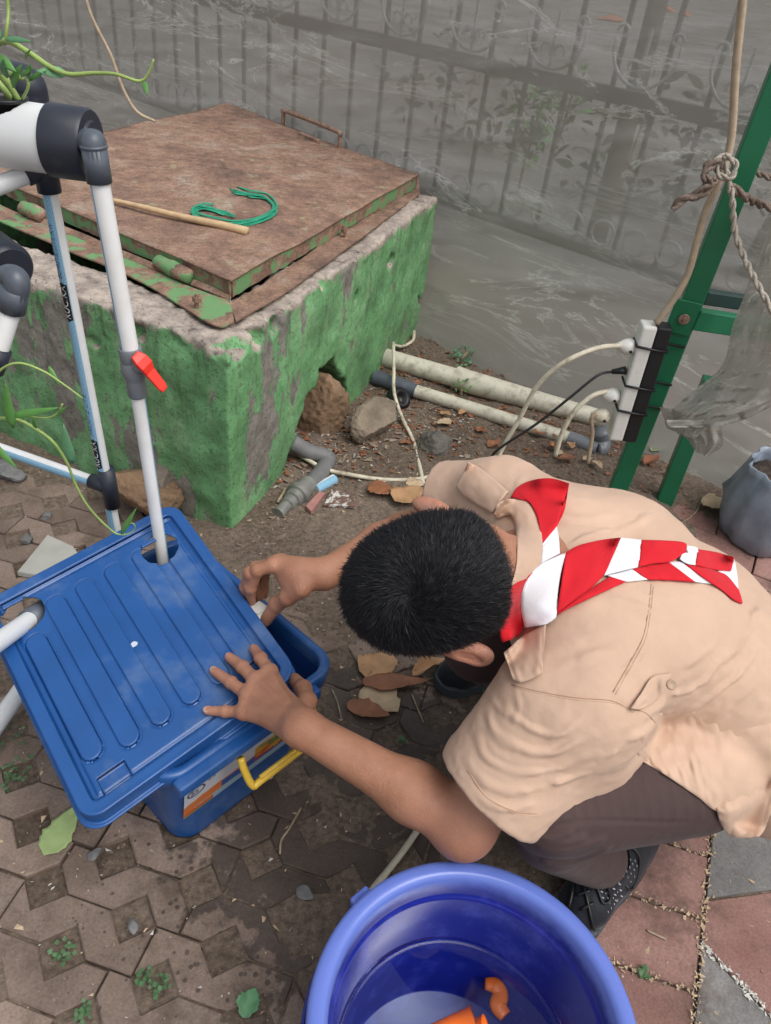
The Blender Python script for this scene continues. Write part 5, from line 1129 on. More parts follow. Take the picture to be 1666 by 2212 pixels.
def pv(*a): return [PY(u, v, y) for u, v, y in a]
tube('stem', pv((-10, 240, 1.12), (-40, 190, 1.1), (0, 155, 1.06), (50, 170, 1.04)), .003, M['stem'], pl1, 8, 5)
tube('stem', pv((-30, 120, 1.06), (10, 88, 1.04), (60, 112, 1.03), (110, 145, 1.02), (150, 160, 1.02), (200, 158, 1.02), (250, 160, 1.01), (300, 175, 1.01), (320, 160, 1.01), (332, 128, 1.01)), [.004, .0036, .0034, .003, .0026, .0022, .002, .0016, .0012], M['stem'], pl1, 8, 6)
tube('stem', pv((50, 235, 1.1), (30, 200, 1.09), (8, 170, 1.08), (-20, 140, 1.07)), .0042, M['stem'], pl1, 8, 5); tube('stem', pv((38, 235, 1.11), (18, 205, 1.1), (-10, 170, 1.1)), .0042, M['stem'], pl1, 8, 5)
tube('stem', pv((45, 220, 1.1), (60, 190, 1.09), (62, 170, 1.09)), .002, M['stem'], pl1, 7, 4); tube('stem', pv((30, 215, 1.1), (25, 190, 1.09), (15, 165, 1.09)), .002, M['stem'], pl1, 7, 4); tube('stem', pv((10, 95, 1.04), (15, 60, 1.04), (18, 20, 1.05), (12, -20, 1.05)), .0022, M['stem'], pl1, 7, 4)
for (u0, v0, u1, v1, W, m_) in ((146, 160, 78, 150, .0075, 'leaf_b'), (62, 172, 60, 140, .006, 'leaf_g'), (62, 176, 92, 150, .0035, 'leaf_g'), (15, 168, 3, 130, .006, 'leaf_b'), (28, 190, 38, 140, .006, 'leaf_g'), (10, 85, 62, 84, .004, 'leaf_b'), (5, 78, -30, 60, .008, 'leaf_b'), (312, 176, 316, 200, .004, 'leaf_g'), (45, 165, 66, 145, .004, 'leaf_g'), (55, 128, 60, 105, .0025, 'leaf_g'), (-5, 120, 30, 150, .006, 'leaf_g')):
    leaf('leaf', PY(u0, v0, 1.03), PY(u1, v1, 1.01), W, M[m_], pl1, (.1, -.9, .5))
pl2 = thing('water_spinach', 'long trailing green vine with narrow leaves crossing the tub lid corner', 'plant', PY(-10, 900, 1.0))
tube('stem', pv((-40, 905, .98), (30, 905, .98), (75, 925, .98), (115, 955, .98), (145, 1000, .98), (165, 1050, .985), (195, 1100, .99), (240, 1145, 1.0), (262, 1155, 1.0), (284, 1150, 1.0), (292, 1138, 1.0), (285, 1130, 1.0), (270, 1140, 1.0), (268, 1160, 1.0)), [.0028, .0027, .0026, .0024, .0022, .002, .0018, .0015, .0012, .001, .001, .001, .001], M['stem'], pl2, 8, 6)
tube('stem', pv((-20, 835, .95), (0, 800, .95), (40, 784, .95), (90, 800, .95), (130, 825, .95), (178, 860, .95)), [.002, .0018, .0016, .0012], M['stem'], pl2, 8, 5); tube('stem', pv((0, 903, .97), (60, 900, .97), (100, 903, .97), (125, 892, .97), (135, 872, .97)), .0015, M['stem'], pl2, 7, 5)
for (u0, v0, u1, v1, W, m_) in ((158, 1002, 133, 925, .0095, 'leaf_b'), (20, 900, 115, 882, .0065, 'leaf_g'), (30, 925, 5, 835, .009, 'leaf_g'), (-20, 950, 35, 1015, .006, 'leaf_g'), (105, 790, 128, 835, .004, 'leaf_g'), (262, 1155, 288, 1105, .005, 'leaf_g'), (78, 925, 70, 905, .004, 'leaf_g'), (125, 895, 140, 880, .003, 'leaf_g')):
    leaf('leaf', PY(u0, v0, .965), PY(u1, v1, .95), W, M[m_], pl2, (.1, -.9, .5))

# ================================================================== FALLEN LEAVES, TWIGS
def dry(u0, v0, u1, v1, W, m_, label, z=.004, curl=.05, fold=.35, seed=0, cat='dry leaf', name='fallen_leaf', broad=False):
    _g = P((u0 + u1) / 2, (v0 + v1) / 2, 0); z += max(0., gh(_g[0], _g[1]) + .003); a, b = P(u0, v0, z), P(u1, v1, z + .004); rg = np.random.default_rng(seed + 3); d = b - a; L = np.linalg.norm(d); d = d / L; s_ = nrm(np.cross((0, 0, 1), d)); n = 16; V = []; F = []; k_ = 9
    for i in range(n + 1):
        t = i / n; w = W * (math.sin(math.pi * t ** (.7 if not broad else .62)) ** (.8 if not broad else .6)) * (1 + .10 * rg.normal()) + 5e-4
        for j in range(k_):
            q = (j / (k_ - 1)) * 2 - 1; p = a + d * L * t + s_ * w * q; hgt = fold * w * abs(q) ** 1.6 * (1 + .5 * math.sin(7 * t + seed)) + curl * L * (t - .5) ** 2 * 2 + .0012 * (1 - abs(q)) + .002 * float(vnoise(np.array([p * 120]))[0]); V.append(p + np.array([0, 0, max(hgt, -.0)]))
    for i in range(n):
        for j in range(k_ - 1): q = i * k_ + j; F.append((q, q + 1, q + k_ + 1, q + k_))
    o = mk(name, V, F, M[m_], None, True, a); sd = o.modifiers.new('s', 'SOLIDIFY'); sd.thickness = .0008; setp(o, label, cat); return o
dry(775, 1450, 858, 1428, .038, 'dry1', 'flat tan leaf at the top of the leaf pile by the tub', .006, .05, .12, 1, broad=True)
dry(790, 1480, 860, 1538, .040, 'dry3', 'pale brown broad leaf at the bottom of the leaf pile', .004, .05, .10, 2, broad=True)
dry(780, 1475, 925, 1472, .020, 'dry2', 'long reddish-brown folded leaf lying across the leaf pile', .012, .04, .18, 3)
dry(748, 1522, 842, 1548, .022, 'dry2', 'dark red curled leaf at the lower left of the leaf pile', .006, .10, .25, 4)
dry(890, 1462, 962, 1425, .018, 'dry1', 'rolled tan leaf beside the black shoe under the ear', .006, .05, 1.2, 5)
dry(795, 1050, 852, 1062, .032, 'dry2', 'round dull brown leaf on the soil beside the grey cord', .005, .03, .10, 6, broad=True)
dry(852, 1085, 912, 1055, .040, 'dry1', 'large orange-brown leaf partly behind the sleeve', .006, .06, .2, 7, broad=True)
dry(878, 1040, 915, 1048, .022, 'dry3', 'yellowish leaf lying behind the large orange-brown leaf', .004, .03, .15, 8, broad=True)
dry(1518, 1075, 1575, 1100, .040, 'dry3', 'large tan round leaf on red blocks beside the grow bag', .008, .04, .1, 9, broad=True)
dry(95, 1850, 170, 1740, .024, 'leaf_pale', 'pale green torn leaf lying on pavers under the lid corner', .005, .04, .12, 10, cat='leaf')
dry(525, 2200, 552, 2135, .016, 'leaf_b', 'small green leaf on pavers at the bottom left of the bucket', .006, .05, .6, 11, cat='leaf')
dry(1390, 1005, 1425, 985, .016, 'dry2', 'dark brown curled leaf between the two green posts', .006, .1, .7, 12)
dry(1405, 975, 1440, 965, .018, 'leaf_pale', 'yellow-green dead leaf between the green posts', .006, .1, .3, 13, cat='leaf')
rg = np.random.default_rng(77)
for i in range(22):
    x0 = rg.uniform(860, 1290); y0 = 795 + (x0 - 860) * .30 + rg.uniform(25, 95) if i < 16 else rg.uniform(930, 1000)
    a_ = rg.uniform(0, 6.28); l_ = rg.uniform(18, 42); o = dry(x0, y0, x0 + l_ * math.cos(a_), y0 + l_ * .5 * math.sin(a_), rg.uniform(.010, .017), ('dry1', 'dry2', 'dry2', 'dry3')[i % 4], ('tan', 'dark brown', 'reddish brown', 'pale')[i % 4] + ' dead leaf in the litter along the pale pipes', .006, .1, .5, 20 + i); o['group'] = 'leaf litter along the pipes'
def twig(px, r, label, mat='twig', name='twig', z=.005):
    _g = P(*px[len(px) // 2], 0); z += max(0., gh(_g[0], _g[1]) + .002)
    pts = [P(u, v, z) for u, v in px]; o = tube(name, pts, r, M[mat], None, 7, 4, loc=pts[0]); setp(o, label, 'twig')
twig(((650, 1745), (625, 1790), (608, 1815), (605, 1845)), .0022, 'thin curved tan twig on wet pavers below the forearm')
twig(((775, 1415), (785, 1430), (800, 1445)), .0015, 'short pale twig at the top left of the leaf pile')
twig(((890, 1500), (900, 1525), (915, 1560)), .0016, 'thin branching twig right of the leaf pile'); twig(((925, 1468), (965, 1455), (985, 1452)), .0013, 'tiny twig touching the shoe toe')
twig(((718, 1490), (730, 1520), (738, 1555)), .0014, 'thin twig below the tub corner'); twig(((160, 1250), (245, 1300)), .0012, 'short twig behind the lid')
twig(((210, 1000), (250, 1012), (300, 1018)), .0018, 'dark twig on the soil by the pit foot'); twig(((1560, 1000), (1520, 1070), (1500, 1110), (1440, 1150)), .002, 'long pale dry stalk across the red blocks')
twig(((1398, 2010), (1415, 2018), (1440, 2030)), .0018, 'short cream straw in the brick joint right of the bucket'); twig(((600, 1085), (618, 1055)), .0045, 'short grey stick leaning on the metal coupling')
# scraps by the broken pipe
def scrap(name, poly, z, t, mat, label, cat): _g = P(*poly[0], 0); z += max(0., gh(_g[0], _g[1])); Vp, Fp = prism_vf([P(u, v, z)[:2] for u, v in poly], z, z + t, .0008); o = mk(name, Vp, Fp, mat, None, False, P(*poly[0], z)); setp(o, label, cat)
scrap('brick_chip', ((660, 1100), (690, 1068), (702, 1072), (672, 1112)), .001, .012, simple('pink_chip', (.38, .18, .16), .8), 'pink brick splinter on the soil beside the coupling', 'brick chip')
scrap('tile_chip', ((700, 1095), (715, 1062), (765, 1075), (768, 1098)), .001, .008, simple('stained_tile', (.16, .09, .07), .5, .3, 40, .3, dirt=(.6, .58, .55), dirt_s=60, dirt_t=(.5, .55)), 'brown and white broken tile piece on the soil', 'tile piece')
scrap('styrofoam_chip', ((1500 - 125, 1120), (1405, 1095), (1415, 1120), (1385, 1140)), .001, .015, M['paper'], 'white crumpled scrap between the green posts', 'litter')

# ================================================================== THINGS BEHIND THE NET
def bush(name, c, r, n, mat, label, seed, cat='plant', leafL=.05):
    rg = np.random.default_rng(seed); t = thing(name, label, cat, (c[0], c[1], 0)); c = np.asarray(c, float)
    tube('stem', [c * [1, 1, 0] + [0, 0, max(0, c[2] - r[2] * 1.5)], c * [1, 1, .8], c + [.02, .01, r[2] * .5]], .006, M['twig'], t, 6, 4)
    V = []; F = []
    for _ in range(n):
        q = rg.normal(size=3); q /= np.linalg.norm(q); q = c + q * np.array(r) * rg.uniform(.2, 1) ** .5; d = rg.normal(size=3); d[2] *= .5; v_, f_ = leaf_vf(q, d, nrm(rg.normal(size=3) + [0, 0, 1.5]), leafL * rg.uniform(.6, 1.2), leafL * .22, .2, .2, 4); b_ = len(V); V += v_; F += [tuple(i + b_ for i in f) for f in f_]
    mk('foliage', V, F, mat, t)
def FP_(u, v, off): return PP(u, v, FNRM, FNRM @ (FP0 + FNRM * off))
bush('young_tree', FP_(1150, 270, -.12), (.07, .08, .16), 110, M['leaf_g'], 'feathery bright green sapling behind the net', 3, leafL=.06)
bush('sapling', FP_(1230, 200, -.25), (.07, .1, .10), 60, M['leaf_g'], 'small leafy sprig behind the upper scrolls', 4)
bush('weed_plant', FP_(1000, 770, .27), (.05, .05, .05), 50, M['leaf_b'], 'small ferny weed at the foot of the net', 5, leafL=.022)
bush('weed_plant', P(1000, 830, .05), (.04, .03, .03), 40, M['leaf_g'], 'small ferny weed growing between the two pale pipes', 6, leafL=.018)
dkleaf = simple('dark_foliage', (.05, .065, .04), .7, .3, 9, .2)
for i, (x, y, r_, n_) in enumerate(((1.2, 5.2, .6, 420), (2.2, 4.6, .7, 420), (.2, 6.4, .7, 420), (3.2, 5.6, .9, 420))):
    bush('shrub', (x, y, .35), (r_, r_ * .7, .42), n_ // 3, dkleaf, ('dark shrub behind the fence left of the leaning trunk', 'dark shrub behind the fence by the cable', 'dark shrub furthest behind the fence', 'dark shrub at the far right behind the net')[i], 30 + i, 'shrub', .13)
for i, (x, y) in enumerate(((.95, 4.4), (1.75, 4.2))):
    tr = thing('tree', ('slim grey tree trunk behind the fence', 'leaning brown tree trunk behind the fence')[i], 'tree', (x, y, 0)); tube('trunk', [np.array([x, y, -.05]), np.array([x + .1 * i, y, .7]), np.array([x + .35 * i, y + .1, 1.6]), np.array([x + .7 * i, y + .2, 2.6])], [.06, .05, .045, .04], simple('bark_%d' % i, (.10, .085, .07), .9, .3, 20, .6, 40), tr, 12, 5)
for i, (u, v, off) in enumerate(((1320, 40, -1.3), (1440, 20, -1.6), (1480, 30, -1.5))):
    q = P(u, v, .05); rock('brick_rubble', q, (.28, .12, .10), ('heap of orange bricks far behind the net, leftmost', 'heap of orange bricks far behind the net, middle', 'heap of orange bricks far behind the net, rightmost')[i], simple('orange_brick_%d' % i, (.42, .17, .09), .9, .3, 9, .4), 70 + i, .3 * i, cat='rubble')
rg = np.random.default_rng(88)
for i in range(0):
    u, v = rg.uniform(950, 1250), rg.uniform(520, 640); o = dry(u, v, u + rg.uniform(-30, 30), v + 12, rg.uniform(.02, .035), 'dry1', 'tan dead leaf on the ground behind the net', .01, .1, .4, 200 + i, broad=True); o['group'] = 'dead leaves behind the net'
# ================================================================== THE WORKER
BL_, = (0,)
def camv(x, y, z): return nrm(MC @ np.array([x, y, z], float))      # direction given in (right, down, forward) of the view
person = thing('person', 'person with short black hair in a tan scout shirt squatting over the blue tub', 'person', P(1300, 1720, .0))
HC = P(913, 1258, .665)                                              # head centre
Lh = camv(.215, .975, .05); Uh = camv(-.38, .10, -.92); Uh = nrm(Uh - Lh * Uh.dot(Lh)); Fh = nrm(np.cross(Uh, Lh)); 
if MC.T[0] @ Fh > 0: Fh = -Fh                                        # face points left in the view
RH = np.array([Fh, Lh, Uh])
def hp3(f, l, u): return HC + Fh * f + Lh * l + Uh * u
def f_head(p):
    d = s_ell(p, hp3(-.008, 0, .012), (.099, .074, .090), RH)
    d = smin(d, s_ell(p, hp3(-.030, 0, -.010), (.080, .073, .083), RH), .02)
    d = smin(d, s_ell(p, hp3(.030, 0, -.055), (.060, .058, .075), RH), .03)            # face
    d = smin(d, s_cap(p, hp3(.055, 0, -.115), hp3(.035, 0, -.120), .022, .034), .035)     # chin and jaw
    d = smin(d, s_cap(p, hp3(.094, 0, -.030), hp3(.108, 0, -.068), .008, .013), .014)     # nose
    d = smin(d, s_ell(p, hp3(.098, 0, -.072), (.012, .019, .009), RH), .008)
    for s_ in (-1, 1):
        d = smin(d, s_cap(p, hp3(.082, s_ * .016, -.012), hp3(.070, s_ * .048, -.014), .009, .008), .014)   # brow
        d = smax(d, -s_ell(p, hp3(.098, s_ * .031, -.031), (.012, .018, .011), RH), .010)
        d = smin(d, s_ell(p, hp3(.074, s_ * .031, -.032), (.013, .014, .012), RH), .003)
    d = smin(d, s_ell(p, hp3(.087, 0, -.094), (.012, .023, .0055), RH), .006); d = smin(d, s_ell(p, hp3(.083, 0, -.104), (.012, .020, .006), RH), .005)
    return d
def ear(p, c, sgn, out=.0):
    ea_ = camv(.92, .10 * sgn, .1); e3 = nrm(Lh * sgn + np.array([0, 0, -.1])); e2 = nrm(np.cross(ea_, e3)); ea2 = np.cross(e3, e2); Rm = np.array([ea2, e2, e3])
    return c, Rm
E1c = P(1003, 1407, .60)
_eL = camv(.90, .30, .15); _eN = camv(-.25, .62, -.72); _eN = nrm(_eN - _eL * _eN.dot(_eL)); _eS = np.cross(_eN, _eL); RE = np.array([_eL, _eS, _eN])
E1c = hp3(-.012, .083, -.032); 
_t = MC.T @ (E1c - CAM); E1c = PD(1002, 1404, _t[2] - .026)
def f_ear(p):
    d = s_ell(p, E1c, (.036, .020, .011), RE); d = smin(d, s_ell(p, E1c - _eL * .021 + _eS * .002, (.017, .016, .010), RE), .006); d = smin(d, s_ell(p, E1c + _eL * .022 + _eN * .002, (.017, .018, .009), RE), .005)
    d = smax(d, -s_ell(p, E1c + _eN * .011 + _eL * .008, (.017, .0085, .006), RE), .004); d = smin(d, s_cap(p, E1c + _eN * .004 - _eL * .010, E1c + _eN * .0055 + _eL * .012, .0022, .0022), .004); return d
E2c = PD(935, 1099, (MC.T @ (hp3(-.012, -.083, -.032) - CAM))[2])
def f_ear2(p): return s_ell(p, E2c, (.028, .016, .010), np.array([_eL, _eN, _eS]))
# joints
SL, EL_, WL = P(1262, 1512, .535), P(1003, 1776, .345), P(652, 1572, .385)
SR, ER, WR = P(1085, 1085, .575), P(874, 1155, .43), P(700, 1240, .43)
NK0, NK1 = hp3(-.062, .004, -.055), P(1165, 1262, .585)
# left hand spread flat on the lid
def onlid(u, v, h): return lid_at(u, v, h)
KN = {'i': (583, 1452), 'm': (553, 1471), 'r': (536, 1502), 'p': (527, 1538)}
LH = []
for k_, mid, tip, hh, r in (('i', (563, 1422), (549, 1402), (.034, .024, .012), (.0105, .0095, .0079)), ('m', (524, 1441), (496, 1420), (.036, .024, .011), (.0107, .0096, .0079)), ('r', (500, 1475), (463, 1450), (.034, .022, .010), (.0101, .0091, .0075)), ('p', (487, 1537), (449, 1535), (.028, .018, .009), (.0092, .0082, .0068))):
    a, b_, c_ = onlid(*KN[k_], hh[0]), onlid(*mid, hh[1]), onlid(*tip, hh[2]); LH.append((a, b_, c_, r))
PL_ = onlid(620, 1548, .042)
TH = [onlid(642, 1565, .040), onlid(664, 1515, .030), onlid(655, 1488, .012), onlid(636, 1468, -.012)]
RHd = [([P(590, 1222, .435), P(556, 1232, .425), P(541, 1270, .385), P(543, 1306, .335)], (.0114, .0108, .0098, .0080)),
       ([P(596, 1216, .432), P(541, 1238, .415), P(530, 1268, .375), P(533, 1298, .330)], (.0112, .0106, .0094, .0078)),
       ([P(606, 1213, .425), P(552, 1226, .395), P(550, 1262, .355), P(560, 1292, .325)], (.0106, .0100, .0088, .0074)),
       ([P(616, 1216, .415), P(575, 1228, .380), P(570, 1262, .345), P(572, 1285, .325)], (.0098, .0090, .0080, .0068))]
RTH = [P(650, 1270, .425), P(622, 1290, .40), P(598, 1305, .375), P(574, 1340, .335)]
def chain(p, pts, rs, k=.006):
    d = s_cap(p, pts[0], pts[1], rs[0], rs[1])
    for i in range(1, len(pts) - 1): d = smin(d, s_cap(p, pts[i], pts[i + 1], rs[i], rs[i + 1]), .004)
    for i in range(1, len(pts) - 1): d = smin(d, np.linalg.norm(p - pts[i].astype(np.float32), axis=1) - rs[i] * 1.04, .004)
    return d
def f_handL(p):
    d = s_cap(p, WL, PL_, .0270, .027)
    for (a, b_, c_, r) in LH:
        d = smin(d, s_cap(p, WL * .65 + PL_ * .35, a, .017, .0115), .016)
    fing = None
    for (a, b_, c_, r) in LH:
        e = chain(p, [a, b_, c_], r); e = smin(e, np.linalg.norm(p - (a + en * .002).astype(np.float32), axis=1) - .0108, .005); fing = e if fing is None else np.minimum(fing, e)
    for i in range(3): d = smin(d, s_cap(p, LH[i][0], LH[i + 1][0], .0112, .0105), .006)
    d = smin(d, fing, .006)
    t = chain(p, TH, (.0185, .0140, .0130, .0105)); d = smin(d, t, .010)
    for (a, b_, c_, r) in LH: d = smin(d, s_cap(p, a + en * .009, WL + (a - WL) * .35 + en * .017, .0022, .0015), .006)      # tendons
    return d
def f_handR(p):
    kn = [c[0][0] for c in RHd]; d = s_cap(p, WR, P(640, 1240, .43), .025, .025)
    for k in kn: d = smin(d, s_cap(p, WR * .6 + P(640, 1240, .43) * .4, k, .017, .0115), .014)
    for i in range(3): d = smin(d, s_cap(p, kn[i], kn[i + 1], .0115, .011), .006)
    d = smin(d, s_ell(p, P(640, 1250, .42), (.032, .026, .016)), .01)
    fg = None
    for pts, r in RHd: e = chain(p, pts, r); fg = e if fg is None else smin(fg, e, .0015)
    d = smin(d, fg, .005); d = smin(d, chain(p, RTH, (.0175, .0140, .0125, .0105)), .012)
    # creases on the thumb
    for t_ in (.30, .42, .54):
        c = RTH[2] * (1 - t_) + RTH[3] * t_ - (RTH[3] - RTH[2]) * .25; q = c + camv(.3, -.1, -1) * .0100; s2 = camv(.8, .6, 0) * .006; d = smax(d, -(s_cap(p, q - s2, q + s2, .0008, .0008)), .0016)
    return d
fmid = EL_ * .70 + WL * .30
def f_skin(p):
    p = p.astype(np.float32); d = f_head(p); d = smin(d, f_ear(p), .007); d = np.minimum(d, smin(d, f_ear2(p), .005))
    d = smin(d, s_cap(p, NK0, NK1, .052, .056), .03)
    # arms
    aL = s_cap(p, SL, EL_, .046, .0380); aL = smin(aL, s_cap(p, EL_, fmid, .0385, .0365), .02); aL = smin(aL, s_cap(p, fmid, WL, .0365, .0262), .03); aL = smin(aL, np.linalg.norm(p - (EL_ + nrm(EL_ - SL) * .004 + [0, -.006, -.004]).astype(np.float32), axis=1) - .0345, .03)
    rm = ER * .7 + WR * .3; aR = s_cap(p, SR, ER, .046, .038); aR = smin(aR, s_cap(p, ER, rm, .037, .038), .02); aR = smin(aR, s_cap(p, rm, WR, .038, .0245), .02)
    d = np.minimum(d, smin(aL, f_handL(p), .014)); d = np.minimum(d, smin(aR, f_handR(p), .014))
    # shoulders and chest core under the shirt keep the body in one piece
    core = s_cap(p, NK1, P(1400, 1330, .50), .07, .09); core = smin(core, s_cap(p, SL, NK1, .045, .06), .03); core = smin(core, s_cap(p, SR, NK1, .045, .06), .03)
    core = smin(core, s_cap(p, P(1400, 1330, .50), HIP, .09, .10), .03)
    for K, A, H_ in ((KL, AL, HPL), (KR, AR, HPR)):
        core = smin(core, s_cap(p, H_, K, .055, .045), .03); core = smin(core, s_cap(p, K, A, .042, .028), .02)
    return smin(d, core, .012)
HIP = P(1640, 1540, .32); HPL, HPR = P(1505, 1628, .345), P(1690, 1440, .32)
KL, AL = P(1190, 1745, .385), P(1312, 1862, .095); KR, AR = P(1040, 1390, .36), P(1050, 1445, .10)
if 1:
    allp = np.array([HC, SL, EL_, WL, SR, ER, WR, HIP, KL, AL, KR, AR, HPR] + [x[2] for x in LH]); lo = allp.min(0) - .16; hi = allp.max(0) + .16; lo[2] = .02
    def f_blk(bx):
        return nets(f_skin, bx[0], bx[1], .0034)
    V, Q = nets(f_skin, lo, hi, .0030)
    body = mk_np('body', V, Q, M['skin'], person)
    ta = body.data.attributes.new('tint', 'FLOAT', 'POINT'); sa_ = body.data.attributes.new('scalp', 'FLOAT', 'POINT')
    tint = np.exp(-(np.linalg.norm(V - E1c, axis=1) / .035) ** 4) * .75 + np.exp(-(np.linalg.norm(V - E2c, axis=1) / .03) ** 4) * .6
    for pts, r in RHd: tint = np.maximum(tint, .45 * np.exp(-(np.linalg.norm(V - pts[3], axis=1) / .02) ** 2))
    for (a, b_, c_, r) in LH: tint = np.maximum(tint, .55 * np.exp(-(np.linalg.norm(V - c_, axis=1) / .012) ** 2))
    tint += .18 * np.exp(-(np.linalg.norm(V - (EL_ + [0, -.02, -.01]), axis=1) / .06) ** 2)
    ta.data.foreach_set('value', tint.astype(np.float32))
    # hairline: how deep inside the hair region a scalp point lies
    def hair_in(p):
        q = (p - HC) @ RH.T; f_, l_, u_ = q[:, 0], q[:, 1], q[:, 2]
        # boundary plane rises at the forehead, dips to the nape
        b = u_ - (-.012 + .30 * (f_ - .01) + .9 * np.maximum(f_ - .05, 0) - .25 * np.maximum(-f_ - .04, 0) + 1.9 * np.maximum(-f_ - .074, 0))
        earcut = np.linalg.norm(p - (E1c - Lh * .0), axis=1) - .030
        return np.minimum(b, earcut * 1.2)
    hi_ = hair_in(V); nearhead = np.linalg.norm(V - HC, axis=1) < .145
    sa_.data.foreach_set('value', (sstep(-.020, .024, hi_ + .006 * fbm(V * 120, 2)) * nearhead * .96).astype(np.float32))
# ---- hair
def f_hair(p):
    p = p.astype(np.float32); h = hair_in(p); th = .0055 * sstep(.010, .036, h) + .0010 * fbm(p * 160, 2); d = f_head(p) - th; return np.maximum(d, -(h - .017) * .7).astype(np.float32)
V, Q = nets(f_hair, HC - .14, HC + .14, .0028); hair = mk_np('hair', V, Q, M['hair'], person); ta = hair.data.attributes.new('tone', 'FLOAT', 'POINT')
ta.data.foreach_set('value', (.02 + .04 * fbm(V * 60, 2)).clip(0, 1).astype(np.float32))
me = hair.data; nf = len(me.polygons); cen = np.empty(nf * 3, np.float32); me.polygons.foreach_get('center', cen); cen = cen.reshape(-1, 3) + wloc(hair.parent); nor = np.empty(nf * 3, np.float32); me.polygons.foreach_get('normal', nor); nor = nor.reshape(-1, 3)
outer_ = (hair_in(cen) > .004) & ((nor * (cen - HC)).sum(1) > 0); idx = np.where(outer_)[0]; rg = np.random.default_rng(3); NS = 46000; pick = rg.choice(idx, NS); root = cen[pick] + rg.normal(size=(NS, 3)) * .0012; nn_ = nor[pick]
bm_ = body.data; nb_ = len(bm_.polygons); c2 = np.empty(nb_ * 3, np.float32); bm_.polygons.foreach_get('center', c2); c2 = c2.reshape(-1, 3) + wloc(person).astype(np.float32); n2 = np.empty(nb_ * 3, np.float32); bm_.polygons.foreach_get('normal', n2); n2 = n2.reshape(-1, 3)
nr_ = np.where(np.linalg.norm(c2 - HC, axis=1) < .15)[0]; hh_ = hair_in(c2[nr_]); pr_ = sstep(-.016, .012, hh_) * (hh_ < .028) * (np.linalg.norm(c2[nr_] - E1c, axis=1) > .046) * (np.linalg.norm(c2[nr_] - E2c, axis=1) > .042); nr_ = nr_[pr_ > .02]; pr_ = pr_[pr_ > .02]; NF = 16000; pk = rg.choice(nr_, NF, p=pr_ / pr_.sum())
root = np.vstack([root, c2[pk] + rg.normal(size=(NF, 3)) * .0014]); nn_ = np.vstack([nn_, n2[pk]]); NS += NF
WH = PD(893, 1287, (MC.T @ (HC - CAM))[2] - .09)
rel = root - WH; rel -= nn_ * (rel * nn_).sum(1)[:, None]; dist_ = np.linalg.norm(rel, axis=1)[:, None]; rad = rel / (dist_ + 1e-6); swirl = np.cross(nn_, rad)
flow = rad + swirl * (.9 * np.exp(-dist_ / .03) + .25); flow /= np.linalg.norm(flow, axis=1)[:, None]
lenf = sstep(.0, .045, hair_in(root.astype(np.float32)))[:, None]; Ls = (.0024 + .0086 * lenf) * rg.uniform(.6, 1.3, (NS, 1)); lift = .32 + .14 * rg.normal(size=(NS, 1)) + .3 * np.exp(-dist_ / .02)
dr = flow + nn_ * lift + rg.normal(size=(NS, 3)) * .22; dr /= np.linalg.norm(dr, axis=1)[:, None]; sidev = np.cross(dr, nn_ + rg.normal(size=(NS, 3)) * .3); sidev /= np.linalg.norm(sidev, axis=1)[:, None] + 1e-9
w_ = .00026; tip = root + dr * Ls; midp = root + dr * Ls * .55 + nn_ * Ls * .06
Vs = np.stack([root - sidev * w_, root + sidev * w_, midp + sidev * w_ * .8, midp - sidev * w_ * .8, tip], 1).reshape(-1, 3); b0 = np.arange(NS)[:, None] * 5
Fs = np.concatenate([b0 + [0, 1, 2], b0 + [0, 2, 3], b0 + [3, 2, 4]], 1).reshape(-1, 3)
hs_ = mk_np('hair_strands', Vs, Fs, M['hair'], hair); hs_['kind'] = 'stuff'
ta = hs_.data.attributes.new('tone', 'FLOAT', 'POINT'); tn = np.repeat((.0 + .12 * rg.random(NS) ** 2 + (rg.random(NS) > .99) * .5).clip(0, 1), 5); ta.data.foreach_set('value', tn.astype(np.float32))
# nails
def nail(c, d, n, w, l):
    d = nrm(d); n = nrm(n - d * np.dot(n, d)); s_ = np.cross(d, n); V = []; F = []
    for i in range(5):
        for j in range(5): x = (j / 4 * 2 - 1); y = i / 4 * 2 - 1; rr_ = math.sqrt(max(0, 1 - .25 * x * x)); V.append(c + s_ * w * x * math.sqrt(1 - .35 * y * y) + d * l * y * rr_ + n * (-.35 * w * x * x))
    for i in range(4):
        for j in range(4): k = i * 5 + j; F.append((k, k + 1, k + 6, k + 5))
    o = mk('fingernail', V, F, M['nail'], body); sd = o.modifiers.new('s', 'SOLIDIFY'); sd.thickness = .0006
for (a, b_, c_, r) in LH: d_ = nrm(c_ - b_); nail(c_ + d_ * .001 + en * (r[2] + .0001), d_, en, .0062, .0066)
nd_ = nrm(RTH[3] - RTH[2]); nail(RTH[3] + camv(.55, .45, -.7) * .0090 + nd_ * .001, nd_, camv(.55, .45, -.7), .0062, .0070)

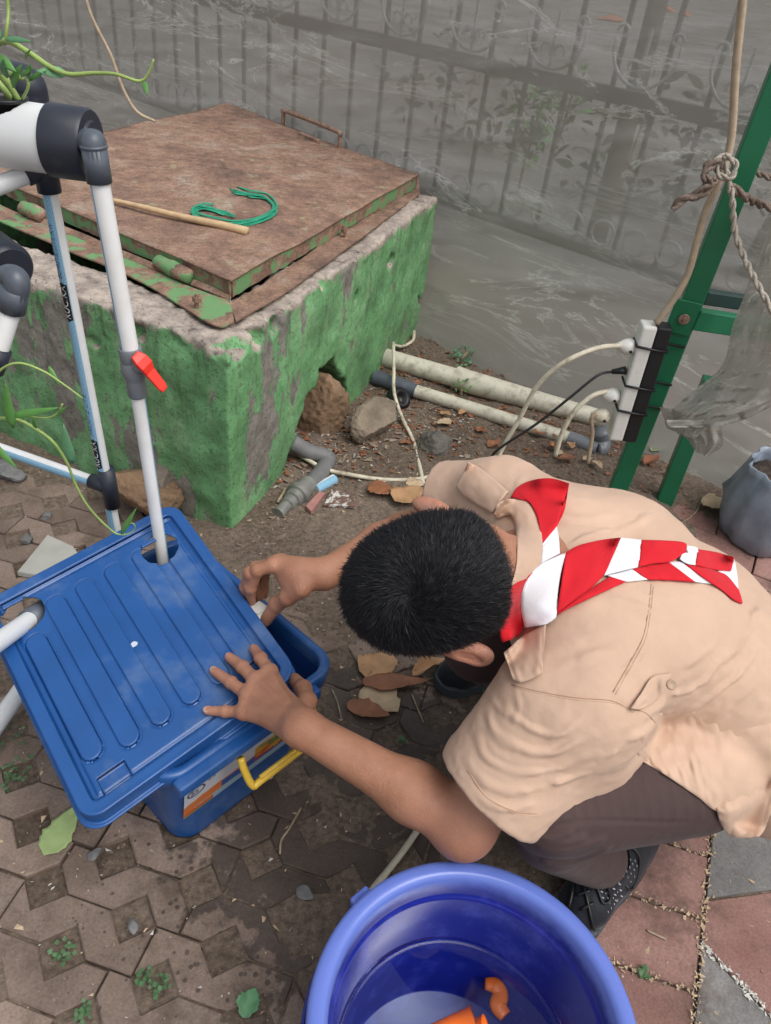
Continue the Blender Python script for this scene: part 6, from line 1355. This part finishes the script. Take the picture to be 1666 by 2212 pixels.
# ---- shirt
ST = dict(C1=P(1215, 1275, .565), C2=P(1370, 1290, .52), C3=P(1520, 1400, .44), C4=P(1640, 1560, .33))
lat = nrm(SL - SR)
H1 = P(1064, 1724, .402)                      # centre of the left sleeve hem
H2 = P(962, 1078, .525)                        # right sleeve hem
def f_shirt0(p):
    C1, C2, C3, C4 = ST['C1'], ST['C2'], ST['C3'], ST['C4']; d = None
    for s_ in (-1, 1):
        o1, o2, o3, o4 = lat * s_ * .085, lat * s_ * .075, lat * s_ * .065, lat * s_ * .06
        e = s_cap(p, C1 + o1, C2 + o2, .085, .100); e = smin(e, s_cap(p, C2 + o2, C3 + o3, .100, .112), .03); e = smin(e, s_cap(p, C3 + o3, C4 + o4, .112, .125), .03); d = e if d is None else smin(d, e, .09)
    d = smin(d, s_cap(p, SL, C2 + lat * .06, .062, .09), .06); d = smin(d, s_cap(p, SR, C2 - lat * .06, .062, .09), .06)
    d = smin(d, s_cap(p, SL, C1, .058, .075), .05); d = smin(d, s_cap(p, SR, C1, .058, .075), .05)
    # tail of the shirt hanging over the hip
    d = smin(d, s_cap(p, P(1560, 1500, .36), P(1630, 1690, .31), .085, .05), .05); d = smin(d, s_cap(p, P(1480, 1500, .42), P(1575, 1680, .34), .08, .035), .04)
    d = smin(d, s_cap(p, P(1140, 1760, .40), P(1375, 1615, .455), .014, .016), .035)
    # sleeves
    e = s_cap(p, SL, H1 + nrm(H1 - SL) * .03, .066, .067); e = smin(e, s_cap(p, SL + lat * .0 + [.02, 0, -.02], P(1290, 1615, .46), .06, .045), .05); e = smin(e, s_cap(p, H1, P(1250, 1632, .44), .050, .042), .05)
    e = smin(e, s_cap(p, P(1150, 1500, .54), P(1062, 1640, .445), .050, .052), .05); e = smax(e, (p - H1.astype(np.float32)) @ HN1.astype(np.float32), .004); d = smin(d, e, .035)
    e = s_cap(p, SR, H2 + nrm(H2 - SR) * .03, .064, .066); e = smax(e, (p - H2.astype(np.float32)) @ nrm(H2 - SR).astype(np.float32), .004); d = smin(d, e, .03)
    return d
HN1 = nrm(nrm(H1 - SL) + .0 * lat)
def f_base(p): return f_shirt0(p.astype(np.float32))
FOLDS = [  # (screen points traced on the photograph, ridge width m, height m)
    ([(1052, 1545), (1070, 1590), (1122, 1620), (1190, 1625), (1280, 1590)], .0090, .0085), ([(1030, 1590), (1058, 1640), (1110, 1668), (1190, 1668), (1290, 1630)], .0085, .0075),
    ([(1008, 1640), (1045, 1688), (1105, 1708), (1180, 1705), (1265, 1668)], .0085, .0065), ([(1000, 1675), (1040, 1725), (1095, 1745), (1160, 1742)], .0075, .0050), ([(1085, 1530), (1120, 1570), (1190, 1585), (1260, 1560)], .0100, .0060),
    ([(1300, 1640), (1370, 1590), (1440, 1545)], .0100, .0050),
    ([(1180, 1362), (1215, 1345), (1260, 1345), (1300, 1330)], .0080, .0060), ([(1188, 1395), (1235, 1375), (1262, 1372), (1230, 1398)], .0070, .0060), ([(1200, 1440), (1260, 1420), (1330, 1400)], .0080, .0030),
    ([(1330, 1165), (1345, 1150), (1385, 1135), (1400, 1110), (1440, 1095)], .0085, .0060), ([(1230, 1180), (1280, 1158), (1320, 1150), (1345, 1160)], .0080, .0055), ([(1120, 1050), (1150, 1045), (1170, 1060)], .0080, .0050), ([(1080, 1085), (1110, 1060), (1130, 1030)], .0085, .0045), ([(1190, 1030), (1250, 1010), (1300, 1020)], .0090, .0030),
    ([(1400, 1545), (1470, 1500), (1550, 1440), (1610, 1370), (1640, 1310)], .0110, .0065), ([(1430, 1560), (1510, 1525), (1590, 1460), (1640, 1390)], .0110, .0060), ([(1420, 1585), (1520, 1565), (1600, 1515), (1655, 1450)], .0110, .0065),
    ([(1480, 1610), (1560, 1600), (1620, 1570), (1660, 1530)], .0110, .0060), ([(1450, 1470), (1520, 1420), (1580, 1350)], .0100, .0040), ([(1560, 1640), (1610, 1660), (1660, 1640)], .0100, .0045), ([(1600, 1800), (1615, 1750), (1650, 1700)], .0100, .0070), ([(1580, 1790), (1590, 1745), (1570, 1715)], .0080, .0060),
    ([(1330, 1500), (1345, 1475), (1375, 1440)], .0050, .0030), ([(1345, 1512), (1362, 1485), (1385, 1455)], .0050, .0030), ([(1352, 1445), (1375, 1425), (1392, 1400)], .0050, .0030),
    ([(1105, 1480), (1115, 1530), (1100, 1570)], .0080, .0045), ([(1060, 1510), (1085, 1545)], .0070, .0050), ([(1030, 1010), (1060, 1040), (1100, 1060)], .0045, -.0025), ([(1150, 1110), (1250, 1120), (1330, 1105)], .0110, .0025), ([(1260, 1290), (1350, 1300), (1420, 1330)], .0120, .0025), ([(1440, 1180), (1500, 1230), (1560, 1300)], .0110, -.0020)]
SEAMS = [([(1106, 1480), (1180, 1497), (1250, 1508), (1322, 1514), (1362, 1534)], .0020, -.0016), ([(1407, 1262), (1402, 1310), (1390, 1375), (1362, 1430), (1325, 1495)], .0020, -.0014), ([(1360, 1532), (1395, 1540), (1425, 1572)], .0020, -.0014),
         ([(1010, 1665), (1052, 1722), (1110, 1752), (1160, 1758)], .0016, -.0012)]
def trace3(f, px):
    out = []
    for u, v in px:
        q = march(f, u, v)
        if q is not None: out.append(q)
    return out
F3 = [(spline(trace3(f_base, px), 4), w * (.74 if abs(h) > .003 else 1), h) for px, w, h in FOLDS + SEAMS if abs(h) > 0]
def f_shirt(p):
    p = p.astype(np.float32); d = f_shirt0(p)
    for pts, w, h in F3:
        lo_, hi_b = pts.min(0) - w * 3.2, pts.max(0) + w * 3.2; mk_ = ((p > lo_) & (p < hi_b)).all(1)
        if not mk_.any(): continue
        q = p[mk_]; qw = q + (np.stack([fbm(q * 22 + 3, 2), fbm(q * 22 + 31, 2), fbm(q * 22 + 57, 2)], -1) * (.010 if abs(h) > .003 else .001)).astype(np.float32); dl = s_line(qw, pts); x = dl / w; e0 = np.minimum(np.linalg.norm(q - pts[0].astype(np.float32), axis=1), np.linalg.norm(q - pts[-1].astype(np.float32), axis=1)) / (w * 2.5)
        d[mk_] -= (h * (.62 if abs(h) > .003 else 1)) * (.45 + 1.1 * np.abs(fbm(q * 18, 2)) * 2).clip(0, 1.25) * (1 - 1.1 * x * x) * np.exp(-x * x) * np.clip(e0, .0, 1) ** .7
    d -= .0022 * fbm(p * np.array([16, 16, 30], np.float32), 3) + .0012 * fbm(p * 55, 2)
    # hollow sleeve mouth
    inn = s_cap(p, SL, H1 + nrm(H1 - SL) * .06, .058, .059); inn = smin(inn, s_cap(p, H1 + nrm(H1 - SL) * .03, P(1250, 1660, .43), .047, .03), .05); inn = np.maximum(inn, -((p - (H1 - HN1 * .05).astype(np.float32)) @ HN1.astype(np.float32))); d = np.maximum(d, -inn)
    inn = s_cap(p, SR, H2 + nrm(H2 - SR) * .06, .056, .059); inn = np.maximum(inn, -((p - (H2 - nrm(H2 - SR) * .012).astype(np.float32)) @ nrm(H2 - SR).astype(np.float32))); d = np.maximum(d, -inn)
    # neck opening
    d = smax(d, -s_cap(p, NK1 - (NK1 - NK0) * .05, NK0 - (NK1 - NK0) * 1.0, .060, .072), .006)
    return d.astype(np.float32)
allp = np.array([ST['C1'], ST['C4'], SL, SR, H1, H2, P(1640, 1780, .24)]); V, Q = nets(f_shirt, np.maximum(allp.min(0) - .21, [-9, -9, .03]), allp.max(0) + .21, .0038)
shirt = mk_np('shirt', V, Q, M['shirt'], person)
# ---- trousers
PF = [([(1175 + 27 * k, 1722 - 6 * k + (k % 3) * 5), (1185 + 27 * k, 1745 - 3 * k), (1192 + 27 * k, 1768)], .0040, .0012 if k % 2 else .0020) for k in range(13)]
def f_pants0(p):
    d = s_cap(p, HPL, KL, .088, .062); d = smin(d, s_cap(p, P(1480, 1680, .36), P(1250, 1728, .375), .080, .066), .03)
    sh = s_cap(p, P(1190, 1790, .33), P(1290, 1850, .10), .056, .050); sh = smax(sh, (p - P(1302, 1858, .080).astype(np.float32)) @ nrm(P(1290, 1870, .08) - P(1190, 1790, .33)).astype(np.float32), .006); d = smin(d, sh, .012)
    e = s_cap(p, HPR, KR, .09, .062); e = smin(e, s_cap(p, KR, P(1050, 1430, .15), .06, .048), .02); d = smin(d, e, .03); d = smin(d, s_cap(p, HPL, HPR, .088, .09), .05); return d
PF3 = [(spline(trace3(lambda p: f_pants0(p.astype(np.float32)), px), 3), w, h) for px, w, h in PF] + [(spline(trace3(lambda p: f_pants0(p.astype(np.float32)), px), 4), w, h) for px, w, h in (([(1160, 1800), (1220, 1780), (1300, 1773), (1400, 1776), (1480, 1778)], .0035, -.004), ([(1150, 1800), (1190, 1812), (1230, 1800)], .006, .006), ([(1170, 1830), (1230, 1835), (1300, 1815)], .008, .004), ([(1150, 1815), (1200, 1822), (1260, 1812)], .007, .005), ([(1180, 1860), (1250, 1860), (1310, 1835)], .008, .004))]
def f_pants(p):
    p = p.astype(np.float32); d = f_pants0(p)
    for pts, w, h in PF3:
        m_ = ((p > pts.min(0) - w * 3) & (p < pts.max(0) + w * 3)).all(1)
        if m_.any(): x = s_line(p[m_], pts) / w; d[m_] -= h * (1 - x * x) * np.exp(-x * x)
    inn = s_cap(p, P(1250, 1830, .2), P(1292, 1856, .08), .040, .044); d = np.maximum(d, -inn)
    return (d - .0015 * fbm(p * 30, 3)).astype(np.float32)
allp = np.array([HPL, HPR, KL, KR, AL, AR]); V, Q = nets(f_pants, np.maximum(allp.min(0) - .13, [-9, -9, .03]), allp.max(0) + .13, .0042); trous = mk_np('trousers', V, Q, M['pants'], person)
def bvh_of(objs):
    VV = []; FF = []
    for o in objs:
        b_ = len(VV); w_ = wloc(o); VV += [Vector(v.co) + Vector(w_) for v in o.data.vertices]; FF += [tuple(i + b_ for i in p.vertices) for p in o.data.polygons]
    return BVHTree.FromPolygons(VV, FF)
BV = bvh_of([shirt, body]); BVS = bvh_of([shirt])
def onsurf(u, v, off=0.0, bv=None):
    d = Vector(nrm(ray(u, v))); h = (bv or BV).ray_cast(Vector(CAM), d)
    if h[0] is None: return None, None
    n = np.array(h[1]); n = n if n @ ray(u, v) < 0 else -n; return np.array(h[0]) + n * off, n
def patch(top, bot, off, bulge=.0, n=18, m=10, edge=.0, wrinkle=.0015, seed=0, bv=None, maxd=None, sink=0.0):
    """cloth strip between two traced edges, laid on what lies below it"""
    a = spline(top, 6); b = spline(bot, 6); ia = np.linspace(0, len(a) - 1, n); a = np.stack([np.interp(ia, range(len(a)), a[:, k]) for k in (0, 1)], 1); ib = np.linspace(0, len(b) - 1, n); b = np.stack([np.interp(ib, range(len(b)), b[:, k]) for k in (0, 1)], 1)
    G = np.full((n, m, 3), np.nan)
    for i in range(n):
        for j in range(m):
            t = j / (m - 1); u, v = a[i] * (1 - t) + b[i] * t; q, nn_ = onsurf(u, v, 0, bv)
            if q is None: continue
            G[i, j] = q; 
    # fill misses, smooth depth so that the cloth spans hollows
    dep = np.linalg.norm(G - CAM, axis=2); md = np.nanmedian(dep); 
    if maxd: dep[dep > md + maxd] = np.nan
    dep = np.where(np.isnan(dep), md, dep)
    for _ in range(6):
        s = np.pad(dep, 1, mode='edge'); av = (s[:-2, 1:-1] + s[2:, 1:-1] + s[1:-1, :-2] + s[1:-1, 2:] ) / 4; dep = np.minimum(dep, av * .6 + dep * .4)
    V = []
    for i in range(n):
        for j in range(m):
            t = j / (m - 1); u, v = a[i] * (1 - t) + b[i] * t; d = nrm(ray(u, v)); o_ = off + bulge * math.sin(math.pi * t) ** .6 + wrinkle * float(vnoise(np.array([[i * .45 + seed, j * .35, seed]]))[0]); o_ -= sink * max(1 - t * 3, 1 - i / n * 5, 0); V.append(CAM + d * (dep[i, j] - o_))
    F = [(i * m + j, i * m + j + 1, (i + 1) * m + j + 1, (i + 1) * m + j) for i in range(n - 1) for j in range(m - 1)]
    return V, F
def closed(V, F, thick, dirv=None):
    """give a patch its thickness away from the viewer's side"""
    n = len(V); V = [np.asarray(v) for v in V]; from collections import Counter; c = Counter()
    for f in F:
        for i in range(4): c[(f[i], f[(i + 1) % 4])] += 1
    bd_ = [e for e in c if (e[1], e[0]) not in c]; back = [v + nrm(v - CAM) * thick for v in V]; return V + back, list(F) + [tuple(i + n for i in f[::-1]) for f in F] + [(e[1], e[0], e[0] + n, e[1] + n) for e in bd_]
# neckerchief: folded red and white cloth
sc_ = MB(); 
def band(top, bot, m_, off=.006, bulge=.004, seed=0, th=.006, maxd=.09, **k): V, F = patch(top, bot, off, bulge, seed=seed, maxd=maxd, **k); V, F = closed(V, F, th); sc_.add(V, F, m_)
band([(1103, 1075), (1118, 1052), (1150, 1037), (1191, 1033), (1230, 1044)], [(1125, 1078), (1150, 1092), (1166, 1140), (1170, 1178), (1203, 1137)], 0, .007, .003, 1, maxd=.05)
band([(1230, 1044), (1226, 1070), (1219, 1105), (1203, 1138)], [(1203, 1137), (1199, 1142), (1192, 1150), (1171, 1177)], 0, .007, .002, 2, maxd=.05)
band([(1203, 1137), (1208, 1165), (1210, 1196)], [(1171, 1176), (1171, 1195), (1170, 1218)], 1, .008, .001, 3, maxd=.05)
band([(1223, 1193), (1190, 1210), (1150, 1236), (1112, 1262), (1092, 1290), (1082, 1330), (1080, 1372), (1086, 1388)], [(1224, 1195), (1195, 1212), (1158, 1240), (1137, 1262), (1127, 1292), (1126, 1322), (1133, 1352), (1120, 1376)], 0, .010, .004, 4, maxd=.06)
band([(1170, 1217), (1147, 1238), (1134, 1262), (1126, 1290), (1126, 1320), (1134, 1356)], [(1223, 1193), (1212, 1238), (1205, 1283), (1203, 1327), (1195, 1340), (1180, 1349)], 1, .0125, .005, 5, maxd=.05)
band([(1223, 1193), (1250, 1178), (1300, 1166), (1342, 1161)], [(1203, 1326), (1240, 1297), (1275, 1272), (1306, 1243)], 0, .012, .006, 6)
band([(1341, 1161), (1386, 1166)], [(1305, 1244), (1340, 1235), (1380, 1225)], 1, .014, .003, 7)
band([(1385, 1166), (1430, 1167), (1480, 1172), (1484, 1192)], [(1379, 1225), (1410, 1218), (1450, 1213), (1484, 1192)], 0, .013, .006, 8)
band([(1483, 1178), (1505, 1182), (1509, 1190)], [(1468, 1208), (1485, 1218), (1503, 1221)], 1, .015, .002, 9)
band([(1508, 1186), (1550, 1193), (1587, 1204)], [(1502, 1221), (1545, 1231), (1580, 1233)], 0, .013, .006, 10)
band([(1203, 1327), (1240, 1297), (1275, 1272), (1318, 1245)], [(1204, 1329), (1238, 1310), (1306, 1278), (1353, 1257)], 0, .007, .004, 11)
band([(1310, 1243), (1340, 1236), (1368, 1228)], [(1353, 1257), (1375, 1255), (1402, 1252)], 1, .006, .004, 12)
band([(1366, 1229), (1400, 1221), (1444, 1213)], [(1400, 1252), (1450, 1254), (1504, 1258)], 0, .007, .005, 13)
band([(1441, 1213), (1475, 1213)], [(1500, 1257), (1537, 1262)], 1, .006, .004, 14)
band([(1472, 1213), (1510, 1222), (1550, 1234), (1572, 1244), (1597, 1274)], [(1536, 1260), (1560, 1275), (1585, 1296), (1604, 1304), (1602, 1290)], 0, .008, .006, 15)
band([(1587, 1207), (1593, 1240), (1596, 1274)], [(1550, 1233), (1570, 1248), (1594, 1273)], 1, .004, .002, 16)
scarf = sc_.build('neckerchief', [M['scarf_r'], M['scarf_w']], person); sc_ = MB()
band([(1068, 1378), (1085, 1366)], [(1066, 1396), (1105, 1392)], 1, .004, .002, 17, maxd=.1)
sc_.build('neckerchief_tip', [M['scarf_r'], M['scarf_w']], person)
# shirt body hem lying over the thigh, and its hanging corner
BV2 = bvh_of([shirt, body, trous])
V, F = patch([(1372, 1600), (1392, 1560), (1440, 1535), (1500, 1535), (1580, 1560), (1700, 1540)], [(1380, 1640), (1440, 1676), (1505, 1720), (1562, 1757), (1700, 1765)], .0035, .004, n=60, m=26, bv=BV2, maxd=.20, wrinkle=.003, seed=21, sink=.009); V, F = closed(V, F, .004); mk('shirt_hem', V, F, M['shirt'], shirt)
V, F = patch([(1545, 1735), (1590, 1715), (1640, 1690), (1700, 1640)], [(1555, 1778), (1572, 1802), (1586, 1809), (1622, 1811), (1648, 1800), (1668, 1750), (1700, 1690)], .010, .010, n=26, m=16, bv=BV2, maxd=.25, wrinkle=.0035, seed=23, sink=.012); V, F = closed(V, F, .004); mk('shirt_hem', V, F, M['shirt'], shirt)
# collar: a standing fold round the nape
cb = MB()
V, F = patch([(1066, 1112), (1072, 1090), (1100, 1078), (1135, 1082), (1158, 1110), (1170, 1150), (1173, 1200), (1168, 1235), (1140, 1262)], [(1076, 1122), (1095, 1114), (1106, 1118), (1113, 1140), (1117, 1170), (1117, 1200), (1115, 1225), (1110, 1245), (1104, 1268)], .004, .009, n=40, m=12, maxd=.05); V, F = closed(V, F, .008); cb.add(V, F)
collar = cb.build('collar', M['shirt'], shirt)
for px, w, h in SEAMS:
    for dv in ((0, 0), (5, 5)) if len(px) > 3 else ((0, 0),):
        pts = []
        for u, v in spline(px, 6):
            q, n_ = onsurf(u + dv[0], v + dv[1], .0002, BVS)
            if q is not None: pts.append(q)
        if len(pts) > 3: V, F = sweep(np.array(pts), .0007 if dv[0] == 0 else .0005, 5); mk('seam', V, F, M['shirt_dk'] if dv[0] == 0 else M['shirt'], shirt)
V, F = patch([(1168, 1120), (1178, 1170), (1176, 1215)], [(1160, 1120), (1170, 1170), (1168, 1212)], .010, .002, n=20, m=4, maxd=.05)
def flap(name, top, bot, off, bulge=.003, th=.004, seed=3, mat='shirt', par=None, stitch=True):
    V, F = patch(top, bot, off, bulge, n=22, m=14, maxd=.05, seed=seed); V, F = closed(V, F, th); o = mk(name, V, F, M[mat], par or shirt); return o
flap('shoulder_flap', [(1088, 1410), (1100, 1400), (1125, 1378), (1152, 1362), (1180, 1347)], [(1108, 1468), (1126, 1474), (1150, 1466), (1170, 1455), (1172, 1448)], .010, .004)
flap('shoulder_flap', [(1012, 998), (1040, 1012), (1070, 1036), (1098, 1062)], [(985, 1052), (1000, 1070), (1030, 1090), (1062, 1109)], .009, .004, seed=5)
flap('sleeve_tab', [(1361, 1531), (1385, 1498), (1410, 1462), (1452, 1454)], [(1384, 1534), (1410, 1520), (1430, 1500), (1441, 1478)], .008, .003, seed=7)
q, n_ = onsurf(1416, 1482, .020); V, F = lathe_vf([(0, .002), (.0045, .002), (.006, .003), (.0065, .001), (.006, -.001), (0, -.001)], q, nrm(CAM - q) * .6 + n_ * .4, 18); mk('button', V, F, simple('tan_button', (.36, .24, .15), .4), shirt)
# ---- shoes
def shoe(heel, toe, ankle, mark=True):
    heel, toe = np.asarray(heel, float), np.asarray(toe, float); d = toe - heel; L = np.linalg.norm(d); d /= L; s_ = np.cross((0, 0, 1), d); z = np.array([0, 0, 1.]); A = ankle
    def W(x, y, h): return heel + d * x * L + s_ * y + z * h
    def f_u(p):
        e = s_cap(p, W(.12, 0, .045), W(.45, 0, .045), .036, .040); e = smin(e, s_cap(p, W(.45, 0, .045), W(.80, .004, .035), .042, .040), .03); e = smin(e, s_cap(p, W(.80, .004, .032), W(.90, .002, .026), .036, .026), .02); e = smin(e, s_cap(p, W(.18, 0, .06), A + z * .012, .036, .038), .03); e = smax(e, .018 - p[:, 2], .004)
        e = smax(e, -s_cap(p, A + z * .0, A + z * .08, .031, .034), .004); return e.astype(np.float32)
    def f_s(p):
        q = p.copy(); q[:, 2] = .02; e = s_cap(q, W(.12, 0, .02), W(.45, 0, .02), .043, .041); e = smin(e, s_cap(q, W(.45, 0, .02), W(.86, .004, .02), .043, .043), .02); return np.maximum(e, np.abs(p[:, 2] - .0135) - .0135 - .002 * np.sin((p @ d.astype(np.float32)) * 200)).astype(np.float32)
    t = bpy.data.objects.new('shoe', None); COL.objects.link(t); t.parent = person; t.location = [float(x) for x in heel - wloc(person)]
    lo_, hi_b = np.minimum(heel, toe) - .08, np.maximum(heel, toe) + .08; lo_[2] = -.01; hi_b[2] = .16; hi_b = np.maximum(hi_b, A + .06)
    V, Q = nets(f_u, lo_, hi_b, .0032); mk_np('upper', V, Q, M['shoe'], t); V, Q = nets(f_s, lo_, [hi_b[0], hi_b[1], .05], .0030); mk_np('sole', V, Q, M['sole'], t)
    def top(x, y):
        o_ = W(x, y, .2)[None, :].astype(np.float32)
        for _ in range(60):
            v_ = float(f_u(o_)[0]); 
            if v_ < 4e-4: break
            o_ = o_ - np.array([[0, 0, 1]], np.float32) * v_ * .8
            if o_[0, 2] < .01: break
        return o_[0].astype(float)
    for k in range(5):
        x = .45 + .075 * k; tube('lace', [top(x, -.018) + z * .001, top(x + .01, 0) + z * .004, top(x - .008, .018) + z * .001], .0026, M['black'], t, 6, 4, .7)
    tube('lace', [top(.46, .0) + z * .004, top(.44, .03) + z * .006, top(.52, .047) + z * .004, top(.60, .040) + z * .004, top(.50, .012) + z * .005], .0022, M['black'], t, 6, 5); tube('lace', [top(.47, .0) + z * .004, top(.5, -.03) + z * .006, top(.62, -.045) + z * .003, top(.66, -.03) + z * .003], .0022, M['black'], t, 6, 5)
    pm_ = MB(); rg = np.random.default_rng(1)
    for sg in (-1, 1):
        for i in range(9):
            for j in range(4):
                if rg.random() < .2: continue
                c = top(.48 + .04 * i, sg * (.022 + .006 * j)); V_, F_ = box_vf(c + z * .0004, d + s_ * .8, s_, z, .0032, .0016, .0016); pm_.add(V_, F_)
    pm_.build('mesh_marks', M['reflect'], t, False)['kind'] = 'stuff'
    for sg in (-1, 1):
        pts = [W(.20 + .03 * i, sg * .0, .0) for i in range(6)]; V = []; 
        for i in range(7):
            for hh in (.045, .056):
                o_ = W(.30 + .03 * i, sg * .08, hh - .002 * i)[None, :].astype(np.float32)
                for _ in range(50): o_ = o_ - (s_ * sg)[None, :].astype(np.float32) * float(max(f_u(o_)[0], 0)) * .8
                V.append(o_[0].astype(float) + s_ * sg * .0008)
        mk('side_stripe', V, [(2 * i, 2 * i + 1, 2 * i + 3, 2 * i + 2) for i in range(6)], M['reflect'], t)
    return t
shL = shoe(P(1376, 1812, .0), P(1215, 2010, .0), AL + [.0, 0, -.015]); shoe(P(1130, 1440, .0), P(950, 1478, .0), AR + [0, 0, -.01])

shu = [o for o in shL.children if o.name.startswith('upper')][0]; BVu = bvh_of([shu])
V, F = patch([(1284, 1855), (1310, 1868), (1352, 1880)], [(1282, 1866), (1308, 1881), (1348, 1893)], .0015, .001, n=12, m=5, bv=BVu, maxd=.05, wrinkle=0); mk('side_stripe', V, F, M['reflect'], shL)
for px in ([(1250, 1868), (1262, 1910), (1272, 1960), (1282, 2005)], [(1270, 1866), (1290, 1915), (1300, 1950), (1316, 1940), (1310, 1905), (1296, 1880)], [(1236, 1880), (1240, 1920), (1232, 1960)], [(1262, 1895), (1240, 1905)], [(1275, 1925), (1248, 1935)], [(1282, 1950), (1255, 1965)]):
    q = [onsurf(u, v, .0035, BVu)[0] for u, v in spline(px, 4)]; q = [x for x in q if x is not None]
    if len(q) > 3: V, F = sweep(np.array(q), .0024, 6); mk('lace', V, F, M['black'], shL)
tg = MB()
for k in range(16):
    q, n_ = onsurf(1300 + (k % 4) * 14 + (k // 4) * 2 - 4, 1900 + (k // 4) * 13 + (k % 4) * 3, .0008, BVu)
    if q is not None: V, F = box_vf(q, camv(1, .6, 0), camv(-.6, 1, 0), n_, .0042, .0018, .0012); tg.add(V, F)
tg.build('mesh_marks', M['reflect'], shL, False)['kind'] = 'stuff'
q, n_ = onsurf(1236, 1925, .004, BVu)
